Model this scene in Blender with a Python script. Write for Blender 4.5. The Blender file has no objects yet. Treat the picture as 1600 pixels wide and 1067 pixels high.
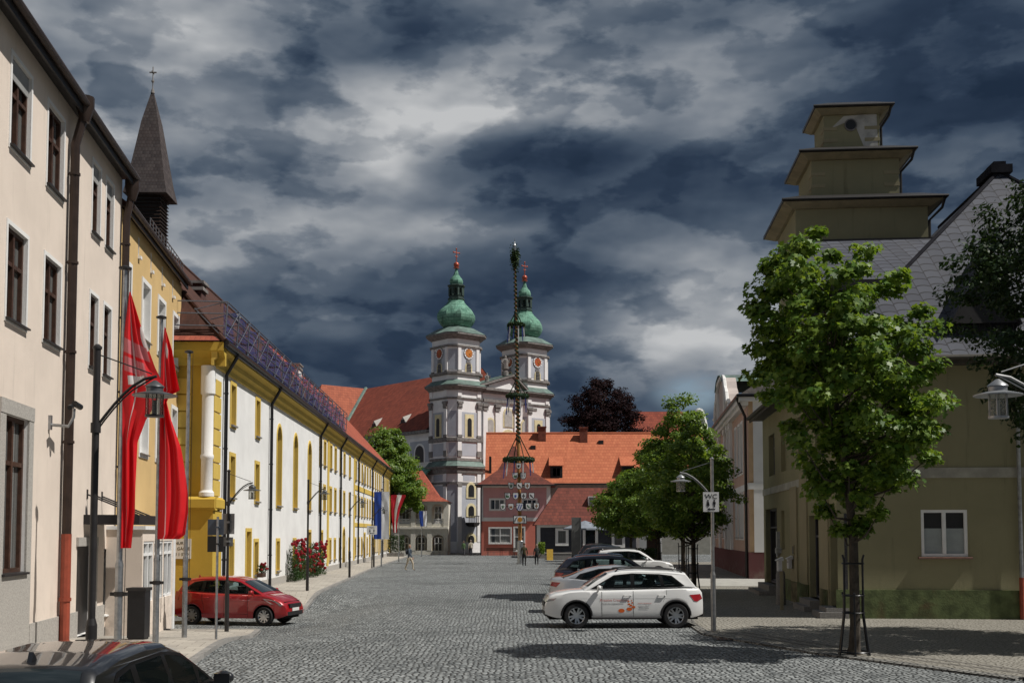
import bpy, bmesh, math, random
import numpy as np
from mathutils import Vector, Matrix
R = math.radians
random.seed(7)
scn = bpy.context.scene
col = bpy.data.collections.new("place"); scn.collection.children.link(col)

# ---------------------------------------------------------------- camera model (shift lens, slightly raised)
F = 1778.0; HC = 2.5; PT = math.atan(.059); CP, SP = math.cos(PT), math.sin(PT); CY = 729.0
def ray(px, py):
    xs = (px - 800) / F; ys = (CY - py) / F
    return Vector((xs, CP - ys * SP, SP + ys * CP))
def P(px, py, d):                       # point seen at a pixel, d metres ahead
    r = ray(px, py); return Vector((0, 0, HC)) + r * (d / r.y)
def G(px, py, z=0.0):                   # point on the ground seen at a pixel
    r = ray(px, py); return Vector((0, 0, HC)) + r * ((z - HC) / r.z)
def sm(x): x = max(0.0, min(1.0, x)); return x * x * (3 - 2 * x)
def gz0(x, y): return -.44 * sm((-3.8 - x) / 3.0) * sm((y - 25.5) / 8.5) * sm((49 - y) / 6.5)   # the square dips gently at the side street
def hit(T, px, py, off=0.0):            # local (x, z) on the plane y = off of thing T
    a = T.rotation_euler.z; uy = Vector((-math.sin(a), math.cos(a), 0)); ux = Vector((math.cos(a), math.sin(a), 0))
    o = Vector((0, 0, HC)) - T.location; r = ray(px, py); t = (off - o.dot(uy)) / r.dot(uy); p = o + r * t
    return p.dot(ux), p.z + T.location.z
def hitx(T, px, py, off=0.0):           # local (y, z) on the plane x = off of thing T
    a = T.rotation_euler.z; uy = Vector((-math.sin(a), math.cos(a), 0)); ux = Vector((math.cos(a), math.sin(a), 0))
    o = Vector((0, 0, HC)) - T.location; r = ray(px, py); t = (off - o.dot(ux)) / r.dot(ux); p = o + r * t
    return p.dot(uy), p.z + T.location.z

cam = bpy.data.cameras.new("camera"); co = bpy.data.objects.new("camera", cam); scn.collection.objects.link(co)
cam.sensor_width = 36; cam.lens = F / 1600 * 36; cam.shift_y = (CY - 533.5) / 1600; cam.clip_end = 5000; cam.clip_start = .1
co.location = (0, 0, HC); co.rotation_euler = (R(90) + PT, 0, 0); scn.camera = co

# ---------------------------------------------------------------- node helpers
class E:
    def __init__(s, nt, k): s.nt = nt; s.k = k
    def _m(s, op, *a):
        n = s.nt.nodes.new('ShaderNodeMath'); n.operation = op
        for i, x in enumerate((s,) + a):
            if isinstance(x, E): s.nt.links.new(x.k, n.inputs[i])
            else: n.inputs[i].default_value = x
        return E(s.nt, n.outputs[0])
    def __add__(s, o): return s._m('ADD', o)
    __radd__ = __add__
    def __sub__(s, o): return s._m('SUBTRACT', o)
    def __rsub__(s, o): return (s * -1.0) + o
    def __mul__(s, o): return s._m('MULTIPLY', o)
    __rmul__ = __mul__
    def __truediv__(s, o): return s._m('DIVIDE', o)
    def f(s, op, *a): return s._m(op, *a)
    def smooth(s, a, b, lo=0.0, hi=1.0):
        n = s.nt.nodes.new('ShaderNodeMapRange'); n.interpolation_type = 'SMOOTHSTEP'
        s.nt.links.new(s.k, n.inputs[0])
        for i, v in enumerate((a, b, lo, hi)): n.inputs[i + 1].default_value = v
        return E(s.nt, n.outputs[0])
def sepxyz(nt, sock):
    n = nt.nodes.new('ShaderNodeSeparateXYZ'); nt.links.new(sock, n.inputs[0]); return [E(nt, o) for o in n.outputs]
def comb(nt, x, y, z=0.0):
    n = nt.nodes.new('ShaderNodeCombineXYZ')
    for i, v in enumerate((x, y, z)):
        if isinstance(v, E): nt.links.new(v.k, n.inputs[i])
        else: n.inputs[i].default_value = v
    return n.outputs[0]
def noise(nt, vec, scale, detail=4, rough=.55, dist=0.0):
    n = nt.nodes.new('ShaderNodeTexNoise'); nt.links.new(vec, n.inputs['Vector'])
    n.inputs['Scale'].default_value = scale; n.inputs['Detail'].default_value = detail
    n.inputs['Roughness'].default_value = rough; n.inputs['Distortion'].default_value = dist
    return E(nt, n.outputs[0])
def mix(nt, fac, a, b, mode='MIX'):
    n = nt.nodes.new('ShaderNodeMix'); n.data_type = 'RGBA'; n.blend_type = mode
    for idx, v in ((0, fac), (6, a), (7, b)):
        if isinstance(v, E): nt.links.new(v.k, n.inputs[idx])
        elif isinstance(v, bpy.types.NodeSocket): nt.links.new(v, n.inputs[idx])
        elif idx == 0: n.inputs[0].default_value = v
        else: n.inputs[idx].default_value = (*v, 1)
    return n.outputs[2]
def ramp(nt, fac, stops):
    n = nt.nodes.new('ShaderNodeValToRGB'); nt.links.new(fac.k, n.inputs[0]); e = n.color_ramp.elements
    while len(e) < len(stops): e.new(.5)
    for x, (p, c) in zip(e, stops): x.position = p; x.color = (*c, 1)
    return n.outputs[0]
def newmat(name):
    m = bpy.data.materials.new(name); m.use_nodes = True; nt = m.node_tree; return m, nt, nt.nodes['Principled BSDF']
def tc(nt, which='Object'):
    return nt.nodes.new('ShaderNodeTexCoord').outputs[which]
def uvm(nt):
    return nt.nodes.new('ShaderNodeUVMap').outputs[0]
def bump(nt, b, h, strength, dist):
    n = nt.nodes.new('ShaderNodeBump'); n.inputs['Strength'].default_value = strength; n.inputs['Distance'].default_value = dist
    nt.links.new(h.k, n.inputs['Height']); nt.links.new(n.outputs[0], b.inputs['Normal'])
def sc(c, k): return tuple(min(1, x * k) for x in c)
def M(name, c, rough=.8, var=.12, scale=1.2, bmp=0.0, bscale=30, spec=.35, metal=0.0, coat=0.0, dirt=None):
    m, nt, b = newmat(name); v = tc(nt)
    b.inputs['Roughness'].default_value = rough; b.inputs['Metallic'].default_value = metal
    b.inputs['Specular IOR Level'].default_value = spec; b.inputs['Coat Weight'].default_value = coat; b.inputs['Coat Roughness'].default_value = .04
    if var:
        n = noise(nt, v, scale, 6, .6)
        cc = mix(nt, n.smooth(.3, .7), sc(c, 1 - var), sc(c, 1 + var))
        if dirt:
            d = noise(nt, v, dirt[2], 7, .65, .4); cc = mix(nt, d.smooth(dirt[3], dirt[3] + .22) * dirt[1], cc, dirt[0])
        nt.links.new(cc, b.inputs['Base Color'])
    else: b.inputs['Base Color'].default_value = (*c, 1)
    if bmp: bump(nt, b, noise(nt, v, bscale, 4, .6), bmp, .01)
    return m
def plaster(name, c, var=.07, dirt=(.25, .22, .18), amt=.28):
    m, nt, b = newmat(name); u = uvm(nt); x, y, _ = sepxyz(nt, u); v = tc(nt)
    b.inputs['Roughness'].default_value = .92; b.inputs['Specular IOR Level'].default_value = .15
    n = noise(nt, v, .7, 6, .6)
    streak = noise(nt, comb(nt, x * 3.0, y * .22), 1.3, 5, .6)         # rain streaks run down the wall
    cc = mix(nt, n.smooth(.3, .7), sc(c, 1 - var), sc(c, 1 + var * .6))
    cc = mix(nt, streak.smooth(.56, .8) * amt, cc, dirt)
    pt = noise(nt, comb(nt, x * .45, y * .6), 1.0, 3, .5, .8); cc = mix(nt, pt.smooth(.56, .60) * .10, cc, sc(c, 1.12)); cc = mix(nt, y.smooth(1.3, .1) * noise(nt, v, 2.2, 6, .65).smooth(.42, .66) * (amt * 1.6), cc, dirt)
    nt.links.new(cc, b.inputs['Base Color']); bump(nt, b, noise(nt, v, 45, 4, .6) + noise(nt, v, 9, 4, .6) * .8, .35, .012); return m
def tiles(name, c1, c2, bw=.19, bh=.30, dark=(.05, .03, .025), dirt=.35, dscale=.35, lip=.5):
    m, nt, b = newmat(name); u = uvm(nt); x, y, _ = sepxyz(nt, u); v = tc(nt)
    row = (y / bh).f('FLOOR'); fx = x / bw + row * .5; fr = (y / bh).f('FRACT'); fu = fx.f('FRACT')
    cell = nt.nodes.new('ShaderNodeTexWhiteNoise'); cell.noise_dimensions = '2D'; nt.links.new(comb(nt, fx.f('FLOOR'), row), cell.inputs['Vector'])
    cc = mix(nt, E(nt, cell.outputs[0]), c1, c2)
    edge = ((fu - .5).f('ABSOLUTE')).smooth(.40, .5) * .45
    low = fr.smooth(.16, .0) * .75
    cc = mix(nt, edge.f('MAXIMUM', low), cc, dark)
    d = noise(nt, v, dscale, 8, .65, .5); cc = mix(nt, d.smooth(.48, .72) * dirt, cc, dark); cc = mix(nt, noise(nt, v, dscale * 2.7, 6, .7, 1.0).smooth(.42, .7) * .35, cc, sc(c2, .62)); cc = mix(nt, noise(nt, comb(nt, x * 1.2, y * .12), 1.0, 4).smooth(.55, .75) * .28, cc, sc(c1, 1.25))
    nt.links.new(cc, b.inputs['Base Color']); b.inputs['Roughness'].default_value = .85; b.inputs['Specular IOR Level'].default_value = .2
    bump(nt, b, (1.0 - fr) * .7 + (1.0 - (fu - .5).f('ABSOLUTE') * 2.0) * .3, lip, .03); return m
def cobbles(name, c1, c2, gap, sx, sy, rnd=.75, bs=.9, patch=.25):
    m, nt, b = newmat(name); u = uvm(nt); x, y, _ = sepxyz(nt, u)
    wob = noise(nt, u, .6, 3, .5); vec = comb(nt, x / sx + wob * 1.4, y / sy + wob * .9)
    def vor(feat):
        n = nt.nodes.new('ShaderNodeTexVoronoi'); n.voronoi_dimensions = '2D'; n.feature = feat
        n.inputs['Scale'].default_value = 1; n.inputs['Randomness'].default_value = rnd; nt.links.new(vec, n.inputs['Vector']); return n
    e = E(nt, vor('DISTANCE_TO_EDGE').outputs['Distance']); f1 = vor('F1')
    r = sepxyz(nt, f1.outputs['Color'])[0]
    cc = mix(nt, r, c1, c2)
    fine = noise(nt, u, 55, 4, .7); cc = mix(nt, fine.smooth(.35, .7) * .3, cc, sc(c1, .6))
    big = noise(nt, u, .16, 5, .6); cc = mix(nt, big.smooth(.42, .68) * patch, cc, sc(c1, .55))
    pt = noise(nt, comb(nt, x * .12, y * .035), 1.0, 4, .6); cc = mix(nt, pt.smooth(.5, .6) * .22, cc, sc(c2, .9)); rep_ = noise(nt, u, .35, 2, .4, 1.5); cc = mix(nt, rep_.smooth(.60, .62) * .28, cc, sc(c1, .75))
    cc = mix(nt, e.smooth(.17, .05), cc, gap)
    nt.links.new(cc, b.inputs['Base Color'])
    nt.links.new((noise(nt, u, 3, 3) * .25 + .55).k, b.inputs['Roughness']); b.inputs['Specular IOR Level'].default_value = .4
    bump(nt, b, e.smooth(.0, .3) + fine * .12 + r * .35, bs, .03); return m
def pavers(name, c1, c2, gap, bw, bh, ang=0.0):
    m, nt, b = newmat(name); u = uvm(nt); x0, y0, _ = sepxyz(nt, u); ca, sa = math.cos(ang), math.sin(ang)
    x = x0 * ca + y0 * sa; y = y0 * ca - x0 * sa
    row = (y / bh).f('FLOOR'); fx = x / bw + row * .5; fu = (fx.f('FRACT') - .5).f('ABSOLUTE'); fv = ((y / bh).f('FRACT') - .5).f('ABSOLUTE')
    cell = nt.nodes.new('ShaderNodeTexWhiteNoise'); cell.noise_dimensions = '2D'; nt.links.new(comb(nt, fx.f('FLOOR'), row), cell.inputs['Vector'])
    cc = mix(nt, E(nt, cell.outputs[0]), c1, c2)
    st = noise(nt, u, .8, 7, .65); cc = mix(nt, st.smooth(.45, .75) * .4, cc, sc(c1, .55))
    g = fu.smooth(.5 - .012 / bw, .5).f('MAXIMUM', fv.smooth(.5 - .012 / bh, .5)); cc = mix(nt, g, cc, gap)
    nt.links.new(cc, b.inputs['Base Color']); b.inputs['Roughness'].default_value = .85; b.inputs['Specular IOR Level'].default_value = .2
    bump(nt, b, (1.0 - g) + noise(nt, u, 40, 4) * .3 + E(nt, cell.outputs[0]) * .3, .5, .01); return m
def slate(name):
    m, nt, b = newmat(name); u = uvm(nt); x0, y0, _ = sepxyz(nt, u); ca, sa = math.cos(.16), math.sin(.16)
    x = x0 * ca + y0 * sa; y = y0 * ca - x0 * sa; bw, bh = .46, .33
    s = ((x / bw).f('FRACT') - .35); yy = y + (s * s) * .26
    row = (yy / bh).f('FLOOR'); fr = (yy / bh).f('FRACT'); fu = ((x / bw).f('FRACT') - .5).f('ABSOLUTE')
    cell = nt.nodes.new('ShaderNodeTexWhiteNoise'); cell.noise_dimensions = '2D'; nt.links.new(comb(nt, (x / bw).f('FLOOR'), row), cell.inputs['Vector'])
    cc = mix(nt, E(nt, cell.outputs[0]), (.052, .056, .072), (.078, .084, .104))
    cc = mix(nt, fr.smooth(.20, .07).f('MAXIMUM', fu.smooth(.45, .48) * .8), cc, (.010, .010, .013))
    cc = mix(nt, noise(nt, tc(nt), .6, 6).smooth(.45, .7) * .3, cc, (.075, .075, .08))
    nt.links.new(cc, b.inputs['Base Color']); b.inputs['Roughness'].default_value = .72; b.inputs['Specular IOR Level'].default_value = .25
    bump(nt, b, (1.0 - fr), .6, .02); return m
def glass(name, c=(.012, .015, .02), rough=.06, var=.5, curtain=.0):
    m, nt, b = newmat(name); n = noise(nt, tc(nt), .9, 3, .5); cc = mix(nt, n.smooth(.35, .65), sc(c, 1 - var), sc(c, 1 + var))
    if curtain:                                                       # net curtains hang behind some of the panes
        oi = nt.nodes.new('ShaderNodeObjectInfo'); r = E(nt, oi.outputs['Random']); x, y, z = sepxyz(nt, tc(nt))
        fold = (x * 34.0 + noise(nt, tc(nt), 3, 2) * 4.0).f('SINE') * .18 + .82; side = ((x * 1.0 - .55 + r * .2).f('ABSOLUTE')).smooth(.10, .26)
        k = r.smooth(.35, .37) * fold * ((r - .7).smooth(0.0, .01)).f('MAXIMUM', side) * curtain
        cc = mix(nt, k, cc, (.30, .30, .28))
    nt.links.new(cc, b.inputs['Base Color'])
    b.inputs['Roughness'].default_value = rough; b.inputs['Specular IOR Level'].default_value = .6
    bump(nt, b, noise(nt, tc(nt), 1.6, 2), .05, .02); return m
def leafmat(name, c1, c2, trans=.42, rough=.45):
    m, nt, b = newmat(name); g = nt.nodes.new('ShaderNodeNewGeometry'); r = E(nt, g.outputs['Random Per Island'])
    cc = mix(nt, r, c1, c2); cc = mix(nt, noise(nt, tc(nt), .9, 3).smooth(.35, .65) * .45, cc, sc(c1, .7))
    nt.links.new(cc, b.inputs['Base Color']); b.inputs['Roughness'].default_value = rough; b.inputs['Specular IOR Level'].default_value = .3 if rough < .6 else .08
    t = nt.nodes.new('ShaderNodeBsdfTranslucent'); nt.links.new(mix(nt, 1.0, cc, (1.3, 1.2, .5), 'MULTIPLY'), t.inputs[0])
    ms = nt.nodes.new('ShaderNodeMixShader'); ms.inputs[0].default_value = trans
    nt.links.new(b.outputs[0], ms.inputs[1]); nt.links.new(t.outputs[0], ms.inputs[2]); nt.links.new(ms.outputs[0], nt.nodes['Material Output'].inputs[0]); return m
def paint(name, c, metal=.0, flake=.0):
    m, nt, b = newmat(name)
    n = noise(nt, tc(nt), 2.0, 4); nt.links.new(mix(nt, n.smooth(.4, .7) * .12, c, sc(c, .8)), b.inputs['Base Color'])
    b.inputs['Metallic'].default_value = metal; b.inputs['Roughness'].default_value = .32
    b.inputs['Coat Weight'].default_value = 1.0; b.inputs['Coat Roughness'].default_value = .02; return m

# ---------------------------------------------------------------- mesh builder
class MB:
    def __init__(s, M=None): s.v = []; s.f = []; s.mi = []; s.m = 0; s.M = M
    def add(s, vs, fs):
        o = len(s.v)
        for p in vs:
            p = Vector(p); s.v.append(s.M @ p if s.M is not None else p)
        for f in fs: s.f.append([i + o for i in f]); s.mi.append(s.m)
        return s
    def poly(s, pts): return s.add(pts, [list(range(len(pts)))])
    def box(s, x0, x1, y0, y1, z0, z1):
        return s.add([(x0, y0, z0), (x1, y0, z0), (x1, y1, z0), (x0, y1, z0), (x0, y0, z1), (x1, y0, z1), (x1, y1, z1), (x0, y1, z1)],
                     [(0, 3, 2, 1), (4, 5, 6, 7), (0, 1, 5, 4), (1, 2, 6, 5), (2, 3, 7, 6), (3, 0, 4, 7)])
    def loft(s, rings, cap0=True, cap1=True, closed=True):
        n = len(rings[0]); vs = [p for r in rings for p in r]; fs = []
        for i in range(len(rings) - 1):
            for j in range(n if closed else n - 1):
                k = (j + 1) % n; fs.append((i * n + j, i * n + k, (i + 1) * n + k, (i + 1) * n + j))
        if cap0: fs.append(tuple(range(n))[::-1])
        if cap1: fs.append(tuple((len(rings) - 1) * n + j for j in range(n)))
        return s.add(vs, fs)
    def extr(s, pts, ax, a, b):          # 2-D outline pushed along an axis
        fn = {'x': lambda p, t: (t, p[0], p[1]), 'y': lambda p, t: (p[0], t, p[1]), 'z': lambda p, t: (p[0], p[1], t)}[ax]
        return s.loft([[fn(p, a) for p in pts], [fn(p, b) for p in pts]])
    def tube(s, path, r, n=8, cap=True):
        path = [Vector(p) for p in path]; rs = r if isinstance(r, (list, tuple)) else [r] * len(path); rings = []; prev = None
        for i, p in enumerate(path):
            t = (path[min(i + 1, len(path) - 1)] - path[max(i - 1, 0)]).normalized()
            if prev is None:
                a = t.cross(Vector((0, 0, 1))); a = a.normalized() if a.length > .05 else Vector((1, 0, 0))
            else:
                a = prev - t * prev.dot(t); a = a.normalized()
            prev = a; b = t.cross(a)
            rings.append([p + (a * math.cos(2 * math.pi * k / n) + b * math.sin(2 * math.pi * k / n)) * rs[i] for k in range(n)])
        return s.loft(rings, cap, cap)
    def lathe(s, prof, n=16, c=(0, 0, 0), rot=0.0, ax='z', cap=True):
        def pt(r, z, k):
            a = 2 * math.pi * k / n + rot; x, y = r * math.cos(a), r * math.sin(a)
            return (c[0] + x, c[1] + y, c[2] + z) if ax == 'z' else (c[0] + x, c[1] + z, c[2] + y)
        return s.loft([[pt(max(r, 1e-4), z, k) for k in range(n)] for r, z in prof], cap, cap)
    def ball(s, c, r, n=10, m=6, k=(1, 1, 1)):
        return s.loft([[(c[0] + k[0] * r * math.sin(math.pi * i / m + 1e-4) * math.cos(2 * math.pi * j / n), c[1] + k[1] * r * math.sin(math.pi * i / m + 1e-4) * math.sin(2 * math.pi * j / n),
                         c[2] - k[2] * r * math.cos(math.pi * i / m)) for j in range(n)] for i in range(m + 1)])
    def mesh(s, name, mats, smooth=35, recalc=True):
        me = bpy.data.meshes.new(name); me.from_pydata([tuple(v) for v in s.v], [], s.f)
        for m in (mats if isinstance(mats, (list, tuple)) else [mats]): me.materials.append(m)
        me.polygons.foreach_set('material_index', s.mi)
        if recalc:
            bm = bmesh.new(); bm.from_mesh(me); bmesh.ops.recalc_face_normals(bm, faces=bm.faces); bm.to_mesh(me); bm.free()
        autouv(me)
        if smooth:
            me.polygons.foreach_set('use_smooth', [True] * len(me.polygons)); me.set_sharp_from_angle(angle=R(smooth))
        return me
    def build(s, name, mats, parent=None, smooth=35, recalc=True):
        return link(name, s.mesh(name, mats, smooth, recalc), parent)
    def each(s, name, mats, parent, smooth=35, recalc=True):   # every separate piece becomes a part of its own
        root = list(range(len(s.v)))
        def find(i):
            while root[i] != i: root[i] = root[root[i]]; i = root[i]
            return i
        for f in s.f:
            for i in f[1:]: root[find(i)] = find(f[0])
        grp = {}
        for f, m in zip(s.f, s.mi): grp.setdefault(find(f[0]), []).append((f, m))
        out = []
        for fs in grp.values():
            q = MB(); ids = {}
            for f, m in fs:
                q.f.append([ids.setdefault(i, len(ids)) for i in f]); q.mi.append(m)
            q.v = [s.v[i] for i in ids]; out.append(q.build(name, mats, parent, smooth, recalc))
        return out
def autouv(me):                          # flat map in metres: along the horizontal and up the slope of each face
    uv = me.uv_layers.new(name='uv'); out = np.zeros((len(me.loops), 2), np.float32)
    co_ = np.zeros(len(me.vertices) * 3, np.float32); me.vertices.foreach_get('co', co_); co_ = co_.reshape(-1, 3)
    for p in me.polygons:
        n = p.normal
        if n.z < -.001 or (abs(n.z) < .001 and n.x + n.y * 1e-3 < 0): n = -n
        t = Vector((-n.y, n.x, 0)) if n.x * n.x + n.y * n.y > 1e-4 else Vector((1, 0, 0))
        t.normalize(); b = n.cross(t)
        li = list(p.loop_indices); vi = [me.loops[i].vertex_index for i in li]; c = co_[vi]
        out[li, 0] = c @ np.array(t, np.float32); out[li, 1] = c @ np.array(b, np.float32)
    uv.data.foreach_set('uv', out.ravel())
def link(name, data, parent=None):
    o = bpy.data.objects.new(name, data); col.objects.link(o)
    if parent is not None: o.parent = parent
    return o
def tag(o, label=None, cat=None, group=None, kind=None):
    for k, v in (('label', label), ('category', cat), ('group', group), ('kind', kind)):
        if v: o[k] = v
    return o
def thing(name, label, cat, loc=(0, 0, 0), rz=0.0, group=None):
    o = bpy.data.objects.new(name, None); col.objects.link(o); o.empty_display_size = .3
    o.location = (loc[0], loc[1], loc[2] if len(loc) > 2 else 0); o.rotation_euler = (0, 0, rz); return tag(o, label, cat, group)
def copy_tree(o, parent=None):
    c = o.copy(); col.objects.link(c)
    if parent is not None: c.parent = parent
    for ch in list(o.children): copy_tree(ch, c)
    return c
def dup(o, label, loc, rz=0.0):
    c = copy_tree(o); c.location = (loc[0], loc[1], loc[2] if len(loc) > 2 else 0); c.rotation_euler = (0, 0, rz); c['label'] = label; return c
def struct(mb, name, mat, kind='structure', **k): return tag(mb.build(name, mat, None, **k), None, None, None, kind)
def text_mesh(txt, size, mat, ext=.002, align='CENTER'):
    cu = bpy.data.curves.new('lettering', 'FONT'); cu.body = txt; cu.size = size; cu.extrude = ext; cu.align_x = align; cu.align_y = 'CENTER'
    o = bpy.data.objects.new('lettering', cu); scn.collection.objects.link(o); bpy.context.view_layer.update()
    me = bpy.data.meshes.new_from_object(o.evaluated_get(bpy.context.evaluated_depsgraph_get())); bpy.data.objects.remove(o); bpy.data.curves.remove(cu)
    me.materials.clear(); me.materials.append(mat); return me
def arcpts(u0, u1, zs, rise, n=10):      # arch from (u0, zs) over to (u1, zs)
    c = (u0 + u1) / 2; r = (u1 - u0) / 2
    return [(c - r * math.cos(math.pi * i / n), zs + rise * math.sin(math.pi * i / n)) for i in range(n + 1)]
def wall(mb, x0, x1, z0, z1, ops, y=0.0, rev=.18, mw=0, mr=0):
    """A wall with real openings; ops = (u0, u1, z0, z1, arch rise). Jambs run back rev metres."""
    ops = [o if len(o) > 4 else (*o, 0) for o in ops]
    xs = sorted({x0, x1, *[o[0] for o in ops], *[o[1] for o in ops]}); zs = sorted({z0, z1, *[o[2] for o in ops], *[o[3] for o in ops]})
    xs = [x for x in xs if x0 <= x <= x1]; zs = [z for z in zs if z0 <= z <= z1]
    idx = {}; vs = []; fs = []
    def vid(i, j):
        if (i, j) not in idx: idx[i, j] = len(vs); vs.append((xs[i], y, zs[j]))
        return idx[i, j]
    for i in range(len(xs) - 1):
        for j in range(len(zs) - 1):
            cx, cz = (xs[i] + xs[i + 1]) / 2, (zs[j] + zs[j + 1]) / 2
            if any(o[0] < cx < o[1] and o[2] < cz < o[3] for o in ops): continue
            fs.append((vid(i, j), vid(i + 1, j), vid(i + 1, j + 1), vid(i, j + 1)))
    mb.m = mw; mb.add(vs, fs)
    for u0, u1, a, b, rise in ops:
        path = [(u0, a)] + (arcpts(u0, u1, b - rise, rise) if rise else [(u0, b), (u1, b)]) + [(u1, a)]
        if rise:
            mb.m = mw; arc = arcpts(u0, u1, b - rise, rise); h = len(arc) // 2
            for i in range(h): mb.poly([(u0, y, b), (arc[i][0], y, arc[i][1]), (arc[i + 1][0], y, arc[i + 1][1])])
            for i in range(h, len(arc) - 1): mb.poly([(u1, y, b), (arc[i][0], y, arc[i][1]), (arc[i + 1][0], y, arc[i + 1][1])])
        mb.m = mr
        for i in range(len(path)):
            p, q = path[i], path[(i + 1) % len(path)]
            mb.poly([(p[0], y, p[1]), (q[0], y, q[1]), (q[0], y + rev, q[1]), (p[0], y + rev, p[1])])
    mb.m = 0
_wc = {}
def window(parent, u, z, w, h, y, frame, gl, cols=2, trans=.68, fw=.07, name='window', shutter=0.0, shmat=None):
    key = (round(w, 2), round(h, 2), frame.name, gl.name, cols, trans, round(fw, 3), round(shutter, 2))
    if key not in _wc:
        mb = MB(); d = .06
        mb.box(0, w, .02, .03, 0, h); mb.mi[:] = [1] * len(mb.mi)
        mb.box(0, fw, -d, .02, 0, h); mb.box(w - fw, w, -d, .02, 0, h); mb.box(fw, w - fw, -d, .02, 0, fw); mb.box(fw, w - fw, -d, .02, h - fw, h)
        for i in range(1, cols): c = w * i / cols; mb.box(c - fw * .6, c + fw * .6, -d - .005, .02, fw, h - fw)
        if trans: mb.box(fw, w - fw, -d + .004, .02, h * trans - fw * .5, h * trans + fw * .5)
        mats = [frame, gl]
        if shutter: mb.m = 2; mb.box(fw * .5, w - fw * .5, -d - .03, -d - .008, h - shutter, h - .01); mats = [frame, gl, shmat]
        _wc[key] = mb.mesh(name, mats, None)
    o = link(name, _wc[key], parent); o.location = (u, y, z); return o
def surround(parent, w, h, y, t, proud, mat, rise=0.0, name='surround', bottom=True):
    key = ('s', round(w, 2), round(h, 2), round(y, 3), t, proud, mat.name, rise, bottom)
    if key not in _wc:
        mb = MB(); a, b = y - proud, y + .004
        mb.box(-t, 0, a, b, -t if bottom else 0, h - rise); mb.box(w, w + t, a, b, -t if bottom else 0, h - rise)
        if bottom: mb.box(0, w, a, b, -t, 0)
        if rise:
            i_ = arcpts(0, w, h - rise, rise); o_ = arcpts(-t, w + t, h - rise, rise + t)
            for k in range(len(i_) - 1):
                q = [i_[k], o_[k], o_[k + 1], i_[k + 1]]; mb.loft([[(p[0], a, p[1]) for p in q], [(p[0], b, p[1]) for p in q]])
        else: mb.box(-t, w + t, a, b, h, h + t)
        _wc[key] = mb.mesh(name, mat, None)
    return link(name, _wc[key], parent)
def sill(parent, w, y, out, mat, th=.05, z=-.05, ext=.06):
    key = ('sill', round(w, 2), round(y, 3), out, mat.name, th, z)
    if key not in _wc:
        mb = MB(); mb.extr([(y + .05, z), (y + .05, z + th), (y - out, z + th * .7), (y - out, z)], 'x', -ext, w + ext); _wc[key] = mb.mesh('sill', mat, None)
    return link('sill', _wc[key], parent)
# ---------------------------------------------------------------- light
world = bpy.data.worlds.new("World"); scn.world = world; world.use_nodes = True; nt = world.node_tree
bg = nt.nodes['Background']; SUN_AZ = 103.5; SUN_EL = 55.0
sky = nt.nodes.new('ShaderNodeTexSky'); sky.sky_type = 'NISHITA'; sky.sun_disc = False
sky.sun_elevation = R(SUN_EL); sky.sun_rotation = R(SUN_AZ)
X_, Y_, Z_ = sepxyz(nt, tc(nt, 'Generated'))
az = X_.f('ARCTAN2', Y_); el = Z_.f('ARCSINE')
def azel(px, py):
    a = math.atan((px - 800) / F); return a, math.atan((834 - py) / F * math.cos(a))
def cloudn(da, de, scale, detail, rough, dist, k, seed): return noise(nt, comb(nt, az + da, el * k + de, seed), scale, detail, rough, dist)
n1 = cloudn(0, 0, 3.2, 9, .50, .0, 2.0, .37); n2 = cloudn(0, 0, 3.2, 3, .45, .0, 2.0, .37); n2b = cloudn(-.012, .034, 3.2, 3, .45, .0, 2.0, .37)      # the same clouds sampled towards the light: their lit rims
n3 = cloudn(0, 0, 6.6, 9, .50, .0, 2.3, 2.1); n4 = cloudn(0, 0, 6.6, 4, .45, .0, 2.3, 2.1); n4b = cloudn(-.005, .016, 6.6, 4, .45, .0, 2.3, 2.1)
n5 = cloudn(0, 0, 12.0, 8, .52, .0, 2.0, 5.3)
puff = n3.smooth(.49, .555); puff2 = n5.smooth(.50, .57)                                          # nearer dark banks with defined edges
D = (n1 - .5) * .95 + .50 + (n2 - n2b) * 1.3 + (n4 - n4b) * 1.0 - (puff - .5) * .20 - (puff2 - .4) * .10 + .030
for px, py, rx, ry, w in [(250, 150, 330, 170, .16), (640, 190, 110, 110, .26), (860, 140, 170, 60, .22), (520, 640, 90, 60, -.10), (760, 265, 230, 45, -.22), (900, 225, 240, 36, -.24), (1000, 260, 150, 45, -.08),
                          (1450, 90, 330, 150, -.24), (560, 40, 150, 50, -.30), (640, 30, 120, 50, -.12), (820, 480, 330, 110, -.22), (560, 310, 180, 40, -.20), (620, 265, 40, 30, .2), (470, 400, 130, 60, .06),
                          (1120, 470, 120, 90, .20), (1010, 530, 90, 50, .30), (1190, 560, 60, 60, .22), (1170, 330, 90, 60, -.05), (960, 420, 170, 55, -.1), (640, 430, 100, 45, -.12), (1120, 150, 160, 90, .10), (560, 540, 120, 50, .08), (1150, 60, 170, 60, .08), (1560, 250, 60, 50, .12)]:
    a, e_ = azel(px, py); q = ((az - a) * (F / rx)); t = ((el - e_) * (F / ry))
    D = D + ((q * q + t * t) * -.7).f('EXPONENT') * (w * 1.15)
ccol = ramp(nt, D, [(0.0, (.014, .026, .050)), (.24, (.026, .043, .075)), (.42, (.058, .083, .122)), (.56, (.105, .133, .173)), (.70, (.185, .212, .25)), (.86, (.33, .35, .375)), (1.0, (.52, .53, .54))])
up = nt.nodes.new('ShaderNodeMix'); up.data_type = 'RGBA'; up.blend_type = 'MULTIPLY'; up.inputs[0].default_value = 1
nt.links.new(ccol, up.inputs[6]); up.inputs[7].default_value = (10, 10, 10, 1)
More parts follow.
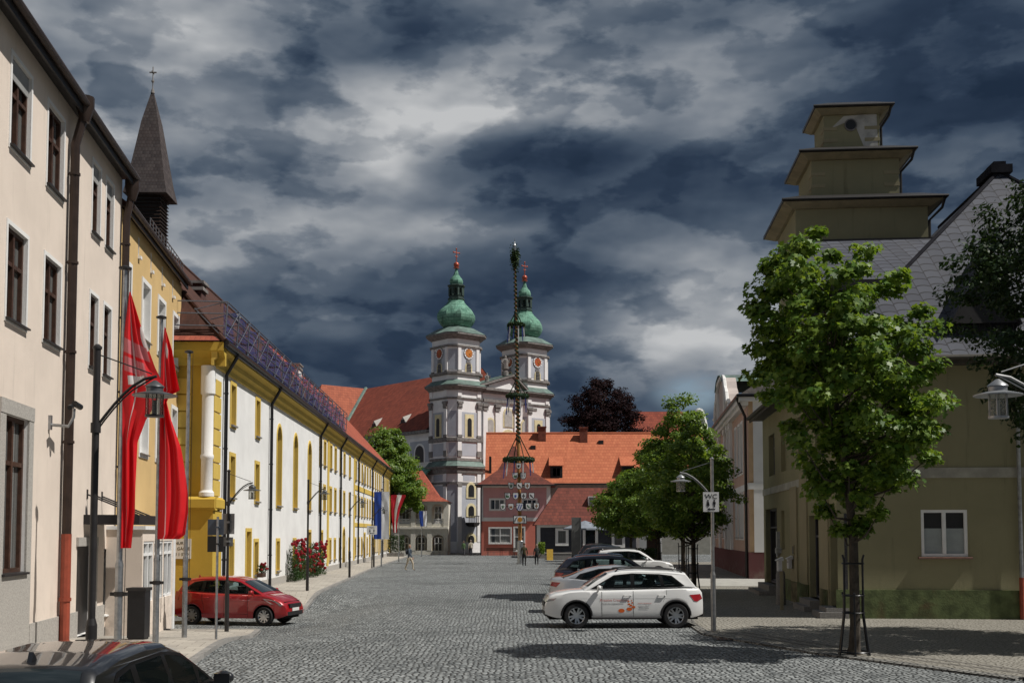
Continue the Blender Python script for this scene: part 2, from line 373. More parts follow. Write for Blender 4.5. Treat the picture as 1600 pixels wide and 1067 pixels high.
a, e_ = azel(1085, 605)
blue = (((az - a) * (F / 60)) * ((az - a) * (F / 60)) + ((el - e_) * (F / 34)) * ((el - e_) * (F / 34))) * -.7
gap = (blue.f('EXPONENT') * (1.0 - D)).smooth(.12, .5) * .55
nt.links.new(mix(nt, gap, up.outputs[2], sky.outputs[0]), bg.inputs[0]); bg.inputs[1].default_value = .1
sl = bpy.data.lights.new("sun", 'SUN'); sl.energy = 4.95; sl.angle = R(.5); sl.color = (1, .96, .90)
so = bpy.data.objects.new("sun", sl); scn.collection.objects.link(so)
sdir = Vector((math.sin(R(SUN_AZ)) * math.cos(R(SUN_EL)), math.cos(R(SUN_AZ)) * math.cos(R(SUN_EL)), math.sin(R(SUN_EL))))
so.rotation_euler = (-sdir).to_track_quat('-Z', 'Y').to_euler()
scn.view_settings.view_transform = 'Standard'; scn.view_settings.look = 'None'; scn.view_settings.exposure = 0.0; scn.view_settings.gamma = 1

# ---------------------------------------------------------------- materials
m_cream = plaster('cream_plaster', (.70, .605, .52)); m_white = plaster('white_plaster', (.74, .735, .72), dirt=(.35, .33, .3), amt=.2)
m_trim = plaster('white_trim', (.72, .71, .69), amt=.1); m_ochre = plaster('ochre_plaster', (.60, .42, .195)); m_yellow = plaster('yellow_plaster', (.60, .43, .105))
m_dyellow = plaster('deep_yellow_plaster', (.50, .34, .06)); m_olive = plaster('olive_plaster', (.262, .245, .148), dirt=(.07, .06, .04), amt=.45)
m_moss = M('mossy_plinth', (.095, .118, .050), .95, .35, 3.0, .9, 14, dirt=((.10, .055, .03), .6, 1.3, .52)); m_pink = plaster('salmon_plaster', (.55, .38, .30)); m_plinthred = plaster('dark_red_plinth', (.14, .06, .06))
m_redlo = plaster('red_plaster', (.62, .205, .155)); m_redup = plaster('rose_plaster', (.62, .34, .34)); m_blue = plaster('blue_grey_plaster', (.44, .455, .50), amt=.22); m_chwhite = plaster('church_white', (.80, .78, .77), amt=.15)
m_granite = M('granite', (.36, .34, .31), .85, .2, 30, .3, 60); m_granite_d = M('dark_granite', (.20, .19, .18), .85, .25, 30, .4, 60); m_stone = M('cornice_stone', (.20, .185, .175), .85, .3, 2.5, .3, 20)
m_brown = M('brown_wood', (.055, .026, .016), .5, .3, 6); m_dark = M('dark_metal', (.022, .020, .020), .45, .2, 5); m_pipe = M('brown_pipe', (.045, .030, .024), .4, .2, 3, metal=.3); m_redpipe = M('red_oxide_pipe', (.26, .055, .03), .5, .2, 3)
m_black = M('black_paint', (.012, .012, .014), .35, .2, 5); m_grey = M('grey_metal', (.30, .30, .30), .38, .15, 8, metal=.8); m_galv = M('galvanised', (.33, .34, .35), .4, .2, 9, metal=.85); m_whitep = M('white_paint', (.75, .75, .74), .5, .06, 3)
m_glass = glass('window_glass', curtain=.45); m_glassl = glass('pale_glass', (.05, .055, .06), .05, curtain=.8); m_shut = M('roller_shutter', (.28, .28, .27), .6, .1, 3); m_dglass = glass('dark_doorway', (.006, .006, .007), .5)
t_red = tiles('red_roof_tiles', (.38, .105, .062), (.29, .07, .045)); t_brown = tiles('brown_roof_tiles', (.085, .038, .028), (.055, .026, .02), dirt=.5); t_orange = tiles('orange_roof_tiles', (.50, .165, .082), (.43, .13, .066), bw=.36, bh=.55, dirt=.1, dark=(.2, .045, .02))
t_old = tiles('old_red_tiles', (.185, .055, .039), (.12, .038, .029), bw=.36, bh=.5, dirt=.6); t_church = tiles('church_tiles', (.30, .075, .045), (.21, .052, .034), bw=.4, bh=.55, dirt=.4, dscale=.12); t_slate = slate('slate')
t_shingle = tiles('wood_shingles', (.046, .039, .040), (.078, .066, .064), bw=.16, bh=.17, dirt=.3); m_slate2 = tiles('grey_roof', (.07, .065, .06), (.045, .042, .04), bw=.3, bh=.3, dirt=.4)
m_copper = tiles('patina_copper', (.20, .38, .285), (.11, .25, .18), bw=.75, bh=.62, dark=(.02, .045, .035), dirt=.9, dscale=.75, lip=.15); m_copper2 = M('dull_copper', (.125, .185, .16), .6, .25, .8, dirt=((.07, .08, .075), .7, .7, .45)); m_gold = M('gilding', (.62, .27, .05), .35, .2, 4, metal=.35)
m_redball = M('red_copper', (.36, .085, .05), .4, .2, 3, metal=.4); m_lantern = M('lantern_glass', (.42, .40, .35), .15, .1, 3); m_zinc = M('zinc_hood', (.30, .31, .32), .4, .15, 5, metal=.6)
m_bark = M('bark', (.055, .045, .035), .95, .35, 5, .8, 18); m_wood = M('pole_wood', (.30, .145, .045), .6, .25, 3); m_green = M('fir_garland', (.018, .038, .020), .95, .5, 8, 1.0, 20)
m_rubber = M('tyre_rubber', (.014, .014, .015), .8, .2, 8); m_alloy = M('alloy', (.52, .53, .54), .3, .1, 6, metal=.9); m_wellblack = M('black_plastic', (.016, .016, .017), .6, .2, 8)
g_maple = leafmat('maple_leaves', (.065, .145, .022), (.235, .33, .06)); g_lime = leafmat('linden_leaves', (.085, .175, .026), (.24, .33, .06)); g_dark = leafmat('dark_leaves', (.018, .04, .012), (.04, .075, .018), .2, .55); g_beech = leafmat('copper_leaves', (.015, .008, .009), (.028, .013, .014), .1, .85); g_rose = leafmat('rose_leaves', (.02, .05, .014), (.045, .085, .022)); m_rosered = leafmat('red_roses', (.20, .005, .012), (.36, .012, .022), .2)

# ---------------------------------------------------------------- ground
mb = MB(); mb.poly([(-1500, -300, -.9), (1500, -300, -.9), (1500, 1500, -.9), (-1500, 1500, -.9)])
struct(mb, 'ground', M('ground_earth', (.13, .125, .11), .95, .2, .05))
mb = MB(); gx_ = [-50] + [-17 + i * .6 for i in range(24)] + [-2.5, 45]; gy_ = [-10, 5, 24] + [25 + i * .8 for i in range(32)] + [52, 90, 200]
gv = [(x, y, gz0(x, y)) for y in gy_ for x in gx_]; nx = len(gx_)
mb.add(gv, [(j * nx + i, j * nx + i + 1, (j + 1) * nx + i + 1, (j + 1) * nx + i) for j in range(len(gy_) - 1) for i in range(nx - 1)])
struct(mb, 'road', cobbles('cobblestones', (.12, .132, .134), (.44, .462, .455), (.012, .013, .013), .112, .105, .8, 1.0, .4))
m_pave = pavers('pale_pavers', (.40, .37, .32), (.31, .285, .25), (.10, .09, .075), .5, .5, .12); m_pave2 = cobbles('tan_setts', (.255, .24, .205), (.35, .33, .285), (.10, .09, .07), .13, .11, .6, .5, .3)
m_curb = pavers('kerb_stone', (.26, .25, .235), (.19, .185, .175), (.05, .05, .045), .9, .4)
kl = [(-4.3, 10), (-5.9, 19), (G(322, 1016).x, G(322, 1016).y), (G(384, 977).x, G(384, 977).y), (-7.75, 34.6)]
kl2 = [(-8.15, 42.2), (G(460, 940).x, G(460, 940).y + 1.5), (G(547, 903).x, G(547, 903).y), (G(584, 887).x, G(584, 887).y), (-11.6, 128)]
def pavement(line, left, z, nm, mat):
    ya, yb_ = line[0][1], line[-1][1]; ny = max(8, int((yb_ - ya) / .9)); mb = MB(); rows = []; kr = []
    for j in range(ny + 1):
        y = ya + (yb_ - ya) * j / ny; xr = float(np.interp(y, [p[1] for p in line], [p[0] for p in line])); xl = float(np.interp(y, [p[1] for p in left], [p[0] for p in left]))
        rows.append([(xl + (xr - xl) * i / 12, y, z + gz0(xl + (xr - xl) * i / 12, y)) for i in range(13)])
        g = gz0(xr, y); kr.append([(xr, y, g - .05), (xr, y, g + z + .012), (xr + .16, y, g + z + .012), (xr + .18, y, g - .05)])
    mb.loft(rows, False, False, False); struct(mb, nm, mat); mb = MB(); mb.loft(kr); struct(mb, 'kerb', m_curb)
    mb = MB(); q = rows[-1] if ya < 20 else rows[0]; s_ = 1 if ya < 20 else -1
    mb.loft([[(x, y, zz - z - .05), (x, y, zz + .012), (x, y + .16 * s_, zz + .012), (x, y + .18 * s_, zz - z - .05)] for x, y, zz in q]); struct(mb, 'kerb', m_curb)
pavement(kl, [(-14, 10), (-14, 34.6)], .07, 'pavement', m_pave)
pavement(kl2, [(-13, 42.2), (-16.5, 128)], .07, 'pavement', m_pave)
def flat(pts, z, nm, mat): mb = MB(); mb.poly([(x, y, z) for x, y in pts]); return struct(mb, nm, mat)
g1, g2, g3 = G(1112, 992), G(1290, 1022), G(1600, 1062)
back = [(5.05, 31.5), (6.3, 42), (8.2, 58), (10.5, 80), (12, 100)]
rp = [(g3.x + 6, g3.y - 2.2), (g3.x, g3.y), (g2.x, g2.y), (g1.x, g1.y)] + back
mb = MB(); z = .05
mb.poly([(p[0], p[1], z) for p in rp] + [(26, 100, z), (26, 18, z)]); struct(mb, 'right_pavement', m_pave2)
mb = MB()
for (a, b), (c, d) in zip(rp, rp[1:]):
    n = Vector((b - d, c - a, 0)).normalized() * .22
    mb.loft([[(a, b, -.02), (a, b, z + .006), (a + n.x, b + n.y, z - .01), (a + n.x, b + n.y, -.02)], [(c, d, -.02), (c, d, z + .006), (c + n.x, d + n.y, z - .01), (c + n.x, d + n.y, -.02)]])
struct(mb, 'kerb', cobbles('kerb_setts', (.17, .165, .15), (.27, .26, .235), (.03, .03, .028), .16, .13, .5, .6, .3))
for off in (.55, .95):                                              # two darker gutter rows along the forecourt
    mb = MB(); pts = rp[:4]
    for (a, b), (c, d) in zip(pts, pts[1:]):
        n = Vector((b - d, c - a, 0)).normalized()
        o, i = n * -off, n * -(off - .13); mb.poly([(a + o.x, b + o.y, z + .004), (c + o.x, d + o.y, z + .004), (c + i.x, d + i.y, z + .004), (a + i.x, b + i.y, z + .004)])
    struct(mb, 'gutter', M('gutter_stone', (.13, .12, .105), .9, .25, 6))
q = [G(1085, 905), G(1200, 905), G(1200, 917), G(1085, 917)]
flat([(p.x, p.y) for p in q], .056, 'painted_sun_strip', M('sun_strip_tone', (.34, .33, .30), .9, .15, 2))  # pale sheet painting in the sun that falls between the two houses

# ---------------------------------------------------------------- left side: cream house, ochre house
AL = math.atan2(1, -.119); BX = -10.43; BY = 26.3
def lx(Y): return BX - .119 * (Y - BY)
bei = thing('cream_house', 'cream rendered three storey house with brown windows and white window borders', 'house', (lx(9), 9, 0), AL)
u1 = hit(bei, 180, 834)[0]
def eaves(t, x0, x1, z, out, mat, drop=.28, gut=True):
    mb = MB(); mb.extr([(-out, z), (-out, z - drop), (-out + .05, z - drop), (-out + .05, z - .06), (0, z - .06), (0, z)], 'x', x0, x1)
    mb.build('eaves', mat, t)
    if gut: mb = MB(); mb.tube([(x0, -out - .07, z - .05), (x1, -out - .07, z - .05)], .085, 10); mb.build('gutter', m_pipe, t)
HB = 12.62
upper = [(hit(bei, 31, 834)[0], 1.27), (hit(bei, 85, 834)[0], 1.27)]; pairs = [(hit(bei, 145, 834)[0], .82), (hit(bei, 166, 834)[0], .82)]
ops = []; wins = []
for ue, w in upper + pairs + [(upper[0][0] - 2.6, 1.27)]:
    for a, b in ((10.2, 12.0), (6.75, 8.6)): ops.append((ue - w, ue, a, b)); wins.append((ue - w, w, a, b))
ug = hit(bei, 39, 834)[0]; ops.append((ug - 1.5, ug, 1.72, 4.86)); fw_ = (hit(bei, 163, 834)[0], u1 - .08, .35, 2.1); ops.append(fw_); ud = (hit(bei, 121, 834)[0], hit(bei, 147, 834)[0]); ops.append((ud[0], ud[1], .0, 2.2))
mb = MB(); wall(mb, 0, u1, 0, HB, ops, 0, .15, 0, 1); mb.poly([(0, 0, 0), (0, 9, 0), (0, 9, HB), (0, 0, HB)]); mb.poly([(u1, 0, 0), (u1, 9, 0), (u1, 9, HB), (u1, 0, HB)]); mb.poly([(0, 9, 0), (u1, 9, 0), (u1, 9, HB), (0, 9, HB)])
mb.build('wall', [m_cream, m_trim], bei, None)
for i, (u, w, a, b) in enumerate(wins):
    wo = window(bei, u, a, w, b - a, .13, m_brown, m_glass, 1 if w < 1 else 2, .62, .08, shutter=(.42 if i in (0, 4, 6) else 0), shmat=m_shut)
    surround(wo, w, b - a, -.13, .09, .02, m_trim); sill(wo, w, -.13, .10, m_dark)
wo = window(bei, ug - 1.5, 1.72, 1.5, 3.14, .13, m_brown, m_glass, 2, .7, .09); sill(wo, 1.5, -.13, .10, m_dark, .06)
wo = window(bei, fw_[0], fw_[2], fw_[1] - fw_[0], fw_[3] - fw_[2], .12, m_whitep, m_glassl, 2, 0, .08); sill(wo, fw_[1] - fw_[0], -.12, .1, m_whitep)
mb = MB(); a, b = -.04, .004
mb.box(ug, ug + .32, a, b, 0, 4.86); mb.box(ug - 1.85, ug - 1.5, a, b, 0, 4.86); mb.box(ug - 1.85, ug + .32, a - .012, b, 4.86, 5.15); mb.box(ug - 1.5, ug, a, b, 0, 1.66); mb.build('stone_surround', m_granite, bei, None)
mb = MB(); mb.box(ud[0], ud[1], .13, .17, 0, 2.2); mb.build('door', m_dark, bei, None)
mb = MB(); mb.box(ud[0] - .1, ud[1] + .25, -.06, .003, 2.2, 2.42); mb.box(ud[1], ud[1] + .25, -.05, .003, 0, 2.2); mb.build('door_surround', m_granite, bei, None)
mb = MB()
for p, q in ((0, ug - 1.85), (ug + .32, ud[0]), (ud[1] + .25, fw_[0] - .02)): mb.box(p, q, -.05, .003, -.7, .62)
mb.each('plinth', m_granite, bei)
mb = MB(); mb.loft([[(x, -.36, HB), (x, 4.5, HB + 4), (x, 9.5, HB)] for x in (0, u1)]); mb.build('roof', t_brown, bei, None)
eaves(bei, 0, u1, HB, .36, m_dark)
def downpipe(t, u, ztop, zb, r, mat, out=.16, head=True, eave=.5, low=None):
    mb = MB(); mb.tube([(u, -eave, ztop), (u, -eave * .9, ztop - .25), (u, -out, ztop - .9), (u, -out, zb)], r, 10)
    if head: mb.lathe([(r * 2.0, .3), (r * 2.0, .05), (r, -.3)], 10, (u, -eave, ztop - .05))
    z = ztop - 1.6
    while z > zb + .3: mb.lathe([(r * 1.22, -.03), (r * 1.22, .03)], 10, (u, -out, z)); mb.box(u - .015, u + .015, -out, .01, z - .015, z + .015); z -= 2.1
    o = mb.build('downpipe', mat, t)
    if low: mb = MB(); mb.tube([(u, -out, low), (u, -out, .05)], r * 1.08, 10); mb.lathe([(r * 1.3, -.04), (r * 1.3, .04)], 10, (u, -out, low * .4)); mb.build('lower_pipe', m_redpipe, o)
    return o
downpipe(bei, hit(bei, 104, 834, -.16)[0], HB - .1, 2.45, .105, m_pipe, low=2.5, eave=.36)
downpipe(bei, u1 - .12, HB - .35, 2.75, .10, m_pipe, eave=.3)
uc = hit(bei, 80, 660, -.05)
mb = MB(); c0 = (uc[0], 0, uc[1]); mb.box(c0[0] - .06, c0[0] + .06, -.06, .002, c0[2] - .16, c0[2] + .16); mb.tube([(c0[0], -.05, c0[2] - .05), (c0[0], -.42, c0[2] - .08), (c0[0] + .02, -.52, c0[2] + .12), (c0[0] + .02, -.53, c0[2] + .32)], .035, 8)
mb.m = 1; mb.tube([(c0[0] - .08, -.56, c0[2] + .42), (c0[0] + .26, -.60, c0[2] + .38)], .07, 10); mb.tube([(c0[0] - .1, -.5, c0[2] + .36), (c0[0] - .32, -.52, c0[2] + .30)], .055, 8)
tag(mb.build('surveillance_camera', [m_galv, m_black]), 'small surveillance camera on a bent grey bracket on the cream wall', 'camera').matrix_world = bei.matrix_world
cm = bpy.data.objects['surveillance_camera']; cm.location = bei.location; cm.rotation_euler = bei.rotation_euler

oc = thing('ochre_house', 'ochre house with white window borders and a glazed shop front below', 'house', (lx(9) + math.cos(AL) * (u1 + .01), 9 + math.sin(AL) * (u1 + .01), 0), AL)
L2 = hit(oc, 277, 834)[0]; HO = 11.75
ops = []
for px, w in ((196, 1.0), (227, 1.15), (251, 1.15), (272.5, 1.0)):
    ue = hit(oc, px, 834)[0]
    for a, b in ((8.55, 10.3), (5.0, 6.95)): ops.append((ue - w, ue, a, b))
slits = [hit(oc, px, 834)[0] for px in (187, 208, 228, 246, 263)]
for s_ in slits: ops.append((s_ - .07, s_ + .07, 10.95, 11.5))
fd = (hit(oc, 188, 834)[0], hit(oc, 204, 834)[0]); nw = len(ops); ops.append((fd[0], fd[1], .02, 2.4))
mb = MB(); wall(mb, 0, L2, 0, HO, ops, 0, .26, 0, 1); mb.m = 0
mb.poly([(L2, 0, 0), (L2, 9, 0), (L2, 9, HO), (L2, 0, HO)]); mb.poly([(0, 9, 0), (L2, 9, 0), (L2, 9, HO), (0, 9, HO)]); mb.build('wall', [m_ochre, m_trim], oc, None)
for u0, ue, a, b in ops[:8]:
    wo = window(oc, u0, a, ue - u0, b - a, .24, m_whitep, m_glassl, 2, .68, .08); surround(wo, ue - u0, b - a, -.24, .14, .03, m_trim); sill(wo, ue - u0, -.24, .1, m_grey)
mb = MB()
for s_ in slits: mb.box(s_ - .07, s_ + .07, .2, .22, 10.95, 11.5)
mb.m = 1
for s_ in slits: mb.box(s_ - .11, s_ + .11, -.09, .01, 10.84, 10.93)
mb.each('vent_slit', [m_dglass, m_whitep], oc, None)
mb = MB(); mb.loft([[(x, -.2, HO + .14), (x, 4.2, HO + 3.2), (x, 9.3, HO)] for x in (0.02, L2 + .25)]); mb.build('roof', t_brown, oc, None)
eaves(oc, .02, L2 + .3, HO + .12, .2, m_pipe, .26)
mb = MB(); mb.tube([(3.0, -.2, HO + .55), (L2 - 1, -.2, HO + .55)], .02, 6); mb.tube([(3.0, -.2, HO + .4), (L2 - 1, -.2, HO + .4)], .015, 6)
for i in range(14): x = 3.0 + (L2 - 4) * i / 13; mb.tube([(x, -.2, HO + .05), (x, -.2, HO + .56)], .015, 5)
mb.build('snow_rail', m_galv, oc)
# projecting shop front
S0 = hit(oc, 223, 834, -.95)[0]; S1 = hit(oc, 273, 834, -.95)[0]; SH = 2.62; y = -.95
bays = []; n = 3; wd = (S1 - .35 - S0 - .1) / n
bays = [(S0 + .1 + wd * i + .06, S0 + .1 + wd * (i + 1) - .02, .62, 2.3) for i in range(n)]
mb = MB(); wall(mb, S0, S1, 0, SH, bays, y, .1); mb.m = 1
for x in (S0, S1): mb.m = 0; mb.poly([(x, y, 0), (x, 0, 0), (x, 0, SH), (x, y, SH)])
mb.poly([(S0, y, SH), (S1, y, SH), (S1, 0, SH), (S0, 0, SH)]); shop = mb.build('shop_front', [m_cream, m_whitep], oc, None)
for u0, ue, a, b in bays:
    window(shop, u0, a, ue - u0, b - a, y + .08, m_whitep, m_glassl, 2, .78, .07)
wo = window(oc, fd[0], .02, fd[1] - fd[0], 2.38, .22, m_whitep, m_glass, 1, .8, .09, 'door'); surround(wo, fd[1] - fd[0], 2.38, -.22, .1, .03, m_whitep, bottom=False)
mb = MB(); mb.box(S1 - .28, S1 + .03, y - .03, y + .25, -.7, SH - .02); mb.build('corner_post', m_whitep, shop, None)
mb = MB(); mb.box(S0 - .05, S1 + .1, y - .08, .0, SH, SH + .1); mb.build('flashing', m_whitep, shop, None)
mb = MB(); mb.box(S0, S1, y + .004, 0, -.7, .0); mb.build('footing', m_cream, shop, None)
mb = MB(); mb.box(0, S0, -.02, .5, -.7, .02); mb.build('footing', m_granite, oc, None)
c0, c1 = hit(oc, 214, 834, -1.3)[0], hit(oc, 240, 834, -1.3)[0]
mb = MB(); mb.box(c0, c1, -1.35, .0, 2.74, 2.98); mb.build('canopy', m_black, oc, None)
mb = MB()
for x in (c0 + .3, (c0 + c1) / 2, c1 - .3): mb.tube([(x, -1.25, 2.98), (x, .0, 3.5)], .022, 6); mb.box(x - .05, x + .05, -.02, .0, 3.38, 3.62)
mb.build('canopy_rods', m_dark, oc)

# ---------------------------------------------------------------- long monastery wing
mc = G(343, 937.5); mc.z = 0
LG = thing('monastery_wing', 'long white and yellow building with tiled roof and three rows of windows', 'building', ((331 - 800) / F * 41.45, 41.45, 0), math.atan2(1, -58 / F))
def lu(px): return hit(LG, px, 834)[0]
LL = lu(608.5); HL = 9.45
ops = []; wins = []
def addw(px, w, a, b, rise=0, kind='w'): u = lu(px); ops.append((u - w / 2, u + w / 2, a, b, rise)); wins.append((u - w / 2, w, a, b, rise, kind))
for px, rows in ((361, 'uml'), (400, 'uml'), (468 / 4.1029 + 320, 'l'), (460, 'l'), (388, 'd'), (483.5, 'd'), (502.3, 'd')):
    if 'u' in rows: addw(px, .82, 6.8, 8.35)
    if 'm' in rows: addw(px, .82, 3.95, 5.55)
    if 'l' in rows: addw(px, .8, .75, 2.15)
    if 'd' in rows: addw(px, .95, .1, 2.6, 0, 'd')
for px in (434.5, 460.3, 482.3): addw(px, 1.25, 3.9, 7.75, .62)
cols = [499.5, 506.2, 515.8, 523, 531, 537, 545.5, 555, 560.5, 565, 569.5, 573.5, 577.5, 582.5, 586, 589, 592, 594.5, 598, 600.3, 602.4, 604.4, 606.2]
for i, px in enumerate(cols):
    w = .95 if px < 580 else .85
    addw(px, w, 6.85, 8.35); addw(px, w, 4.0, 5.5)
    if px in (499.5, 506.2): continue
    if px == 537: addw(px, 1.3, .1, 2.9, .5, 'd')
    elif px in (569.5, 577.5, 592): addw(px, 1.1, .1, 2.5, 0, 'd')
    else: addw(px, w * .9, .8, 2.1)
mb = MB(); wall(mb, 0, LL, 0, HL, ops, 0, .32, 0, 1); mb.build('street_wall', [m_white, m_yellow], LG, None)
m_sash = M('yellow_sash', (.50, .36, .10), .6, .1, 4)
for u, w, a, b, rise, k in wins:
    if k == 'd': wo = window(LG, u, a, w, b - a, .28, m_dyellow, m_dglass if rise else m_yellow, 2, .75, .1, 'door')
    else: wo = window(LG, u, a, w, b - a, .28, m_sash, m_glass, 2, .7, .07); sill(wo, w, -.28, .13, m_granite_d, .09, -.09)
    surround(wo, w, b - a, -.28, .15, .035, m_yellow, rise, bottom=(k != 'd'))
# cornice, plinth, yellow bands and pilasters of the later bays
mb = MB(); mb.extr([(.0, 8.62), (-.10, 8.62), (-.10, 8.8), (-.22, 8.9), (-.22, 9.1), (-.42, 9.22), (-.42, HL), (0, HL)], 'x', -.45, LL); mb.build('cornice', m_yellow, LG)
mb = MB(); mb.box(1.12, LL, -.06, .003, -.7, .42); mb.build('plinth', m_granite, LG, None)
mb = MB(); ub = lu(552.5)
mb.box(ub, LL, -.05, .003, 6.02, 6.42); mb.box(ub, LL, -.05, .003, 3.1, 3.4)
for px in (511.5, 552.5): mb.box(lu(px) - .35, lu(px) + .35, -.06, .003, .42, 8.6)
mb.box(LL - .7, LL + .01, -.06, .003, .42, 8.6); mb.each('yellow_band', m_yellow, LG)
# end facade towards the camera
mb = MB(); mb.poly([(0, 0, 0), (0, 12, 0), (0, 12, HL), (0, 0, HL)]); mb.poly([(LL, 0, 0), (LL, 12, 0), (LL, 12, HL), (LL, 0, HL)]); mb.poly([(0, 12, 0), (LL, 12, 0), (LL, 12, HL), (0, 12, HL)]); mb.build('end_wall', m_dyellow, LG, None)
mb = MB(); zq = [3.9 + i * .62 for i in range(8)]
for z0 in zq[:-1]:
    mb.box(-.07, .0, .8, 11.9, z0, z0 + .56); mb.box(-.07, 1.05, -.06, .12, z0, z0 + .56)
mb.each('quoin', m_yellow, LG)
mb = MB(); mb.box(-.3, 1.12, -.12, 12, -.7, 3.35); mb.build('yellow_base', m_dyellow, LG, None)
mb = MB(); mb.extr([(-.3, 3.35), (-.45, 3.45), (-.45, 3.75), (-.3, 3.85), (.0, 3.85), (0, 3.35)], 'y', -.2, 12); mb.extr([(-.0, 3.35), (-.22, 3.45), (-.22, 3.75), (-.1, 3.85), (.3, 3.85), (.3, 3.35)], 'x', -.3, 1.15); mb.m = 0
mb.extr([(.0, 8.62), (-.2, 8.62), (-.2, 8.9), (-.5, 9.15), (-.5, HL), (0, HL)], 'y', -.45, 12); mb.build('end_cornice', m_dyellow, LG, None)
mb = MB(); mb.lathe([(.27, 3.86), (.27, 4.0), (.21, 4.08), (.21, 5.2), (.24, 5.25), (.24, 5.35), (.21, 5.4), (.21, 7.55), (.26, 7.6), (.26, 8.62)], 20, (-.12, .17, 0)); mb.build('corner_column', m_white, LG)
mb = MB(); mb.loft([[(-.7, -.35, HL + .02), (-.7, 12, HL + .02), (-.1, 12, HL + .42), (-.1, .3, HL + .42)]], cap1=False); mb.poly([(-.7, -.35, HL + .02), (-.7, 12, HL + .02), (0, 12, HL + .5), (0, .3, HL + .5)]); mb.build('cornice_tiles', t_red, LG, None)
# roof: hipped towards the camera, red tiles
RZ = 16.75; ov = .5
e0, e1, e2, e3 = (-ov, -ov, HL + .05), (LL + ov, -ov, HL + .05), (LL + ov, 12 + ov, HL + .05), (-ov, 12 + ov, HL + .05); r0, r1 = (4.2, 6, RZ), (LL - 4.5, 6, RZ)
us = 40.0
def on(x, k): return (x, -ov + (6 + ov) * k, HL + .05 + (RZ - HL - .05) * k)
mb = MB(); mb.poly([e0, on(us, 0), on(us, 1), r0]); mb.poly([e0, r0, e3]); mb.poly([e3, r0, r1, e2]); mb.m = 1; mb.poly([on(us, 0), e1, r1, on(us, 1)]); mb.poly([e1, e2, r1])
roof = mb.build('roof', [t_brown, t_red], LG, None)
mb = MB(); mb.tube([r0, r1], .11, 8); mb.tube([e0, r0], .09, 8); mb.build('ridge_tiles', t_brown, roof)
mb = MB(); mb.tube([(-ov, -ov - .05, HL - .02), (LL + ov, -ov - .05, HL - .02)], .10, 10); mb.box(-ov, LL + ov, -ov - .02, -ov + .03, HL - .2, HL + .04); mb.poly([(-ov, -ov, HL - .02), (LL, -ov, HL - .02), (LL, -.3, HL + .0), (-ov, -.3, HL)]); mb.build('gutter', m_black, LG)
def chimney(px, d, ytop, wx, wy, mat, cap=True):
    p = P(px, ytop, d); a = LG.rotation_euler.z; q = p - LG.location; x = q.x * math.cos(a) + q.y * math.sin(a); y = -q.x * math.sin(a) + q.y * math.cos(a)
    mb = MB(); mb.box(x - wx, x + wx, y - wy, y + wy, HL, p.z); o = mb.build('chimney', mat, roof, None)
    if cap: mb = MB(); mb.box(x - wx - .09, x + wx + .09, y - wy - .09, y + wy + .09, p.z - .3, p.z - .15); mb.box(x - wx - .12, x + wx + .12, y - wy - .12, y + wy + .12, p.z, p.z + .12); mb.build('chimney_cap', m_stone, o, None)
chimney(303.5, 50, 446, .4, .42, M('dark_brick', (.075, .035, .03), .9, .3, 6))
chimney(353, 63, 496, .45, .6, m_white); chimney(451, 88, 572, .7, .9, m_trim)
for px, d, y0, y1 in ((341, 62, 478, 512), (345, 62, 474, 512), (431, 86, 552, 590)):
    p = P(px, y0, d); q_ = P(px, y1, d); a = LG.rotation_euler.z
    def loc(v): v = v - LG.location; return Vector((v.x * math.cos(a) + v.y * math.sin(a), -v.x * math.sin(a) + v.y * math.cos(a), v.z))
    mb = MB(); p, q_ = loc(p), loc(q_); mb.tube([q_, p], .02, 5)
    if px == 431: mb.ball((p.x, p.y, p.z - .7), .14); mb.tube([q_, q_ + (p - q_) * .6], [.12, .04], 6)
    mb.build('finial', m_dark, roof)
# ridge turret with shingled spire
tx = 12.5; zt = RZ - .75
mb = MB(); mb.box(tx - .62, tx + .62, 6 - .62, 6 + .62, zt - .9, zt + 2.7); tur = mb.build('ridge_turret', m_dark, LG, None)
mb = MB()
for i in range(17): z = zt - .3 + i * .17; mb.loft([[(tx - .70, 6 - .70, z), (tx + .70, 6 - .70, z), (tx + .70, 6 + .70, z), (tx - .70, 6 + .70, z)], [(tx - .63, 6 - .63, z + .11), (tx + .63, 6 - .63, z + .11), (tx + .63, 6 + .63, z + .11), (tx - .63, 6 + .63, z + .11)]])
mb.build('louvres', m_pipe, tur, None)
def sq(a, z): return [(tx - a, 6 - a, z), (tx + a, 6 - a, z), (tx + a, 6 + a, z), (tx - a, 6 + a, z)]
mb = MB(); mb.loft([sq(1.02, zt + 2.55), sq(.86, zt + 3.3), sq(.62, zt + 4.8), sq(.40, zt + 6.2), sq(.05, zt + 7.75)]); mb.build('spire', t_shingle, tur, 25)
zs = zt + 7.7
mb = MB(); mb.lathe([(.10, 0), (.07, .15), (.025, .25), (.025, .5), (.07, .56), (.07, .62), (.025, .68), (.025, 1.3)], 8, (tx, 6, zs)); mb.box(tx - .03, tx + .03, 6 - .17, 6 + .17, zs + 1.0, zs + 1.05); mb.box(tx - .17, tx + .17, 6 - .025, 6 + .025, zs + 1.0, zs + 1.05); mb.build('spire_cross', m_stone, tur)
# downpipes with offset swan necks
for px in (345.5, 418.5, 497.3, 529.5, 557.5, 579.5, 596.5): downpipe(LG, lu(px), HL - .02, .1, .07, m_black, .12, False, .54)
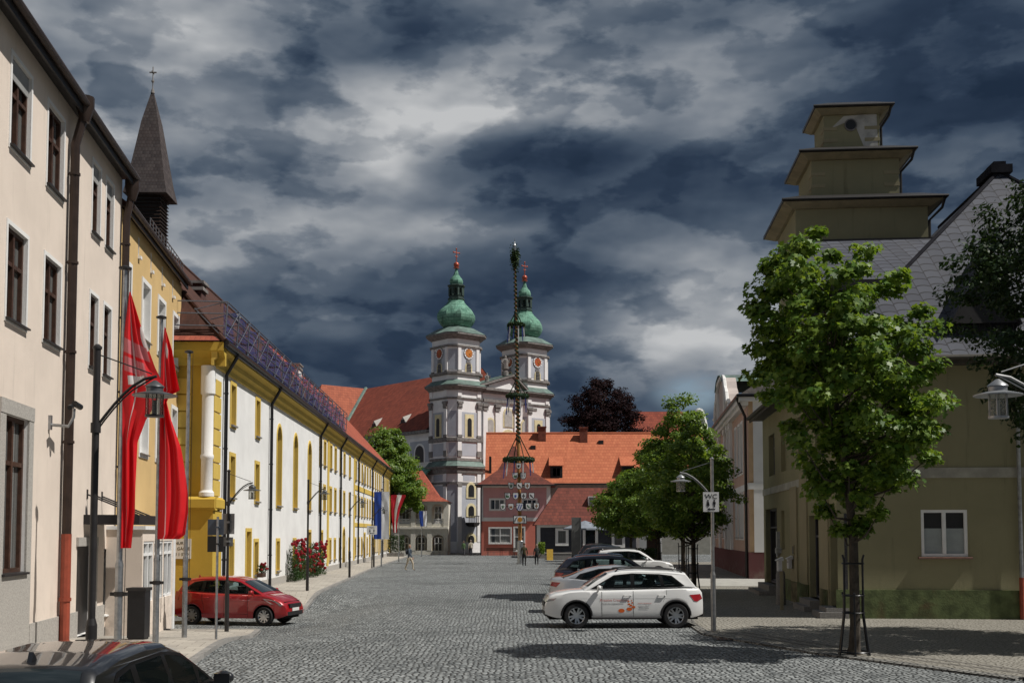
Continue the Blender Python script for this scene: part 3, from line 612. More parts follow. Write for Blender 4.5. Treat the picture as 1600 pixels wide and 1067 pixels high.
# scaffold guard along the eaves
sf = thing('roof_scaffold', 'steel guard scaffold with blue netting along the roof edge of the long building', 'scaffold', LG.location, LG.rotation_euler.z)
mb = MB(); ux = -.4; xs = [ux + 2.05 * i for i in range(20)]; yb = -.46; yt = -.30
for i, x in enumerate(xs):
    mb.tube([(x, yb, HL + .05), (x, yb - .1, HL + 1.5)], .026, 6); mb.tube([(x, yb + 1.1, HL + 1.2), (x, yb - .1, HL + 1.5)], .02, 5); mb.tube([(x, yb, HL + .1), (x, yb + 1.1, HL + 1.25)], .02, 5)
m_rail = M('scaffold_steel', (.15, .165, .20), .45, .2, 6, metal=.6)
mb.each('post', m_rail, sf)
mb = MB()
for z in (.3, .72, 1.12, 1.49): mb.tube([(xs[0], yb - .06 * z, HL + z), (xs[-1], yb - .06 * z, HL + z)], .024, 6)
for z, yl in ((1.49, -.1), (1.05, -.08), (.6, -.04)): mb.tube([(xs[0], yb + yl, HL + z), (xs[0] - .05, 9, HL + z + .15)], .025, 6)
for a, b in zip(xs, xs[1:]): mb.tube([(a, yb, HL + .1), (b, yb - .1, HL + 1.47)], .017, 5)
mb.build('rails', m_rail, sf)
m_net, ntn, bn = newmat('blue_net'); bn.inputs['Base Color'].default_value = (.010, .018, .11, 1); bn.inputs['Roughness'].default_value = .8
uu, vv, _ = sepxyz(ntn, uvm(ntn)); wv = noise(ntn, tc(ntn), .9, 4)
hole = ((uu * 9.0).f('FRACT') - .5).f('ABSOLUTE').smooth(.12, .3).f('MAXIMUM', ((vv * 9.0).f('FRACT') - .5).f('ABSOLUTE').smooth(.12, .3)) * wv.smooth(.34, .55) * .95
tr = ntn.nodes.new('ShaderNodeBsdfTransparent'); ms = ntn.nodes.new('ShaderNodeMixShader'); ntn.links.new((hole * .88 + .08).k, ms.inputs[0]); ntn.links.new(tr.outputs[0], ms.inputs[1]); ntn.links.new(bn.outputs[0], ms.inputs[2]); ntn.links.new(ms.outputs[0], ntn.nodes['Material Output'].inputs[0])
mb = MB()
for a, b in zip(xs, xs[1:]):
    g = 6
    for i in range(g):
        for j in range(4):
            f = lambda s, t: (a + (b - a) * s, yb + .05 + .1 * math.sin(s * math.pi) * math.sin(t * 3 + a), HL + .1 + 1.36 * t - .08 * math.sin(s * math.pi) * t)
            mb.poly([f(i / g, j / 4), f((i + 1) / g, j / 4), f((i + 1) / g, (j + 1) / 4), f(i / g, (j + 1) / 4)])
mb.build('netting', m_net, sf, recalc=False)
# small things on this facade
def onwall(T, name, label, cat, mats, fn, group=None):
    mb = MB(); fn(mb); o = mb.build(name, mats); o.location = T.location; o.rotation_euler = T.rotation_euler; return tag(o, label, cat, group)
u = lu(400)
fb = thing('flower_box', 'window box of red geraniums on a low white wall window', 'flower box', LG.location, LG.rotation_euler.z)
mb = MB(); mb.box(u - .42, u + .42, -.38, -.14, .62, .80); mb.build('box', m_brown, fb, None)
# ---------------------------------------------------------------- olive house with stepped tower (right)
p0 = G(1310, 968)
OL = thing('olive_house', 'olive rendered house with slate roof, mossy green plinth and stepped tower', 'house', (p0.x, p0.y, 0), R(-5.1))
FW, SD, HE = 15.0, 16.3, 7.62
w0 = hit(OL, 1440, 869); w1 = hit(OL, 1511, 796)
mb = MB(); wall(mb, 0, FW, 0, HE, [(w0[0], w1[0], w0[1], w1[1])], 0, .16); mb.poly([(FW, 0, 0), (FW, SD, 0), (FW, SD, HE), (FW, 0, HE)]); mb.build('front_wall', [m_olive, m_olive], OL, None)
wo = window(OL, w0[0], w0[1], w1[0] - w0[0], w1[1] - w0[1], .07, m_whitep, m_dglass, 2, 0, .085)
mb = MB(); W_, H_ = w1[0] - w0[0], w1[1] - w0[1]; mb.box(.09, W_ / 2 - .06, .0, .015, .09, H_ * .60); mb.box(W_ / 2 + .06, W_ - .09, .0, .015, .09, H_ * .60); mb.build('half_blind', M('grey_blind', (.30, .33, .33), .6, .08, 3), wo, None)
sill(wo, W_, -.07, .12, M('sill_brown', (.16, .09, .07), .7, .2, 4), .07, -.07, .1)
# side wall runs back along the street: doors, niche
def su(px): return hitx(OL, px, 834)[0]
sops = [(su(a), su(b), z0, z1) for b, a, z0, z1 in ((1196.5, 1214, .45, 3.55), (1221, 1226, 1.9, 3.4), (1264.5, 1281, .40, 3.1), (1297, 1308, .35, 3.1))]
sops += [(su(1212), su(1203), 4.9, 6.6), (su(1232), su(1222), 4.9, 6.6), (su(1262), su(1249), 4.9, 6.6), (su(1290), su(1276), 4.9, 6.6)]
mb = MB(Matrix.Rotation(R(90), 4, 'Z') @ Matrix.Scale(1, 4)); 
TS = thing('side_frame', None, None)   # helper frame removed below
bpy.data.objects.remove(TS)
mb = MB(Matrix(((0, 1, 0, 0), (1, 0, 0, 0), (0, 0, 1, 0), (0, 0, 0, 1)))); wall(mb, 0, SD, 0, HE, sops, 0, .3)
mb.build('side_wall', [m_olive, m_olive], OL, None)
m_doorg = M('grey_door', (.075, .075, .09), .5, .2, 3)
def sidepane(o, name, frame, gl, cols, tr):
    wo = window(OL, 0, 0, o[1] - o[0], o[3] - o[2], 0, frame, gl, cols, tr, .07, name); wo.rotation_euler = (0, 0, R(-90)); wo.location = (.26, o[1], o[2]); return wo
for i, o in enumerate(sops):
    if i in (0, 2, 3):
        d = sidepane(o, 'door', m_doorg, m_doorg, 2, .75); mb = MB(); w = o[1] - o[0]
        for k in range(9): mb.box(.1 + (w - .2) * k / 9, .1 + (w - .2) * k / 9 + .03, -.03, .015, .15, o[3] - o[2] - .1)
        mb.build('door_bars', m_dark, d, None)
    else: sidepane(o, 'window', m_doorg, m_glass, 1 if i == 1 else 2, .7)
mb = MB()
for i in (0, 2, 3):
    o = sops[i]; mb.box(-.75 if i == 0 else -.55, .28, o[0] - .15, o[1] + .15, 0, .22); mb.box(-.35, .3, o[0] - .05, o[1] + .05, .22, o[2])
mb.each('doorstep', m_granite_d, OL)
m_strip = plaster('worn_render', (.30, .265, .17), dirt=(.1, .08, .05), amt=.5)
mb = MB()
for a, b, z1 in ((1237, 1247, 4.2), (1252, 1263, 4.6), (1282, 1296, 4.4)): mb.box(-.06, .004, su(b), su(a), 0, z1)
mb.each('worn_pilaster', m_strip, OL)
mb = MB(); mb.box(-.035, .003, 0, SD, 4.15, 4.42); mb.box(0, FW, -.035, .003, 4.13, 4.43); mb.build('white_band', M('faded_band', (.34, .33, .28), .9, .2, 1.5), OL, None)
mb = MB(); mb.box(-.06, FW, -.07, .003, 0, .88)
n_s = len(mb.v); prev = 0
for i in (3, 2, 0):
    o = sops[i]
    if o[0] - .15 > prev + .1: mb.box(-.06, .003, prev, o[0] - .15, 0, .8)
    prev = o[1] + .15
mb.each('plinth', m_moss, OL)
# main roof: big hip facing the street, snow rail
AX, AZ = hit(OL, 1561, 268, 5.2); hw = AX + .55
ov = .5
E0, E1, E2, E3 = (-ov, -ov, HE), (2 * AX + ov, -ov, HE), (2 * AX + ov, SD + ov, HE), (-ov, SD + ov, HE)
RA, RB = (AX, 5.2, AZ), (AX, SD - 4, AZ)
mb = MB(); mb.poly([E0, E1, RA]); mb.poly([E0, RA, RB, E3]); mb.poly([E1, E2, RB, RA]); mb.poly([E2, E3, RB]); rf = mb.build('roof', t_slate, OL, None)
mb = MB(); mb.tube([E0, RA], .07, 6); mb.tube([E1, RA], .07, 6); mb.tube([RA, RB], .09, 6); mb.box(AX - .35, AX + .35, 4.9, 6.5, AZ - .12, AZ + .16); mb.box(AX - .2, AX + .2, 5.1, 5.9, AZ + .1, AZ + .32); mb.build('roof_verge', M('verge_slate', (.022, .022, .026), .95, .2, 3, spec=.03), rf)
mb = MB(); mb.box(-ov - .02, 2 * AX + ov, -ov - .02, -ov + .04, HE - .22, HE + .02); mb.box(-ov - .02, -ov + .04, -ov, SD + ov, HE - .22, HE + .02); mb.tube([(-ov, -ov - .07, HE - .04), (2 * AX + ov, -ov - .07, HE - .04)], .08, 8); mb.tube([(-ov - .07, -ov, HE - .04), (-ov - .07, SD + ov, HE - .04)], .08, 8)
mb.poly([(-ov, -ov, HE - .2), (FW, -ov, HE - .2), (FW, 0, HE - .2), (-ov, 0, HE - .2)]); mb.poly([(-ov, 0, HE - .2), (0, 0, HE - .2), (0, SD, HE - .2), (-ov, SD, HE - .2)]); mb.build('eaves', M('eaves_board', (.06, .055, .045), .8, .2, 3), OL)
k = (AZ - HE) / (5.2 + ov); yr = -ov + .55
mb = MB()
for dz in (.12, .38): mb.tube([(1.0, yr, HE + k * .55 + dz), (2 * AX - 1, yr, HE + k * .55 + dz)], .018, 5)
x = 1.0
while x < 2 * AX - 1: mb.box(x - .012, x + .012, yr - .01, yr + .01, HE + k * .55 - .02, HE + k * .55 + .4); x += .16
mb.build('snow_rail', m_dark, rf)
# triangular dormer in the big slope
dx, dz0 = hit(OL, 1482, 508, .1); dx2 = hit(OL, 1590, 508, .1)[0]; dzp = hit(OL, 1545, 395, .3)[1]
mid = (dx + dx2) / 2 + .2; yb = lambda z: -ov + (z - HE) / k
mb = MB(); mb.poly([(dx, -.05, dz0 + .02), (dx2, -.05, dz0 + .02), (mid, .1, dzp)]); mb.m = 1
mb.poly([(dx - .05, -.2, dz0 - .05), (mid, -.1, dzp + .08), (mid, yb(dzp) + .05, dzp + .08), (dx - .05, yb(dz0), dz0 - .05)]); mb.poly([(dx2 + .05, -.2, dz0 - .05), (mid, -.1, dzp + .08), (mid, yb(dzp) + .05, dzp + .08), (dx2 + .05, yb(dz0), dz0 - .05)])
mb.build('dormer', [m_dark, t_slate], rf, None)
# lower slate roof linking tower and hip
ty = su(1243)
mb = MB(); pA = hit(OL, 1372, 375, ty - .4); pB = hit(OL, 1470, 372, ty - .4); pC = hit(OL, 1378, 440, ty - 3.2)
mb.poly([(pA[0] - 3.2, ty - .4, pA[1]), (pB[0] + 2.5, ty - .4, pB[1]), (pB[0] + 2.5, ty - 3.6, pC[1]), (pA[0] - 3.2, ty - 3.6, pC[1])]); mb.m = 1; mb.box(pA[0] - 3.2, pB[0] + 2, ty - 3.62, ty - 3.5, pC[1] - .35, pC[1] - .02); mb.box(pA[0] - 3.0, pB[0] + 1.0, ty - 3.4, ty - .5, HE - 1, pC[1] - .05); mb.box(pA[0] - 3.2, pB[0] + 2.5, ty - .45, ty - .35, pA[1] - .05, pA[1] + .05)
mb.build('link_roof', [t_slate, m_dark], OL, None)
# tower: three stepped storeys under flat projecting roofs
yd = su(1215.5) - ty; tw_ = hit(OL, 1450, 345, ty)[0]; x0t = hit(OL, 1243, 345, ty)[0]
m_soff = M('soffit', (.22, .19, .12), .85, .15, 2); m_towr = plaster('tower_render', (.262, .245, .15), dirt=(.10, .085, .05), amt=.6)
def tier(x0, x1, y0, y1, z0, z1, over, nm='tower_storey'):
    mb = MB(); mb.box(x0, x1, y0, y1, z0, z1 - .08); t = mb.build(nm, m_towr, OL, None)
    mb = MB(); o = over
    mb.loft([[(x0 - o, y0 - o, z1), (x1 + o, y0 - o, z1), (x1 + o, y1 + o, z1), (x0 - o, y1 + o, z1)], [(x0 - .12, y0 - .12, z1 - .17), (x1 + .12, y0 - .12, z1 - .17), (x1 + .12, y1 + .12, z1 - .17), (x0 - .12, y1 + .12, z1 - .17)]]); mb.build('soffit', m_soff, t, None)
    mb = MB(); mb.loft([[(x0 - o - .04, y0 - o - .04, z1 + .003), (x1 + o + .04, y0 - o - .04, z1 + .003), (x1 + o + .04, y1 + o + .04, z1 + .003), (x0 - o - .04, y1 + o + .04, z1 + .003)], [(x0 - o - .04, y0 - o - .04, z1 + .12), (x1 + o + .04, y0 - o - .04, z1 + .12), (x1 + o + .04, y1 + o + .04, z1 + .12), (x0 - o - .04, y1 + o + .04, z1 + .12)], [(x0 + .2, y0 + .2, z1 + .4), (x1 - .2, y0 + .2, z1 + .4), (x1 - .2, y1 - .2, z1 + .4), (x0 + .2, y1 - .2, z1 + .4)]]); mb.build('tier_roof', m_dark, t, None)
    mb = MB(); mb.tube([(x0 - o - .08, y0 - o - .08, z1 + .06), (x1 + o + .08, y0 - o - .08, z1 + .06), (x1 + o + .08, y1 + o, z1 + .06)], .055, 8); mb.tube([(x1 + o, y0 - o, z1), (x1 + o - .05, y0 - o + .2, z1 - .3), (x1 + .08, y0 + .1, z1 - .65), (x1 + .08, y0 + .1, z0 + .1)], .05, 8); mb.build('tier_gutter', m_dark, t)
    mb = MB()
    for zz in ((z1 - .75, z1 - 1.2, z1 - 1.7) if z1 - z0 < 3 else ()):
        if zz > z0 + .1: mb.box(x0 - .015, x0 + .5, y0 - .02, y0 + .003, zz, zz + .13); mb.box(x1 - .55, x1 + .015, y0 - .02, y0 + .003, zz, zz + .13); mb.box(x0 - .02, x0 + .003, y0, y0 + .5, zz, zz + .13)
    if mb.v: mb.each('quoin', m_strip, t)
    return t
z3 = hit(OL, 1300, 313, ty - .5)[1]
tier(x0t, tw_, ty, ty + yd, 0.1, z3, .48)
i2 = .82; x0b = hit(OL, 1268, 280, ty + i2)[0]; x1b = hit(OL, 1405, 280, ty + i2)[0]; z2 = hit(OL, 1330, 236, ty + i2 - .5)[1]
tier(x0b, x1b, ty + i2, ty + yd - .7, z3 + .1, z2, .45)
i1 = 1.35; x0c = hit(OL, 1287, 200, ty + i1)[0]; x1c = hit(OL, 1374, 200, ty + i1)[0]; z1 = hit(OL, 1330, 167, ty + i1 - .4)[1]
t1 = tier(x0c, x1c, ty + i1, ty + yd - 1.1, z2 + .1, z1, .36)
rc = hit(OL, 1329, 196, ty + i1)
mb = MB(); mb.lathe([(.235, -.03), (.235, .02)], 20, (rc[0], ty + i1 - .02, rc[1]), 0, 'y'); mb.m = 1; mb.lathe([(.19, -.036), (.19, .0)], 20, (rc[0], ty + i1 - .02, rc[1]), 0, 'y'); mb.build('round_window', [m_stone, m_dglass], t1)
mb = MB(); mb.poly([(rc[0] - .25, ty + i1 - .012, rc[1] + .35), (x1c - .1, ty + i1 - .012, rc[1] + .42), (x1c - .06, ty + i1 - .012, z2 + .45), (rc[0] + .5, ty + i1 - .012, z2 + .42), (rc[0] + .2, ty + i1 - .012, rc[1] - .1), (rc[0] - .2, ty + i1 - .012, rc[1] + .1), (rc[0] - .75, ty + i1 - .012, rc[1] - .12)]); mb.build('painted_sun_patch', M('sun_patch_tone', (.42, .41, .38), .9, .25, 2), t1, None)  # sunlit shape between diagonal shadows, painted on as a paler sheet
up_ = hit(OL, 1592, 834)[0]
mb = MB(); mb.tube([(up_, -.5, HE - .1), (up_, -.45, HE - .3), (up_, -.14, HE - .9), (up_, -.14, 1.2)], .06, 8); mb.m = 1; mb.tube([(up_, -.14, 1.25), (up_, -.14, .06)], .075, 8); mb.build('downpipe', [m_galv, m_redpipe], OL)
# things on the side wall
def at_side(px, x, z): return OL.matrix_basis @ Vector((x, su(px), z))
mw = M('mailbox_white', (.50, .50, .50), .4, .1, 4)
def mailbox(px, x, z, label, post):
    t = thing('mailbox', label, 'mailbox', at_side(px, x, 0), R(-95.1), 'white mailboxes by the olive house')
    mb = MB(); mb.extr([(-.19, z - .36), (.19, z - .36), (.19, z), (-.19, z)], 'y', -.12, .0); mb.build('box', mw, t, None)
    mb = MB(); mb.extr([(-.17, z + .0), (.03, z + .10), (.05, z), (.05, z - .03), (-.17, z - .03)], 'x', -.22, .22); mb.build('lid', mw, t, None)
    mb = MB()
    if post: mb.box(-.05, .05, -.05, .05, 0, z - .36); mb.build('post', m_strip, t, None)
    else: mb.box(-.12, .12, -.13, -.12, z - .14, z - .11); mb.build('slot', m_dark, t, None)
mailbox(1241, -.13, 1.62, 'white mailbox fixed to the olive wall under a small square grille', False)
mailbox(1274, -1.1, 1.66, 'white mailbox on a wooden post before the grey door', True)
mb = MB(); y = su(1243)
mb.box(-.1, -.05, y - .17, y + .17, 1.75, 2.1); mb.m = 1
for i in range(3): mb.box(-.105, -.1, y - .13 + i * .09, y - .06 + i * .09, 1.79, 2.06)
mb.build('wall_grille', [m_strip, m_dark], OL, None)
mb = MB(); a = su(1218); mb.box(-.12, 0, a - .12, a + .12, 1.6, 2.6); mb.box(-.2, 0, a - .5, a - .15, 1.75, 1.95); mb.build('bell_panel', M('bell_panel', (.3, .31, .31), .5, .2, 5), OL, None)
t = thing('bollard', 'weathered stone bollard before the olive house side wall', 'bollard', at_side(1253, -.75, 0), R(-95)); mb = MB(); mb.lathe([(.17, 0), (.16, 1.1), (.12, 1.22), (.0, 1.26)], 12); mb.build('shaft', m_granite_d, t)

# ---------------------------------------------------------------- salmon baroque house beyond
sc_ = G(1167, 905)
PK = thing('salmon_house', 'salmon pink house with white pilasters, dark red plinth and curved gable', 'house', (13.05, 62.6, 0), math.atan2(-1, -(985 - 800) / F))
# facade runs away from us: local x points back to the camera, so u = -distance
def pu(px): return hit(PK, px, 834)[0]
HP = 10.1; L3 = pu(1113.5)
pops = []
for px in (1151.5, 1156.5, 1161): pops.append((pu(px) - .5, pu(px) + .5, 6.1, 8.9)); pops.append((pu(px) - .5, pu(px) + .5, 2.3, 4.9))
for px in (1120, 1124.5, 1131): pops.append((pu(px) - .55, pu(px) + .55, 6.1, 8.7)); pops.append((pu(px) - .5, pu(px) + .5, 2.3, 4.6))
pops.append((pu(1135.5) - .6, pu(1135.5) + .6, .1, 3.4))
mb = MB(); wall(mb, L3, 0, 0, HP, pops, 0, .2, 0, 1); mb.build('street_wall', [m_pink, m_trim], PK, None)
for u0, u1_, a, b in pops:
    wo = window(PK, u0, a, u1_ - u0, b - a, .17, m_trim, m_glass, 2, .7, .07); surround(wo, u1_ - u0, b - a, -.17, .16, .04, m_trim); sill(wo, u1_ - u0, -.17, .12, m_stone)
EW = 9.0
mb = MB(); mb.poly([(0, 0, 0), (0, EW, 0), (0, EW, HP), (0, 0, HP)]); mb.poly([(L3, 0, 0), (L3, EW, 0), (L3, EW, HP), (L3, 0, HP)]); mb.poly([(L3, EW, 0), (0, EW, 0), (0, EW, HP), (L3, EW, HP)]); mb.build('end_wall', M('apricot_plaster', (.52, .36, .22), .9, .1, 1.5), PK, None)
mb = MB(); mb.box(L3, .05, -.06, .003, 0, 1.5); mb.box(-.01, .06, -.06, EW, 0, 1.5); mb.build('plinth', m_plinthred, PK, None)
mb = MB(); mb.box(.0, .07, .25, 1.15, 1.5, HP - .3); mb.box(0, .09, .0, EW, 4.95, 5.3); mb.box(L3, 0, -.05, .003, 4.95, 5.3)
for px in (1145, 1141, 1136, 1127, 1117): mb.box(pu(px) - .4, pu(px) + .4, -.16, .003, 1.5, HP - .5); mb.box(pu(px) - .5, pu(px) + .5, -.22, .003, HP - .9, HP - .5)
mb.box(L3, .1, -.3, .003, HP - .5, HP - .3); mb.box(L3, .15, -.5, .003, HP - .3, HP); mb.box(0, .4, -.5, EW, HP - .3, HP); mb.each('pilaster', m_trim, PK)
mb = MB(); mb.loft([[(L3 - .3, -.55, HP), (.45, -.55, HP), (.45, EW + .5, HP), (L3 - .3, EW + .5, HP)], [(L3 + 3, 4.2, HP + 3.4), (-2.6, 4.2, HP + 3.4), (-2.6, 4.8, HP + 3.4), (L3 + 3, 4.8, HP + 3.4)]]); mb.build('roof', m_slate2, PK, None)
mb = MB(); mb.tube([(L3, -.6, HP), (.5, -.6, HP), (.5, EW, HP)], .09, 8); mb.tube([(-.35, -.6, HP - .05), (-.35, -.45, HP - .4), (-.35, -.14, HP - 1.1), (-.35, -.14, .1)], .085, 8); mb.build('gutter', m_black, PK)
m_arc0 = plaster('pale_rose_plaster', (.46, .40, .37))
# curved gable over the middle bays
ga, gb = pu(1122), pu(1145.5); gm = (ga + gb) / 2; gw = (gb - ga) / 2; pr = []
for t_ in range(25):
    s_ = -1 + t_ / 12; hgt = .9 if abs(s_) > .82 else (1.25 + .9 * math.cos((abs(s_) - .5) / .32 * math.pi / 2) if abs(s_) > .5 else 2.6 + .55 * math.sqrt(max(0, 1 - (s_ / .5) ** 2)))
    pr.append((gm + gw * s_, HP + hgt))
mb = MB(); mb.extr([(ga, HP - .2)] + pr + [(gb, HP - .2)], 'y', -.1, .6); gab = mb.build('curved_gable', m_arc0, PK, None)
mb = MB()
for p, q in zip(pr, pr[1:]): mb.tube([(p[0], -.2, p[1] + .05), (q[0], -.2, q[1] + .05)], .14, 6)
for s_ in (-.95, -.45, .45, .95): mb.box(gm + gw * s_ - .3, gm + gw * s_ + .3, -.25, -.09, HP, HP + (2.5 if abs(s_) < .5 else 1.0))
mb.build('gable_moulding', m_trim, gab)
mb = MB(); mb.loft([[(gm - gw * .5, y, HP + 2.6), (gm - gw * .3, y, HP + 3.2), (gm, y, HP + 3.4), (gm + gw * .3, y, HP + 3.2), (gm + gw * .5, y, HP + 2.6)] for y in (-.4, 4.4)], False, False, False); mb.build('gable_roof', m_copper2, gab)

# ---------------------------------------------------------------- basilica
DC = 155.0; CH = thing('basilica', 'baroque twin towered white and blue church with green onion domes', 'church', ((712 - 800) / F * DC, DC, 0), R(40))
def zc(y): return P(712, y, DC).z
A_, C_ = 2.95, .95; SP_ = 12.4
def octa(a, c, z, x=0, y=0): return [(x + i, y + j, z) for i, j in ((-a + c, -a), (a - c, -a), (a, -a + c), (a, a - c), (a - c, a), (-a + c, a), (-a, a - c), (-a, -a + c))]
def faces8(a, c):
    o = octa(a, c, 0); out = []
    for i in range(8):
        p, q = Vector(o[i]), Vector(o[(i + 1) % 8]); d = (q - p); L_ = d.length; d.normalize(); out.append((p, d, Vector((d.y, -d.x, 0)), L_))
    return out
def fbox(mb, f, s0, s1, z0, z1, d0, d1, x=0):
    p, d, n, L_ = f; o = Vector((x, 0, 0))
    def q(s, k, z): v = p + o + d * s + n * k; return (v.x, v.y, z)
    mb.loft([[q(s0, d0, z0), q(s1, d0, z0), q(s1, d1, z0), q(s0, d1, z0)], [q(s0, d0, z1), q(s1, d0, z1), q(s1, d1, z1), q(s0, d1, z1)]])
def fplate(mb, f, pts, d0, d1, x=0):
    p, d, n, L_ = f; o = Vector((x, 0, 0))
    mb.loft([[tuple(p + o + d * s + n * k + Vector((0, 0, z))) for s, z in pts] for k in (d0, d1)])
def archp(c, w, z0, z1): return [(c - w / 2, z0)] + arcpts(c - w / 2, c + w / 2, z1 - w / 2, w / 2, 8) + [(c + w / 2, z0)]
VIS = (0, 1, 2, 6, 7)                      # faces towards the square: front, front corners, sides
zA, zB, zD = zc(728), zc(606), zc(526)
m_face = M('clock_face', (.46, .16, .035), .5, .25, 1.5); m_red_face = M('clock_face_red', (.40, .09, .03), .5, .25, 1.5); m_winy = M('cream_yellow', (.66, .58, .36), .85, .1, 2)
def tower(x, faces, clocksmat):
    mb = MB(); S = [(A_ + .12, C_, -.1, 1.4), (A_, C_, 1.4, zA - 1.6), (A_, C_, zA, zB - 2.6), (A_, C_, zB - 2.6, zB - .3), (A_ - .2, C_, zB + .3, zD - .7)]
    for a, c, z0, z1 in S: mb.loft([octa(a, c, z0, x), octa(a, c, z1, x)])
    mb.loft([octa(A_ - .02, C_, zA - 1.6, x), octa(A_ - .02, C_, zA, x)])
    t = mb.build('tower', m_chwhite, CH, None)
    mb = MB()
    def ring(prof):
        mb.loft([octa(A_ + o, C_ + max(o, 0) * .35, z, x) for o, z in prof])
    ring([(.10, zA - 2.6), (.10, zA - 2.3)]); ring([(.12, zA - 1.2), (.25, zA - .9), (.25, zA - .65), (.48, zA - .4), (.48, zA - .2)])
    ring([(.10, zA + .55), (.10, zA + .9)]); ring([(.05, zc(693)), (.18, zc(692)), (.18, zc(687)), (.05, zc(686))])
    ring([(.12, zB - 1.9), (.16, zB - 1.8), (.16, zB - 1.65)]); ring([(.18, zB - .7), (.30, zB - .45), (.62, zB - .2), (.62, zB + .0)])
    ring([(.0, zc(590)), (.08, zc(590) + .1), (.08, zc(589) + .3), (-.1, zc(589) + .35)]); ring([(-.1, zD - 1.9), (.05, zD - 1.85), (.05, zD - 1.6), (-.1, zD - 1.6)]); ring([(-.1, zD - .8), (.12, zD - .55), (.50, zD - .25), (.50, zD)])
    mb.each('cornice', m_stone, t)
    mb = MB(); mb.loft([octa(A_ + .52, C_ + .15, zA - .19, x), octa(A_ + .02, C_, zA + .55, x)], False, False); mb.loft([octa(A_ + .66, C_ + .2, zB + .01, x), octa(A_ - .15, C_, zB + .75, x)], False, False)
    mb.loft([octa(A_ + .54, C_ + .18, zD + .01, x), octa(2.3, .95, zc(516), x), octa(1.9, .8, zc(514), x)], True, True); mb.each('skirt_roof', m_copper2, t)
    mp, mblue, mcap = MB(), MB(), MB(); f1, f3 = faces8(A_, C_), faces8(A_ - .2, C_)
    for i in faces:
        f = f1[i]; L_ = f[3]; diag = i % 2
        if diag: fbox(mblue, f, .06, L_ - .06, 1.5, zA - 2.7, 0, .03, x); fbox(mblue, f, .2, L_ - .2, zA + 1.15, zc(695), 0, .03, x); fbox(mblue, f, .1, L_ - .1, zc(684), zB - 3.5, 0, .03, x)
        else:
            fbox(mblue, f, .75, L_ - .75, 1.5, zA - 2.8, 0, .03, x); fbox(mblue, f, .75, L_ - .75, zA + 1.2, zc(695), 0, .03, x); fbox(mblue, f, .72, L_ - .72, zc(684), zB - 3.6, 0, .03, x)
            for s0, s1 in ((.02, .66), (L_ - .66, L_ - .02)):
                fbox(mp, f, s0, s1, 1.4, zA - 2.6, 0, .16, x); fbox(mp, f, s0, s1, zA + 1.1, zc(693), 0, .13, x); fbox(mp, f, s0 + .02, s1 - .02, zc(686), zB - 3.2, 0, .15, x); fbox(mp, f, s0, s1, zB - 1.5, zB - .7, 0, .12, x); fbox(mp, f, s0, s1, zA - 2.3, zA - 1.2, 0, .12, x)
                fbox(mcap, f, s0 - .06, s1 + .06, zB - 3.15, zB - 2.95, 0, .24, x); fbox(mcap, f, s0, s1, zB - 2.95, zB - 2.55, 0, .30, x); fbox(mcap, f, s0 - .12, s1 + .12, zB - 2.55, zB - 2.2, 0, .36, x)
                fbox(mcap, f, s0 - .05, s1 + .05, zc(686), zc(686) + .35, 0, .2, x); fbox(mcap, f, s0 - .05, s1 + .05, zA - 2.9, zA - 2.6, 0, .22, x); fbox(mcap, f, s0 - .04, s1 + .04, zA + 1.1, zA + 1.9, 0, .18, x)
            fbox(mblue, f, 1.0, L_ - 1.0, zA - 2.15, zA - 1.3, 0, .02, x)
        f = f3[i]; L_ = f[3]
        if diag: fbox(mblue, f, .06, L_ - .06, zc(582), zD - 2.2, 0, .03, x)
        else:
            fbox(mblue, f, .55, L_ - .55, zc(582), zD - 2.2, 0, .03, x)
            for s0, s1 in ((.0, .5), (L_ - .5, L_)): fbox(mp, f, s0, s1, zc(584), zD - 1.9, 0, .14, x); fbox(mcap, f, s0 - .04, s1 + .04, zc(587), zc(583), 0, .19, x)
    mblue.each('blue_panel', m_blue, t); mp.each('pilaster', m_chwhite, t); mcap.each('capital', m_stone, t)
    for i in faces:
        if i % 2: continue
        f = f1[i]; c = f[3] / 2
        mb = MB(); fplate(mb, f, archp(c, 1.1, zc(685), zc(654)), .03, .10, x); mb.m = 1; fbox(mb, f, c - .75, c + .75, zc(688), zc(650), .03, .075, x); mb.m = 0
        mb.mi = [1 if k >= 0 else 0 for k in mb.mi]; n = len(mb.mi); mb.m = 0; fplate(mb, f, archp(c, .70, zc(684), zc(656)), .08, .13, x); mb.build('window', [m_dglass, m_winy], t, None)
        f = f3[i]; c = f[3] / 2
        mb = MB(); mb.m = 1; fplate(mb, f, archp(c, 1.15, zc(593) + .5, zc(570)), .03, .10, x); mb.m = 0; fplate(mb, f, archp(c, .80, zc(592) + .5, zc(572)), .08, .12, x); mb.m = 2
        for k in range(9): z = zc(592) + .65 + k * .2; fbox(mb, f, c - .36, c + .36, z, z + .08, .11, .16, x)
        mb.build('louvre_window', [m_dglass, m_winy, m_stone], t, None)
        cz = zc(556); ck = MB(); fm = clocksmat if i == 0 else m_red_face  # side dials take the red colour: their shade is painted in
        circ = lambda r, n=24: [(c + r * math.cos(2 * math.pi * k / n), cz + r * math.sin(2 * math.pi * k / n)) for k in range(n)]
        ck.m = 1; fplate(ck, f, circ(.82), .03, .12, x); ck.m = 0; fplate(ck, f, circ(.58), .11, .15, x); ck.m = 2
        for k in range(12):
            a = 2 * math.pi * k / 12; u_, w_ = math.cos(a), math.sin(a)
            fplate(ck, f, [(c + u_ * r - w_ * q, cz + w_ * r + u_ * q) for r, q in ((.61, -.12), (.79, -.15), (.79, .15), (.61, .12))], .11, .14, x)
        ck.m = 3
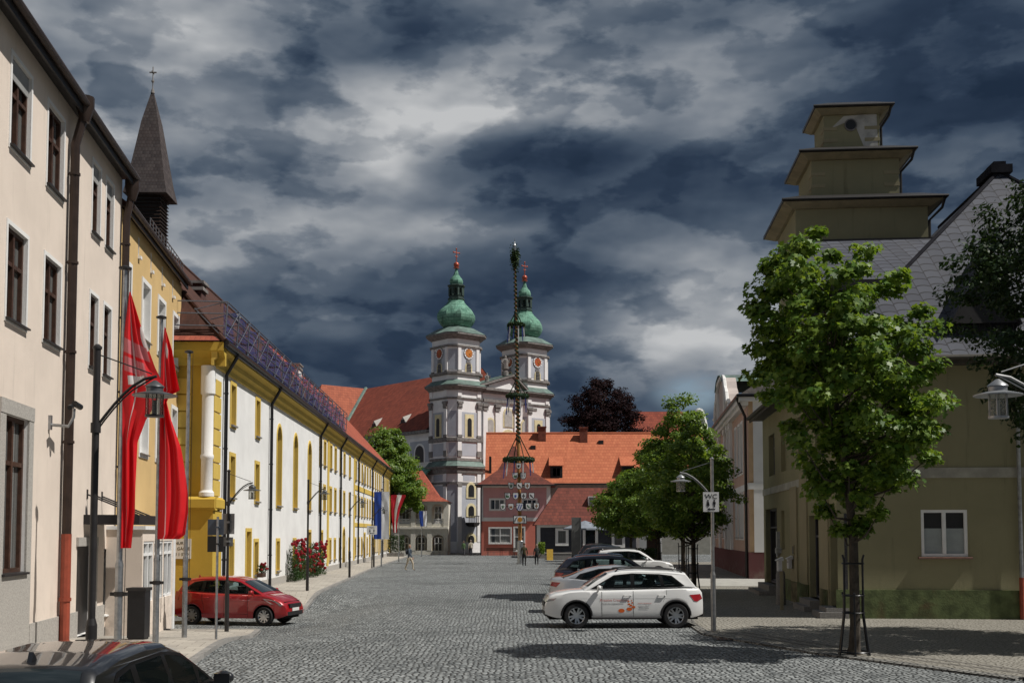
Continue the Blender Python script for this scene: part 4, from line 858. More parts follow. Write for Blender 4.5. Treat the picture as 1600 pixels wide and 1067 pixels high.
        for a, L0, w in ((-.9, .42, .05), (.35, .6, .035)): ck_u, ck_w = math.cos(a), math.sin(a); fplate(ck, f, [(c - ck_w * w, cz + ck_u * w), (c + ck_u * L0, cz + ck_w * L0), (c + ck_w * w, cz - ck_u * w)], .15, .19, x)
        ck.build('clock', [fm, m_stone, m_chwhite, m_gold], t, None)
    Z = zc
    mb = MB(); prof = [(1.55, Z(514.5)), (1.85, Z(512)), (2.3, Z(508)), (2.62, Z(502)), (2.72, Z(497)), (2.66, Z(492)), (2.4, Z(487)), (1.95, Z(482)), (1.5, Z(477)), (1.2, Z(472.5)), (1.05, Z(468.5))]
    mb.lathe(prof, 8, (x, 0, 0), math.pi / 8); mb.build('onion_dome', m_copper, t, 38)
    mb = MB(); mb.lathe([(1.2, Z(469)), (1.2, Z(467)), (1.02, Z(466.5)), (1.02, Z(463.5)), (1.1, Z(463))], 8, (x, 0, 0), math.pi / 8)
    for k in range(8):
        a = math.pi / 8 + k * math.pi / 4; cx, cy = x + .92 * math.cos(a), .92 * math.sin(a); mb.box(cx - .14, cx + .14, cy - .14, cy + .14, Z(463.5), Z(449))
    mb.lathe([(1.02, Z(452)), (1.05, Z(449.5)), (1.25, Z(448)), (1.25, Z(446.5)), (1.0, Z(445.5))], 8, (x, 0, 0), math.pi / 8); mb.lathe([(.25, Z(463)), (.25, Z(450))], 8, (x, 0, 0)); mb.build('lantern', M('dark_copper', (.035, .06, .05), .6, .35, 2) if 'dark_copper' not in bpy.data.materials else bpy.data.materials['dark_copper'], t)
    mb = MB(); mb.lathe([(.78, Z(446)), (.92, Z(443)), (.96, Z(440)), (.86, Z(436.5)), (.58, Z(433)), (.36, Z(429)), (.22, Z(424)), (.14, Z(418.5))], 8, (x, 0, 0), math.pi / 8); mb.build('small_onion', m_copper, t, 38)
    mb = MB(); mb.ball((x, 0, Z(414)), .40, 14, 8); mb.lathe([(.42, Z(419.5)), (.42, Z(418.5)), (.2, Z(417.5))], 10, (x, 0, 0)); mb.tube([(x, 0, Z(411)), (x, 0, Z(389))], .07, 6)
    for zz, w in ((Z(395), .48), (Z(401), .22)): mb.tube([(x - w, 0, zz), (x + w, 0, zz)], .065, 6)
    for px_, pz in ((-.5, Z(395)), (.5, Z(395)), (0, Z(389))): mb.ball((x + px_, 0, pz), .12, 8, 5)
    mb.build('cross', m_redball, t)
    return t
T1 = tower(0, VIS, m_face); T2 = tower(SP_, VIS, m_red_face)
# front between the towers: pilasters, niches, pediment
mb = MB(); ya = -A_ + .35; xa, xb = A_ - .3, SP_ - A_ + .3; Zf = lambda px, y: P(px, y, DC + 3.5).z
mb.box(xa, xb, ya, 4, 0, zB - .6); fr = mb.build('front', m_chwhite, CH, None)
mb = MB()
for z0, z1, o in ((zB - .7, zB - .35, .35), (zB - .35, zB, .75), (zB - 1.9, zB - 1.5, .25), (zA - .6, zA - .2, .5), (zc(693), zc(687), .15)): mb.box(xa, xb, ya - o, ya + .01, z0, z1)
mb.each('front_cornice', m_stone, fr)
px_x = lambda px: hit(CH, px, 640, ya)[0]
mb, mc_ = MB(), MB()
for px in (757.5, 776.5, 832, 806):
    xx = px_x(px); mb.box(xx - .38, xx + .38, ya - .2, ya, 0, zB - 3.2); mc_.box(xx - .5, xx + .5, ya - .42, ya, zB - 2.6, zB - 2.2); mc_.box(xx - .4, xx + .4, ya - .32, ya, zB - 3.1, zB - 2.6)
mb.each('front_pilaster', m_chwhite, fr); mc_.each('front_capital', m_stone, fr)
ff = (Vector((0, ya, 0)), Vector((1, 0, 0)), Vector((0, -1, 0)), 12)
mb = MB()
for px in (757.5, 776.5, 793, 806, 832):pass
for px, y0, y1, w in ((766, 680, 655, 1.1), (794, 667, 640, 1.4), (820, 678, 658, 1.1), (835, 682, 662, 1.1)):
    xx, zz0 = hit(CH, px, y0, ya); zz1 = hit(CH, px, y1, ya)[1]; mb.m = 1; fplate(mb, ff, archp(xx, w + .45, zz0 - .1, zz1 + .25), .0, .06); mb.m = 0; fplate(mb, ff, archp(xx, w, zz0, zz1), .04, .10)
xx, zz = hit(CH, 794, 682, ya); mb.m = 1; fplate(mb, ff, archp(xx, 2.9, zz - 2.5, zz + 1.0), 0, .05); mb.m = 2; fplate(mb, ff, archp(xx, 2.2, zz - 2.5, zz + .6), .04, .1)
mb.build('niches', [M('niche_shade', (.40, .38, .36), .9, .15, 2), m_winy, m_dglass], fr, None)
apx, apz = hit(CH, 803, 584, ya - .7); pl, pr_ = hit(CH, 740, 606, ya - .7)[0], SP_ - 2.2
pl = max(pl, 1.6)
mb = MB(); mb.extr([(pl + .5, zB), (pr_ - .3, zB), (apx, apz - .5)], 'y', ya - .25, ya + .8); mb.build('pediment', m_chwhite, fr, None)
mb = MB()
for e in (pl, pr_): mb.loft([[(e, ya - .8, zB + .01), (e, ya - .8, zB + .35), (e, ya + .8, zB + .35), (e, ya + .8, zB + .01)], [(apx, ya - .8, apz - .35), (apx, ya - .8, apz), (apx, ya + .8, apz), (apx, ya + .8, apz - .35)]])
mb.each('raking_cornice', m_stone, fr)
mb = MB()
for e in (pl, pr_): mb.poly([(e, ya - .85, zB + .36), (apx, ya - .85, apz + .02), (apx, ya + 3.5, apz + .02), (e, ya + 3.5, zB + .36)])
mb.each('pediment_roof', m_copper2, fr)
def statue(nm, x, y, z, h, par):
    mb = MB(); mb.lathe([(h * .16, 0), (h * .16, h * .2), (h * .12, h * .22), (h * .10, h * .26), (h * .17, h * .34), (h * .14, h * .55), (h * .17, h * .68), (h * .15, h * .78), (h * .06, h * .83), (h * .075, h * .90), (h * .05, h * .98), (.005, h)], 10, (x, y, z)); mb.tube([(x - h * .14, y, z + h * .74), (x - h * .22, y - .1, z + h * .62), (x - h * .1, y - .15, z + h * .55)], [h * .06, h * .045, h * .035], 6); mb.tube([(x + h * .14, y, z + h * .74), (x + h * .24, y - .1, z + h * .66), (x + h * .2, y - .2, z + h * .82)], [h * .06, h * .045, h * .035], 6); mb.build(nm, m_stone, par)
statue('statue', apx - 1.0, ya, apz - .3, 2.9, fr); statue('statue', A_ + .35, -A_ + .3, zB + .2, 1.9, fr); statue('statue', SP_ - A_ - .5, -A_ + .1, zB + .2, 1.9, fr)
# nave, aisle, transept
RN = 26.0; EN = zc(671); xc = SP_ / 2; x0, x1 = -3.5, SP_ + 3.5; yN0, yN1 = 2.0, 34.4
mb = MB(); m0 = hit(CH, 655, 700, -2.6 + 0)
mb.box(-2.9, SP_ + 2.9, 2.2, 48, 0, EN - .2); nav = mb.build('nave', m_chwhite, CH, None)
mb = MB()
for a, b in ((0, 1),):
    mb.poly([(x0, yN0, EN), (x0, 50, EN), (xc, 50, RN), (xc, yN0, RN)]); mb.poly([(x1, yN0, EN), (x1, 50, EN), (xc, 50, RN), (xc, yN0, RN)]); mb.poly([(x0, 50, EN), (xc, 50, RN), (x1, 50, EN)]); mb.poly([(x0 + .5, yN0 + .05, EN), (xc, yN0 + .05, RN), (x1 - .5, yN0 + .05, EN)])
nr = mb.build('nave_roof', t_church, CH, None)
mb = MB(); mb.box(x0 - .05, x0 + .6, yN0, 27, EN - .45, EN - .05); mb.build('nave_eaves', m_stone, nr, None)
slope = (RN - EN) / (xc - x0)
for px, py in ((590, 656), (634, 651)):
    # roof dormers: find depth on the roof plane along the nave by a short search
    best = None
    for k in range(60):
        yy = 4 + k * .5; xx = x0 + 2.2; zz = EN + 2.2 * slope; w = CH.matrix_basis @ Vector((xx, yy, zz)); u = 800 + F * w.x / w.y
        if best is None or abs(u - px) < best[0]: best = (abs(u - px), yy)
    yy = best[1]; xx = x0 + 2.4; zz = EN + 2.4 * slope
    mb = MB(); mb.loft([[(xx - .8, yy - .75, zz - .8 * slope), (xx - .8, yy + .75, zz - .8 * slope), (xx - .8, yy, zz + .1)], [(xx + .3, yy - .5, zz + .1), (xx + .3, yy + .5, zz + .1), (xx + .9, yy, zz + .75)]]); mb.m = 1; mb.box(xx - .83, xx - .78, yy - .45, yy + .45, zz - .8 * slope, zz - .3); mb.build('roof_dormer', [m_granite, m_dglass], nr, None)
yt = 32.4; tw2 = 7.4; tx0 = -9.0
mb = MB(); ez = EN - .1
mb.poly([(tx0, yt - tw2, ez), (xc - (0), yt - tw2 * 0 - 0, RN + .02), (tx0 + 7.0, yt, RN + .02)]); mb.poly([(tx0, yt - tw2, ez), (x0 - .2, yt - tw2, ez), (xc, yt, RN + .02)]); mb.m = 1; mb.poly([(tx0, yt - tw2, ez), (tx0, yt + tw2, ez), (tx0 + 7, yt, RN + .02)]); mb.poly([(tx0, yt + tw2, ez), (x0, yt + tw2, ez), (xc, yt, RN), (tx0 + 7, yt, RN + .02)])
trf = mb.build('transept_roof', [tiles('sunlit_church_tiles', (.36, .11, .062), (.29, .085, .05), bw=.4, bh=.55, dirt=.25), t_church], CH, None)  # front slope gets lighter tiles, its sunlight painted into the colour
mb = MB(); mb.tube([(x0 - .1, yt - tw2 - .05, ez + .1), (xc, yt - .05, RN + .1)], .28, 6); mb.build('copper_valley', m_copper2, trf)
mb = MB(); mb.box(tx0 + .5, 0, yt - tw2 + .5, yt + tw2 - .5, 0, ez - .1); mb.build('transept', m_chwhite, CH, None)
mb = MB(); mb.poly([(tx0 - .5, yt + 5, ez - .5), (tx0 - 9, yt + 5, ez - .5), (tx0 - 9, yt + 9, RN - 2.2), (tx0 + 3, yt + 9, RN - 2.2)]); mb.poly([(tx0 - 9, yt + 5, ez - .5), (tx0 - 9, yt + 13, ez - .5), (tx0 - 9, yt + 9, RN - 2.2)]); mb.build('choir_roof', t_church, CH, None)
mb = MB(); mb.box(-6.0, -2.8, 1.5, 26, 0, 8.6); ais = mb.build('side_aisle', m_chwhite, CH, None)
mb = MB(); mb.poly([(-6.5, 1.0, 8.6), (-6.5, 26.5, 8.6), (-2.9, 26.5, 11.6), (-2.9, 1.0, 11.6)]); mb.box(-6.55, -2.9, .95, 1.05, 8.3, 8.7); mb.build('aisle_roof', m_copper, ais, None)
for yy in (4.2, 11.5, 18.8):
    ff2 = (Vector((-2.9, yy + 3, 0)), Vector((0, -1, 0)), Vector((-1, 0, 0)), 6)
    mb = MB(); mb.m = 1; fplate(mb, ff2, [(0.2, 12.1), (5.8, 12.1), (5.8, EN - 1.0), (.2, EN - 1.0)], 0, .12); mb.m = 2; fplate(mb, ff2, [(.7, 12.3), (5.3, 12.3), (5.3, EN - 1.5), (.7, EN - 1.5)], .1, .15); mb.m = 1; fplate(mb, ff2, archp(3, 2.6, 12.3, EN - 1.8), .14, .19); mb.m = 0; fplate(mb, ff2, archp(3, 2.0, 12.3, EN - 2.1), .18, .22); mb.build('nave_window', [m_dglass, m_chwhite, m_blue], nav, None)
# low wing of the front: small stacked windows right of the near tower
ff = (Vector((0, -A_ - .02, 0)), Vector((1, 0, 0)), Vector((0, -1, 0)), 12)
mb = MB()
for yy0, yy1, w in ((776, 757, .95), (805, 790, .95), (848, 836, 1.0)):
    xx, z0 = hit(CH, 735.5, yy0, -A_); z1_ = hit(CH, 735.5, yy1, -A_)[1]; mb.m = 1; fplate(mb, ff, archp(xx, w + .7, z0 - .2, z1_ + .35), .03, .09); mb.m = 0; fplate(mb, ff, archp(xx, w, z0, z1_), .07, .13)
mb.each('stair_window', [m_dglass, m_winy], T1, None)
mb = MB(); xx, z0 = hit(CH, 735.5, 816, -A_); mb.extr([(-1.0, z0), (1.0, z0), (.85, z0 - .35), (.3, z0 - .6), (-.3, z0 - .6), (-.85, z0 - .35)], 'y', -A_ - .75, -A_ - .1); mb.v = [Vector((v.x + xx, v.y, v.z)) for v in mb.v]
for k in range(6): mb.tube([(xx - .8 + k * .32, -A_ - .7, z0), (xx - .8 + k * .32, -A_ - .7, z0 + .8)], .05, 5)
mb.box(xx - .9, xx + .9, -A_ - .75, -A_ - .62, z0 + .8, z0 + .9); mb.build('small_balcony', m_dark, T1)

# ---------------------------------------------------------------- houses below the church
def winbox(par, px0, px1, py0, py1, T, off=0, cols=2, tr=.0, fmat=None, gm=None, sur=.14, smat=None, nm='window'):
    a = hit(T, px0, py1, off); b = hit(T, px1, py0, off); w, h = b[0] - a[0], b[1] - a[1]
    wo = window(par, a[0], a[1], w, h, off - .04, fmat or m_whitep, gm or m_glass, cols, tr, .07, nm)
    if sur: surround(wo, w, h, .05, sur, .14, smat or m_trim)
    return wo
RH = thing('rose_house', 'two storey red and rose house with white band and hipped tile roof', 'house', (P(752, 834, 133.5).x, 133.5, 0), 0)
W_ = hit(RH, 860, 834)[0]; H_ = hit(RH, 806, 758)[1]; zb = hit(RH, 806, 811)[1]
mb = MB(); mb.box(0, W_, 0, 6.5, 0, zb); mb.build('lower_wall', m_redlo, RH, None)
mb = MB(); mb.box(0, W_, 0.02, 6.5, zb, H_); mb.build('upper_wall', m_redup, RH, None)
mb = MB(); mb.box(-.03, W_ + .03, -.06, .0, zb - .22, zb + .22); mb.box(-.02, .22, -.05, .0, zb + .22, H_); mb.box(W_ - .45, W_ + .02, -.05, .0, zb + .22, H_); mb.box(-.02, W_ + .02, -.07, 0, H_ - .25, H_); mb.each('white_band', m_trim, RH)
cx = hit(RH, 803, 834)[0]; ap = P(803, 697, 137).z
mb = MB(); o = .75; ring0 = [(-o, -o, H_), (W_ + o, -o, H_), (W_ + o, 6.5, H_), (-o, 6.5, H_)]; rm = [(cx - 1.9, 1.4, H_ + 1.9), (cx + 1.9, 1.4, H_ + 1.9), (cx + 1.9, 6.0, H_ + 1.9), (cx - 1.9, 6.0, H_ + 1.9)]
mb.loft([ring0, [(p[0] * .8 + q[0] * .2, p[1] * .8 + q[1] * .2, H_ + .28) for p, q in zip(ring0, rm)], rm, [(cx - .1, 3.4, ap), (cx + .1, 3.4, ap), (cx + .1, 5, ap), (cx - .1, 5, ap)]]); mb.build('roof', t_old, RH, None)
winbox(RH, 765, 803, 829, 778 + 3, RH) if False else None
winbox(RH, 766, 788, 780, 796, RH, 0, 3); winbox(RH, 817, 838, 780, 796, RH, 0, 3); winbox(RH, 765, 798, 825, 848, RH, 0, 2, .5, gm=m_glassl)
winbox(RH, 804, 819, 824, 860, RH, 0, 1, .6, nm='door')
mb = MB(); mb.tube([(.0, -.15, H_ - .1), (-.05, -.15, H_ - .6), (-.05, -.12, .1)], .07, 8); mb.tube([(-.75, -.82, H_), (W_ + .75, -.82, H_)], .09, 8); mb.build('downpipe', m_dark, RH)
OH = thing('orange_roof_house', 'long house with a bright orange tiled roof and chimneys below the church', 'house', (P(757.5, 834, 140).x, 140, 0), 0)
W2 = hit(OH, 1112, 834)[0]; e = hit(OH, 900, 756)[1]; rz = hit(OH, 900, 677, 6.2)[1]
mb = MB(); mb.box(.2, W2 - .2, 0, 11.5, 0, e - .05); mb.build('wall', M('grey_render', (.30, .29, .25), .9, .12, 1.5), OH, None)
mb = MB(); mb.loft([[(x, -.5, e), (x, 6.2, rz), (x, 11.5, e + .5)] for x in (0, W2)]); orf = mb.build('roof', t_orange, OH, None)
mb = MB(); mb.tube([(0, 6.2, rz + .03), (W2, 6.2, rz + .03)], .13, 8); mb.build('ridge', t_orange, orf); mb = MB(); mb.tube([(0, -.6, e), (W2, -.6, e)], .09, 8); mb.build('gutter', m_dark, orf)
kk = (rz - e) / 6.7
def onroof(px, py):
    for i in range(200):
        y = -.5 + 6.7 * i / 200; x, z = hit(OH, px, py, y)
        if z <= e + (y + .5) * kk: return x, y, z
    return x, y, z
for px0, px1, yt_, yb_ in ((841, 853, 666, 690), (906, 918, 667, 692)):
    xa_, ya_, za_ = onroof(px0, yb_); xb_ = hit(OH, px1, yb_, ya_)[0]; zt_ = hit(OH, px0, yt_, ya_)[1]
    mb = MB(); mb.box(xa_, xb_, ya_, ya_ + .8, za_ - .8, zt_); mb.box(xa_ - .08, xb_ + .08, ya_ - .08, ya_ + .88, zt_ - .15, zt_ + .003); mb.build('chimney', M('chimney_brick', (.17, .055, .035), .9, .25, 3), orf, None)
x, y, z = onroof(766, 738); mb = MB(); mb.box(x - .15, x + .15, y - .15, y + .15, z - .5, hit(OH, 766, 713, y)[1]); mb.build('flue', m_dark, orf, None)
for px, py in ((833, 701), (939, 693)):
    x, y, z = onroof(px, py); mb = MB(); mb.box(x - .32, x + .32, y - .12, y + .3, z - .3, z + .42); mb.build('roof_hatch', m_dark, orf, None)
for px0, px1, yb_, yt_ in ((860, 879, 747, 727), (972, 991, 747, 727)):
    xa_, ya_, za_ = onroof((px0 + px1) / 2, yb_); xa_ = hit(OH, px0, yb_, ya_)[0]; xb_ = hit(OH, px1, yb_, ya_)[0]; zt_ = hit(OH, px0, yt_, ya_)[1]; yy = ya_ + (zt_ + 1.2 - za_) / kk
    mb = MB(); mb.box(xa_, xb_, ya_, yy - .6, za_ - .1, zt_); dm = mb.build('dormer', m_dark, orf, None)
    mb = MB(); mb.poly([(xa_ - .2, ya_ - .3, zt_), (xb_ + .2, ya_ - .3, zt_), (xb_ + .1, yy + .2, zt_ + 1.35), (xa_ - .1, yy + .2, zt_ + 1.35)]); mb.poly([(xa_ - .2, ya_ - .3, zt_ - .08), (xb_ + .2, ya_ - .3, zt_ - .08), (xb_ + .2, ya_ - .3, zt_), (xa_ - .2, ya_ - .3, zt_)]); mb.build('dormer_roof', t_orange, dm, None)
    window(dm, xa_ + .25, za_ + .2, xb_ - xa_ - .5, zt_ - za_ - .45, ya_ - .02, m_dark, m_glassl, 2, 0, .07)
LH = thing('low_grey_house', 'low dark grey cafe house with white framed windows and mossy red roof', 'house', (P(839, 834, 120).x, 120, 0), 0)
W3 = hit(LH, 1000, 834)[0]; e3 = hit(LH, 860, 820)[1]; r3 = hit(LH, 900, 762, 4.0)[1]
mb = MB(); mb.box(0, W3, 0, 9, 0, e3); mb.build('wall', M('charcoal_render', (.035, .037, .045), .85, .15, 2), LH, None)
mb = MB(); mb.box(-.02, .35, -.05, .0, 0, e3); mb.box(-.02, W3, -.04, 0, e3 - .25, e3); mb.each('wall_strip', m_trim, LH)
hx = hit(LH, 872, 762, 4.0)[0]
mb = MB(); mb.loft([[(-.35, -.45, e3), (W3 + .4, -.45, e3), (W3 + .4, 9.4, e3), (-.35, 9.4, e3)], [(hx, 4.0, r3), (W3 - 3, 4.0, r3), (W3 - 3, 4.4, r3), (hx, 4.4, r3)]]); lrf = mb.build('roof', t_old, LH, None)
a = hit(LH, 919, 790, 2.0); mb = MB(); mb.box(a[0], a[0] + .75, 1.6, 3.0, a[1], a[1] + 1.0); mb.m = 1; mb.box(a[0] + .08, a[0] + .67, 1.57, 1.6, a[1] + .08, a[1] + .92); mb.build('skylight', [m_whitep, m_glass], lrf, None)
for px0, px1, y0, y1 in ((871, 885, 828, 849), (914, 931, 826, 858), (959, 973, 828, 852)): winbox(LH, px0, px1, y0, y1, LH, 0, 1, 0, sur=.22)
AR = thing('arcade_house', 'cream two storey arcade house with arched openings and hipped red roof', 'house', (P(600, 834, 138).x, 138, 0), 0)
ax = lambda px: hit(AR, px, 834)[0]; az_ = lambda y: hit(AR, 650, y)[1]
W4 = ax(699); H4 = az_(783)
aops = []
for px in (633, 658.5, 684): aops += [(ax(px - 9), ax(px + 9), az_(818), az_(786.5), .68)]
for px in (632, 658, 684.5): aops += [(ax(px - 9.3), ax(px + 9.3), .05, az_(835), .7)]
aops.append((ax(606), ax(622), az_(818), az_(786.5), .6))
m_arc = plaster('arcade_cream', (.70, .67, .59)); mb = MB(); wall(mb, 0, W4, 0, H4, aops, 0, .45, 0, 1); mb.build('wall', [m_arc, m_winy], AR, None)
mb = MB(); mb.box(0, W4, 2.6, 7, 0, H4); mb.box(0, W4, .5, 2.6, az_(826) - .2, az_(822)); mb.build('inner_wall', m_arc, AR, None)
for i, o in enumerate(aops):
    w, h = o[1] - o[0], o[3] - o[2]
    window(AR, o[0] + .25, o[2] + .05, w - .5, h - .35, .7, m_whitep, m_dglass if i == 5 else m_glass, 2, .62, .07, 'window')
    surround(AR, 1, 1, 0, .1, .05, m_winy) if False else None
mb = MB()
for z0, z1, o in ((H4 - .35, H4, .25), (az_(826), az_(823), .18), (0, .5, .06)): mb.box(0, W4, -o, 0, z0, z1)
for px in (620, 645.5, 671, 696.5): mb.box(ax(px) - .28, ax(px) + .28, -.08, .0, .5, H4 - .35)
mb.each('band', m_arc, AR)
mb = MB()
for px in (633, 658.5, 684):
    for k in range(9): xx = ax(px - 9) + (ax(px + 9) - ax(px - 9)) * (k + .5) / 9; mb.lathe([(.05, az_(818)), (.08, az_(814.5)), (.04, az_(811.5))], 6, (xx, .1, 0))
    mb.box(ax(px - 9), ax(px + 9), .02, .18, az_(811.5), az_(810)); mb.box(ax(px - 9), ax(px + 9), .02, .18, az_(818.5), az_(817.5))
mb.each('baluster', m_trim, AR)
ar = hit(AR, 640, 735, 4)[1]
mb = MB(); o = .5; mb.loft([[(-o, -o, H4), (W4 + .2, -o, H4), (W4 + .2, 8, H4), (-o, 8, H4)], [(.5, .6, H4 + .8), (W4 - 1.3, .6, H4 + .8), (W4 - 1.3, 7.2, H4 + .8), (.5, 7.2, H4 + .8)], [(2.4, 4, ar), (W4 - 3.4, 4, ar), (W4 - 3.4, 4.4, ar), (2.4, 4.4, ar)]]); mb.build('roof', t_red, AR, None)
# white curved gable far behind, small portal house
WG = thing('white_gable_house', 'white curved baroque gable with red roof far behind the trees', 'house', (P(1010, 834, 190).x, 190, 0), 0)
w5 = hit(WG, 1108, 834)[0]; g0 = hit(WG, 1068, 834)[0]; gz = hit(WG, 1090, 641)[1]; ez5 = hit(WG, 1090, 690)[1]
mb = MB(); pr = [(g0, 0), (g0, ez5 - 3)]; nn = 14
for i in range(nn + 1): t_ = i / nn; pr.append((g0 + 1.2 + (w5 - g0 - 1.2) * .5 * t_ * .9, ez5 + (gz - ez5) * math.sin(t_ * math.pi / 2)))
for i in range(nn + 1): t_ = 1 - i / nn; pr.append((w5 - (w5 - g0 - 1.2) * .5 * t_ * .9 + (0 if i else 0), ez5 + (gz - ez5) * math.sin(t_ * math.pi / 2) if i else gz))
pr += [(w5, ez5 - 3), (w5, 0)]
mb.extr(pr, 'y', -.4, .4); mb.build('gable', m_trim, WG, None)
mb = MB()
for p, q in zip(pr[2:], pr[3:-2]): mb.tube([(p[0], -.45, p[1]), (q[0], -.45, q[1])], .35, 6)
mb.build('gable_scroll', m_white, WG)
mb = MB(); zr5 = hit(WG, 1040, 638)[1]; mb.loft([[(-2, -1, ez5 - 2), (-2, 5, zr5), (-2, 11, ez5 - 2)], [(g0 + 1, -1, ez5 - 2), (g0 + 1, 5, zr5), (g0 + 1, 11, ez5 - 2)]]); mb.build('roof', t_church, WG, None)
mb = MB(); mb.box(-1.5, g0, 0, 10, 0, ez5 - 2); mb.build('wall', m_arc, WG, None)
PO = thing('gate_house', 'small white gate house with round arch and orange tiled roof', 'house', (P(999, 834, 113).x, 113, 0), 0)
w6 = hit(PO, 1034, 834)[0]; h6 = hit(PO, 1010, 828)[1]
mb = MB(); wall(mb, 0, w6, 0, h6, [(w6 * .32, w6 * .82, 0, h6 - .45, .42)], 0, .4); mb.poly([(0, 0, 0), (0, 3, 0), (0, 3, h6), (0, 0, h6)]); mb.poly([(w6, 0, 0), (w6, 3, 0), (w6, 3, h6), (w6, 0, h6)]); mb.build('wall', [m_trim, m_trim], PO, None)
mb = MB(); mb.box(.1, w6 - .1, 1.2, 1.4, 0, h6); mb.build('gate', m_brown, PO, None)
mb = MB(); mb.loft([[(-.2, -.3, h6), (-.2, 1.5, h6 + .75), (-.2, 3.3, h6)], [(w6 + .2, -.3, h6), (w6 + .2, 1.5, h6 + .75), (w6 + .2, 3.3, h6)]]); mb.build('roof', t_orange, PO, None)
# ---------------------------------------------------------------- foliage
MAPLE = np.array([(0, -.5), (.16, -.28), (.5, -.34), (.40, -.05), (.56, .22), (.24, .18), (0, .6), (-.24, .18), (-.56, .22), (-.40, -.05), (-.5, -.34), (-.16, -.28)])
OVAL = np.array([(0, -.5), (.26, -.2), (.28, .15), (0, .55), (-.28, .15), (-.26, -.2)])
def leaves(name, cen, nrm, size, tmpl, mat, rng, parent):
    """one crown mesh of many single leaves"""
    N = len(cen); k = len(tmpl)
    t = rng.normal(size=(N, 3)); t -= nrm * (t * nrm).sum(1)[:, None]; t /= np.linalg.norm(t, axis=1)[:, None] + 1e-9; b = np.cross(nrm, t)
    fold = np.abs(tmpl[:, 0]) * .35
    v = cen[:, None, :] + size[:, None, None] * (tmpl[None, :, 0, None] * t[:, None] + tmpl[None, :, 1, None] * b[:, None] - fold[None, :, None] * nrm[:, None])
    me = bpy.data.meshes.new(name); me.vertices.add(N * k); me.loops.add(N * k); me.polygons.add(N)
    me.vertices.foreach_set('co', v.astype(np.float32).ravel()); me.loops.foreach_set('vertex_index', np.arange(N * k, dtype=np.int32))
    me.polygons.foreach_set('loop_start', np.arange(0, N * k, k, dtype=np.int32)); me.polygons.foreach_set('loop_total', np.full(N, k, np.int32)); me.update(calc_edges=True)
    me.materials.append(mat); return link(name, me, parent)
def crown_points(rng, prof, ncl, per, rad, inner=.5):
    """clusters through a crown: prof = (z, centre x, radius) rows; returns cluster centres, leaf centres, normals"""
    zs = np.array([p[0] for p in prof]); xs = np.array([p[1] for p in prof]); rs = np.array([p[2] for p in prof])
    zz = np.linspace(zs[0], zs[-1], 400); rr = np.interp(zz, zs, rs); w = rr ** 1.3 + .05; w /= w.sum()
    cz = rng.choice(zz, ncl, p=w); r = np.interp(cz, zs, rs); a = rng.uniform(0, 2 * np.pi, ncl); q = np.sqrt(rng.uniform(inner ** 2, 1, ncl)) * rng.uniform(.82, 1.06, ncl)
    cl = np.stack([np.interp(cz, zs, xs) + np.cos(a) * r * q, np.sin(a) * r * q, cz], 1)
    off = rng.normal(size=(ncl, per, 3)); off /= np.linalg.norm(off, axis=2)[..., None]; off *= (rng.uniform(0, 1, (ncl, per, 1)) ** .45) * rad * rng.uniform(.65, 1.3, (ncl, 1, 1)); off[..., 2] *= .62
    pts = (cl[:, None, :] + off).reshape(-1, 3)
    ax = np.stack([np.interp(pts[:, 2], zs, xs), np.zeros(len(pts)), pts[:, 2] - .8], 1)
    out = pts - ax; out /= np.linalg.norm(out, axis=1)[:, None] + 1e-9
    o2 = off.reshape(-1, 3); o2 = o2 / (np.linalg.norm(o2, axis=1)[:, None] + 1e-9)
    n = out * .35 + o2 * .45 + rng.normal(size=pts.shape) * .45 + np.array([0, 0, .55]); n /= np.linalg.norm(n, axis=1)[:, None]
    return cl, pts, n
def tree(name, label, loc, prof, ncl, per, rad, lsize, mat, tmpl=MAPLE, tr=.12, group=None, seed=1, extra=(), inner=.5, limb=True):
    rng = np.random.default_rng(seed); t = thing(name, label, 'tree', loc, 0, group)
    cl, pts, n = crown_points(rng, prof, ncl, per, rad, inner)
    for cx, cz, rr, k in extra:
        o = rng.normal(size=(k, 3)); o *= (rng.uniform(0, 1, (k, 1)) ** .4) * rr / (np.linalg.norm(o, axis=1)[:, None] + 1e-9); pts = np.concatenate([pts, o + np.array([cx, 0, cz])]); q = o / rr * .5 + rng.normal(size=(k, 3)) * .45 + np.array([0, 0, .5]); n = np.concatenate([n, q / np.linalg.norm(q, axis=1)[:, None]]); cl = np.concatenate([cl, [[cx, 0, cz]] * 4])
    leaves('crown', pts, n, lsize * rng.uniform(.65, 1.25, len(pts)), tmpl, mat, rng, t)
    mb = MB(); z0, z1 = prof[0][0], prof[-1][0]; xt = prof[-1][1]; zt = z0 + (z1 - z0) * .8
    px_ = lambda z: xt * .7 * max(0, (z - z0) / (z1 - z0))
    zz = [0, .15, .6, z0, z0 + (zt - z0) * .35, z0 + (zt - z0) * .7, zt]; rr = [tr * 1.5, tr * 1.15, tr, tr * .85, tr * .62, tr * .38, tr * .12]
    mb.tube([(px_(z) + (.03 * math.sin(z * 3)), .03 * math.cos(z * 2.3), z) for z in zz], rr, 10)
    if limb:
        for c in cl[rng.permutation(len(cl))[:min(70, len(cl))]]:
            zb = max(z0 - .25, min(c[2] - .35 - .35 * math.hypot(c[0] - px_(c[2]), c[1]), zt)); b = Vector((px_(zb), 0, zb)); e = Vector(c); m = b.lerp(e, .5) + Vector((0, 0, -.12 + .1 * rng.normal())); q = tr * .34 * (1 - .5 * (zb - z0) / (z1 - z0))
            mb.tube([b, m, e], [q, q * .6, q * .18], 5, False)
    mb.build('trunk', m_bark, t); return t
b = G(1335, 1026); mp = 76.6
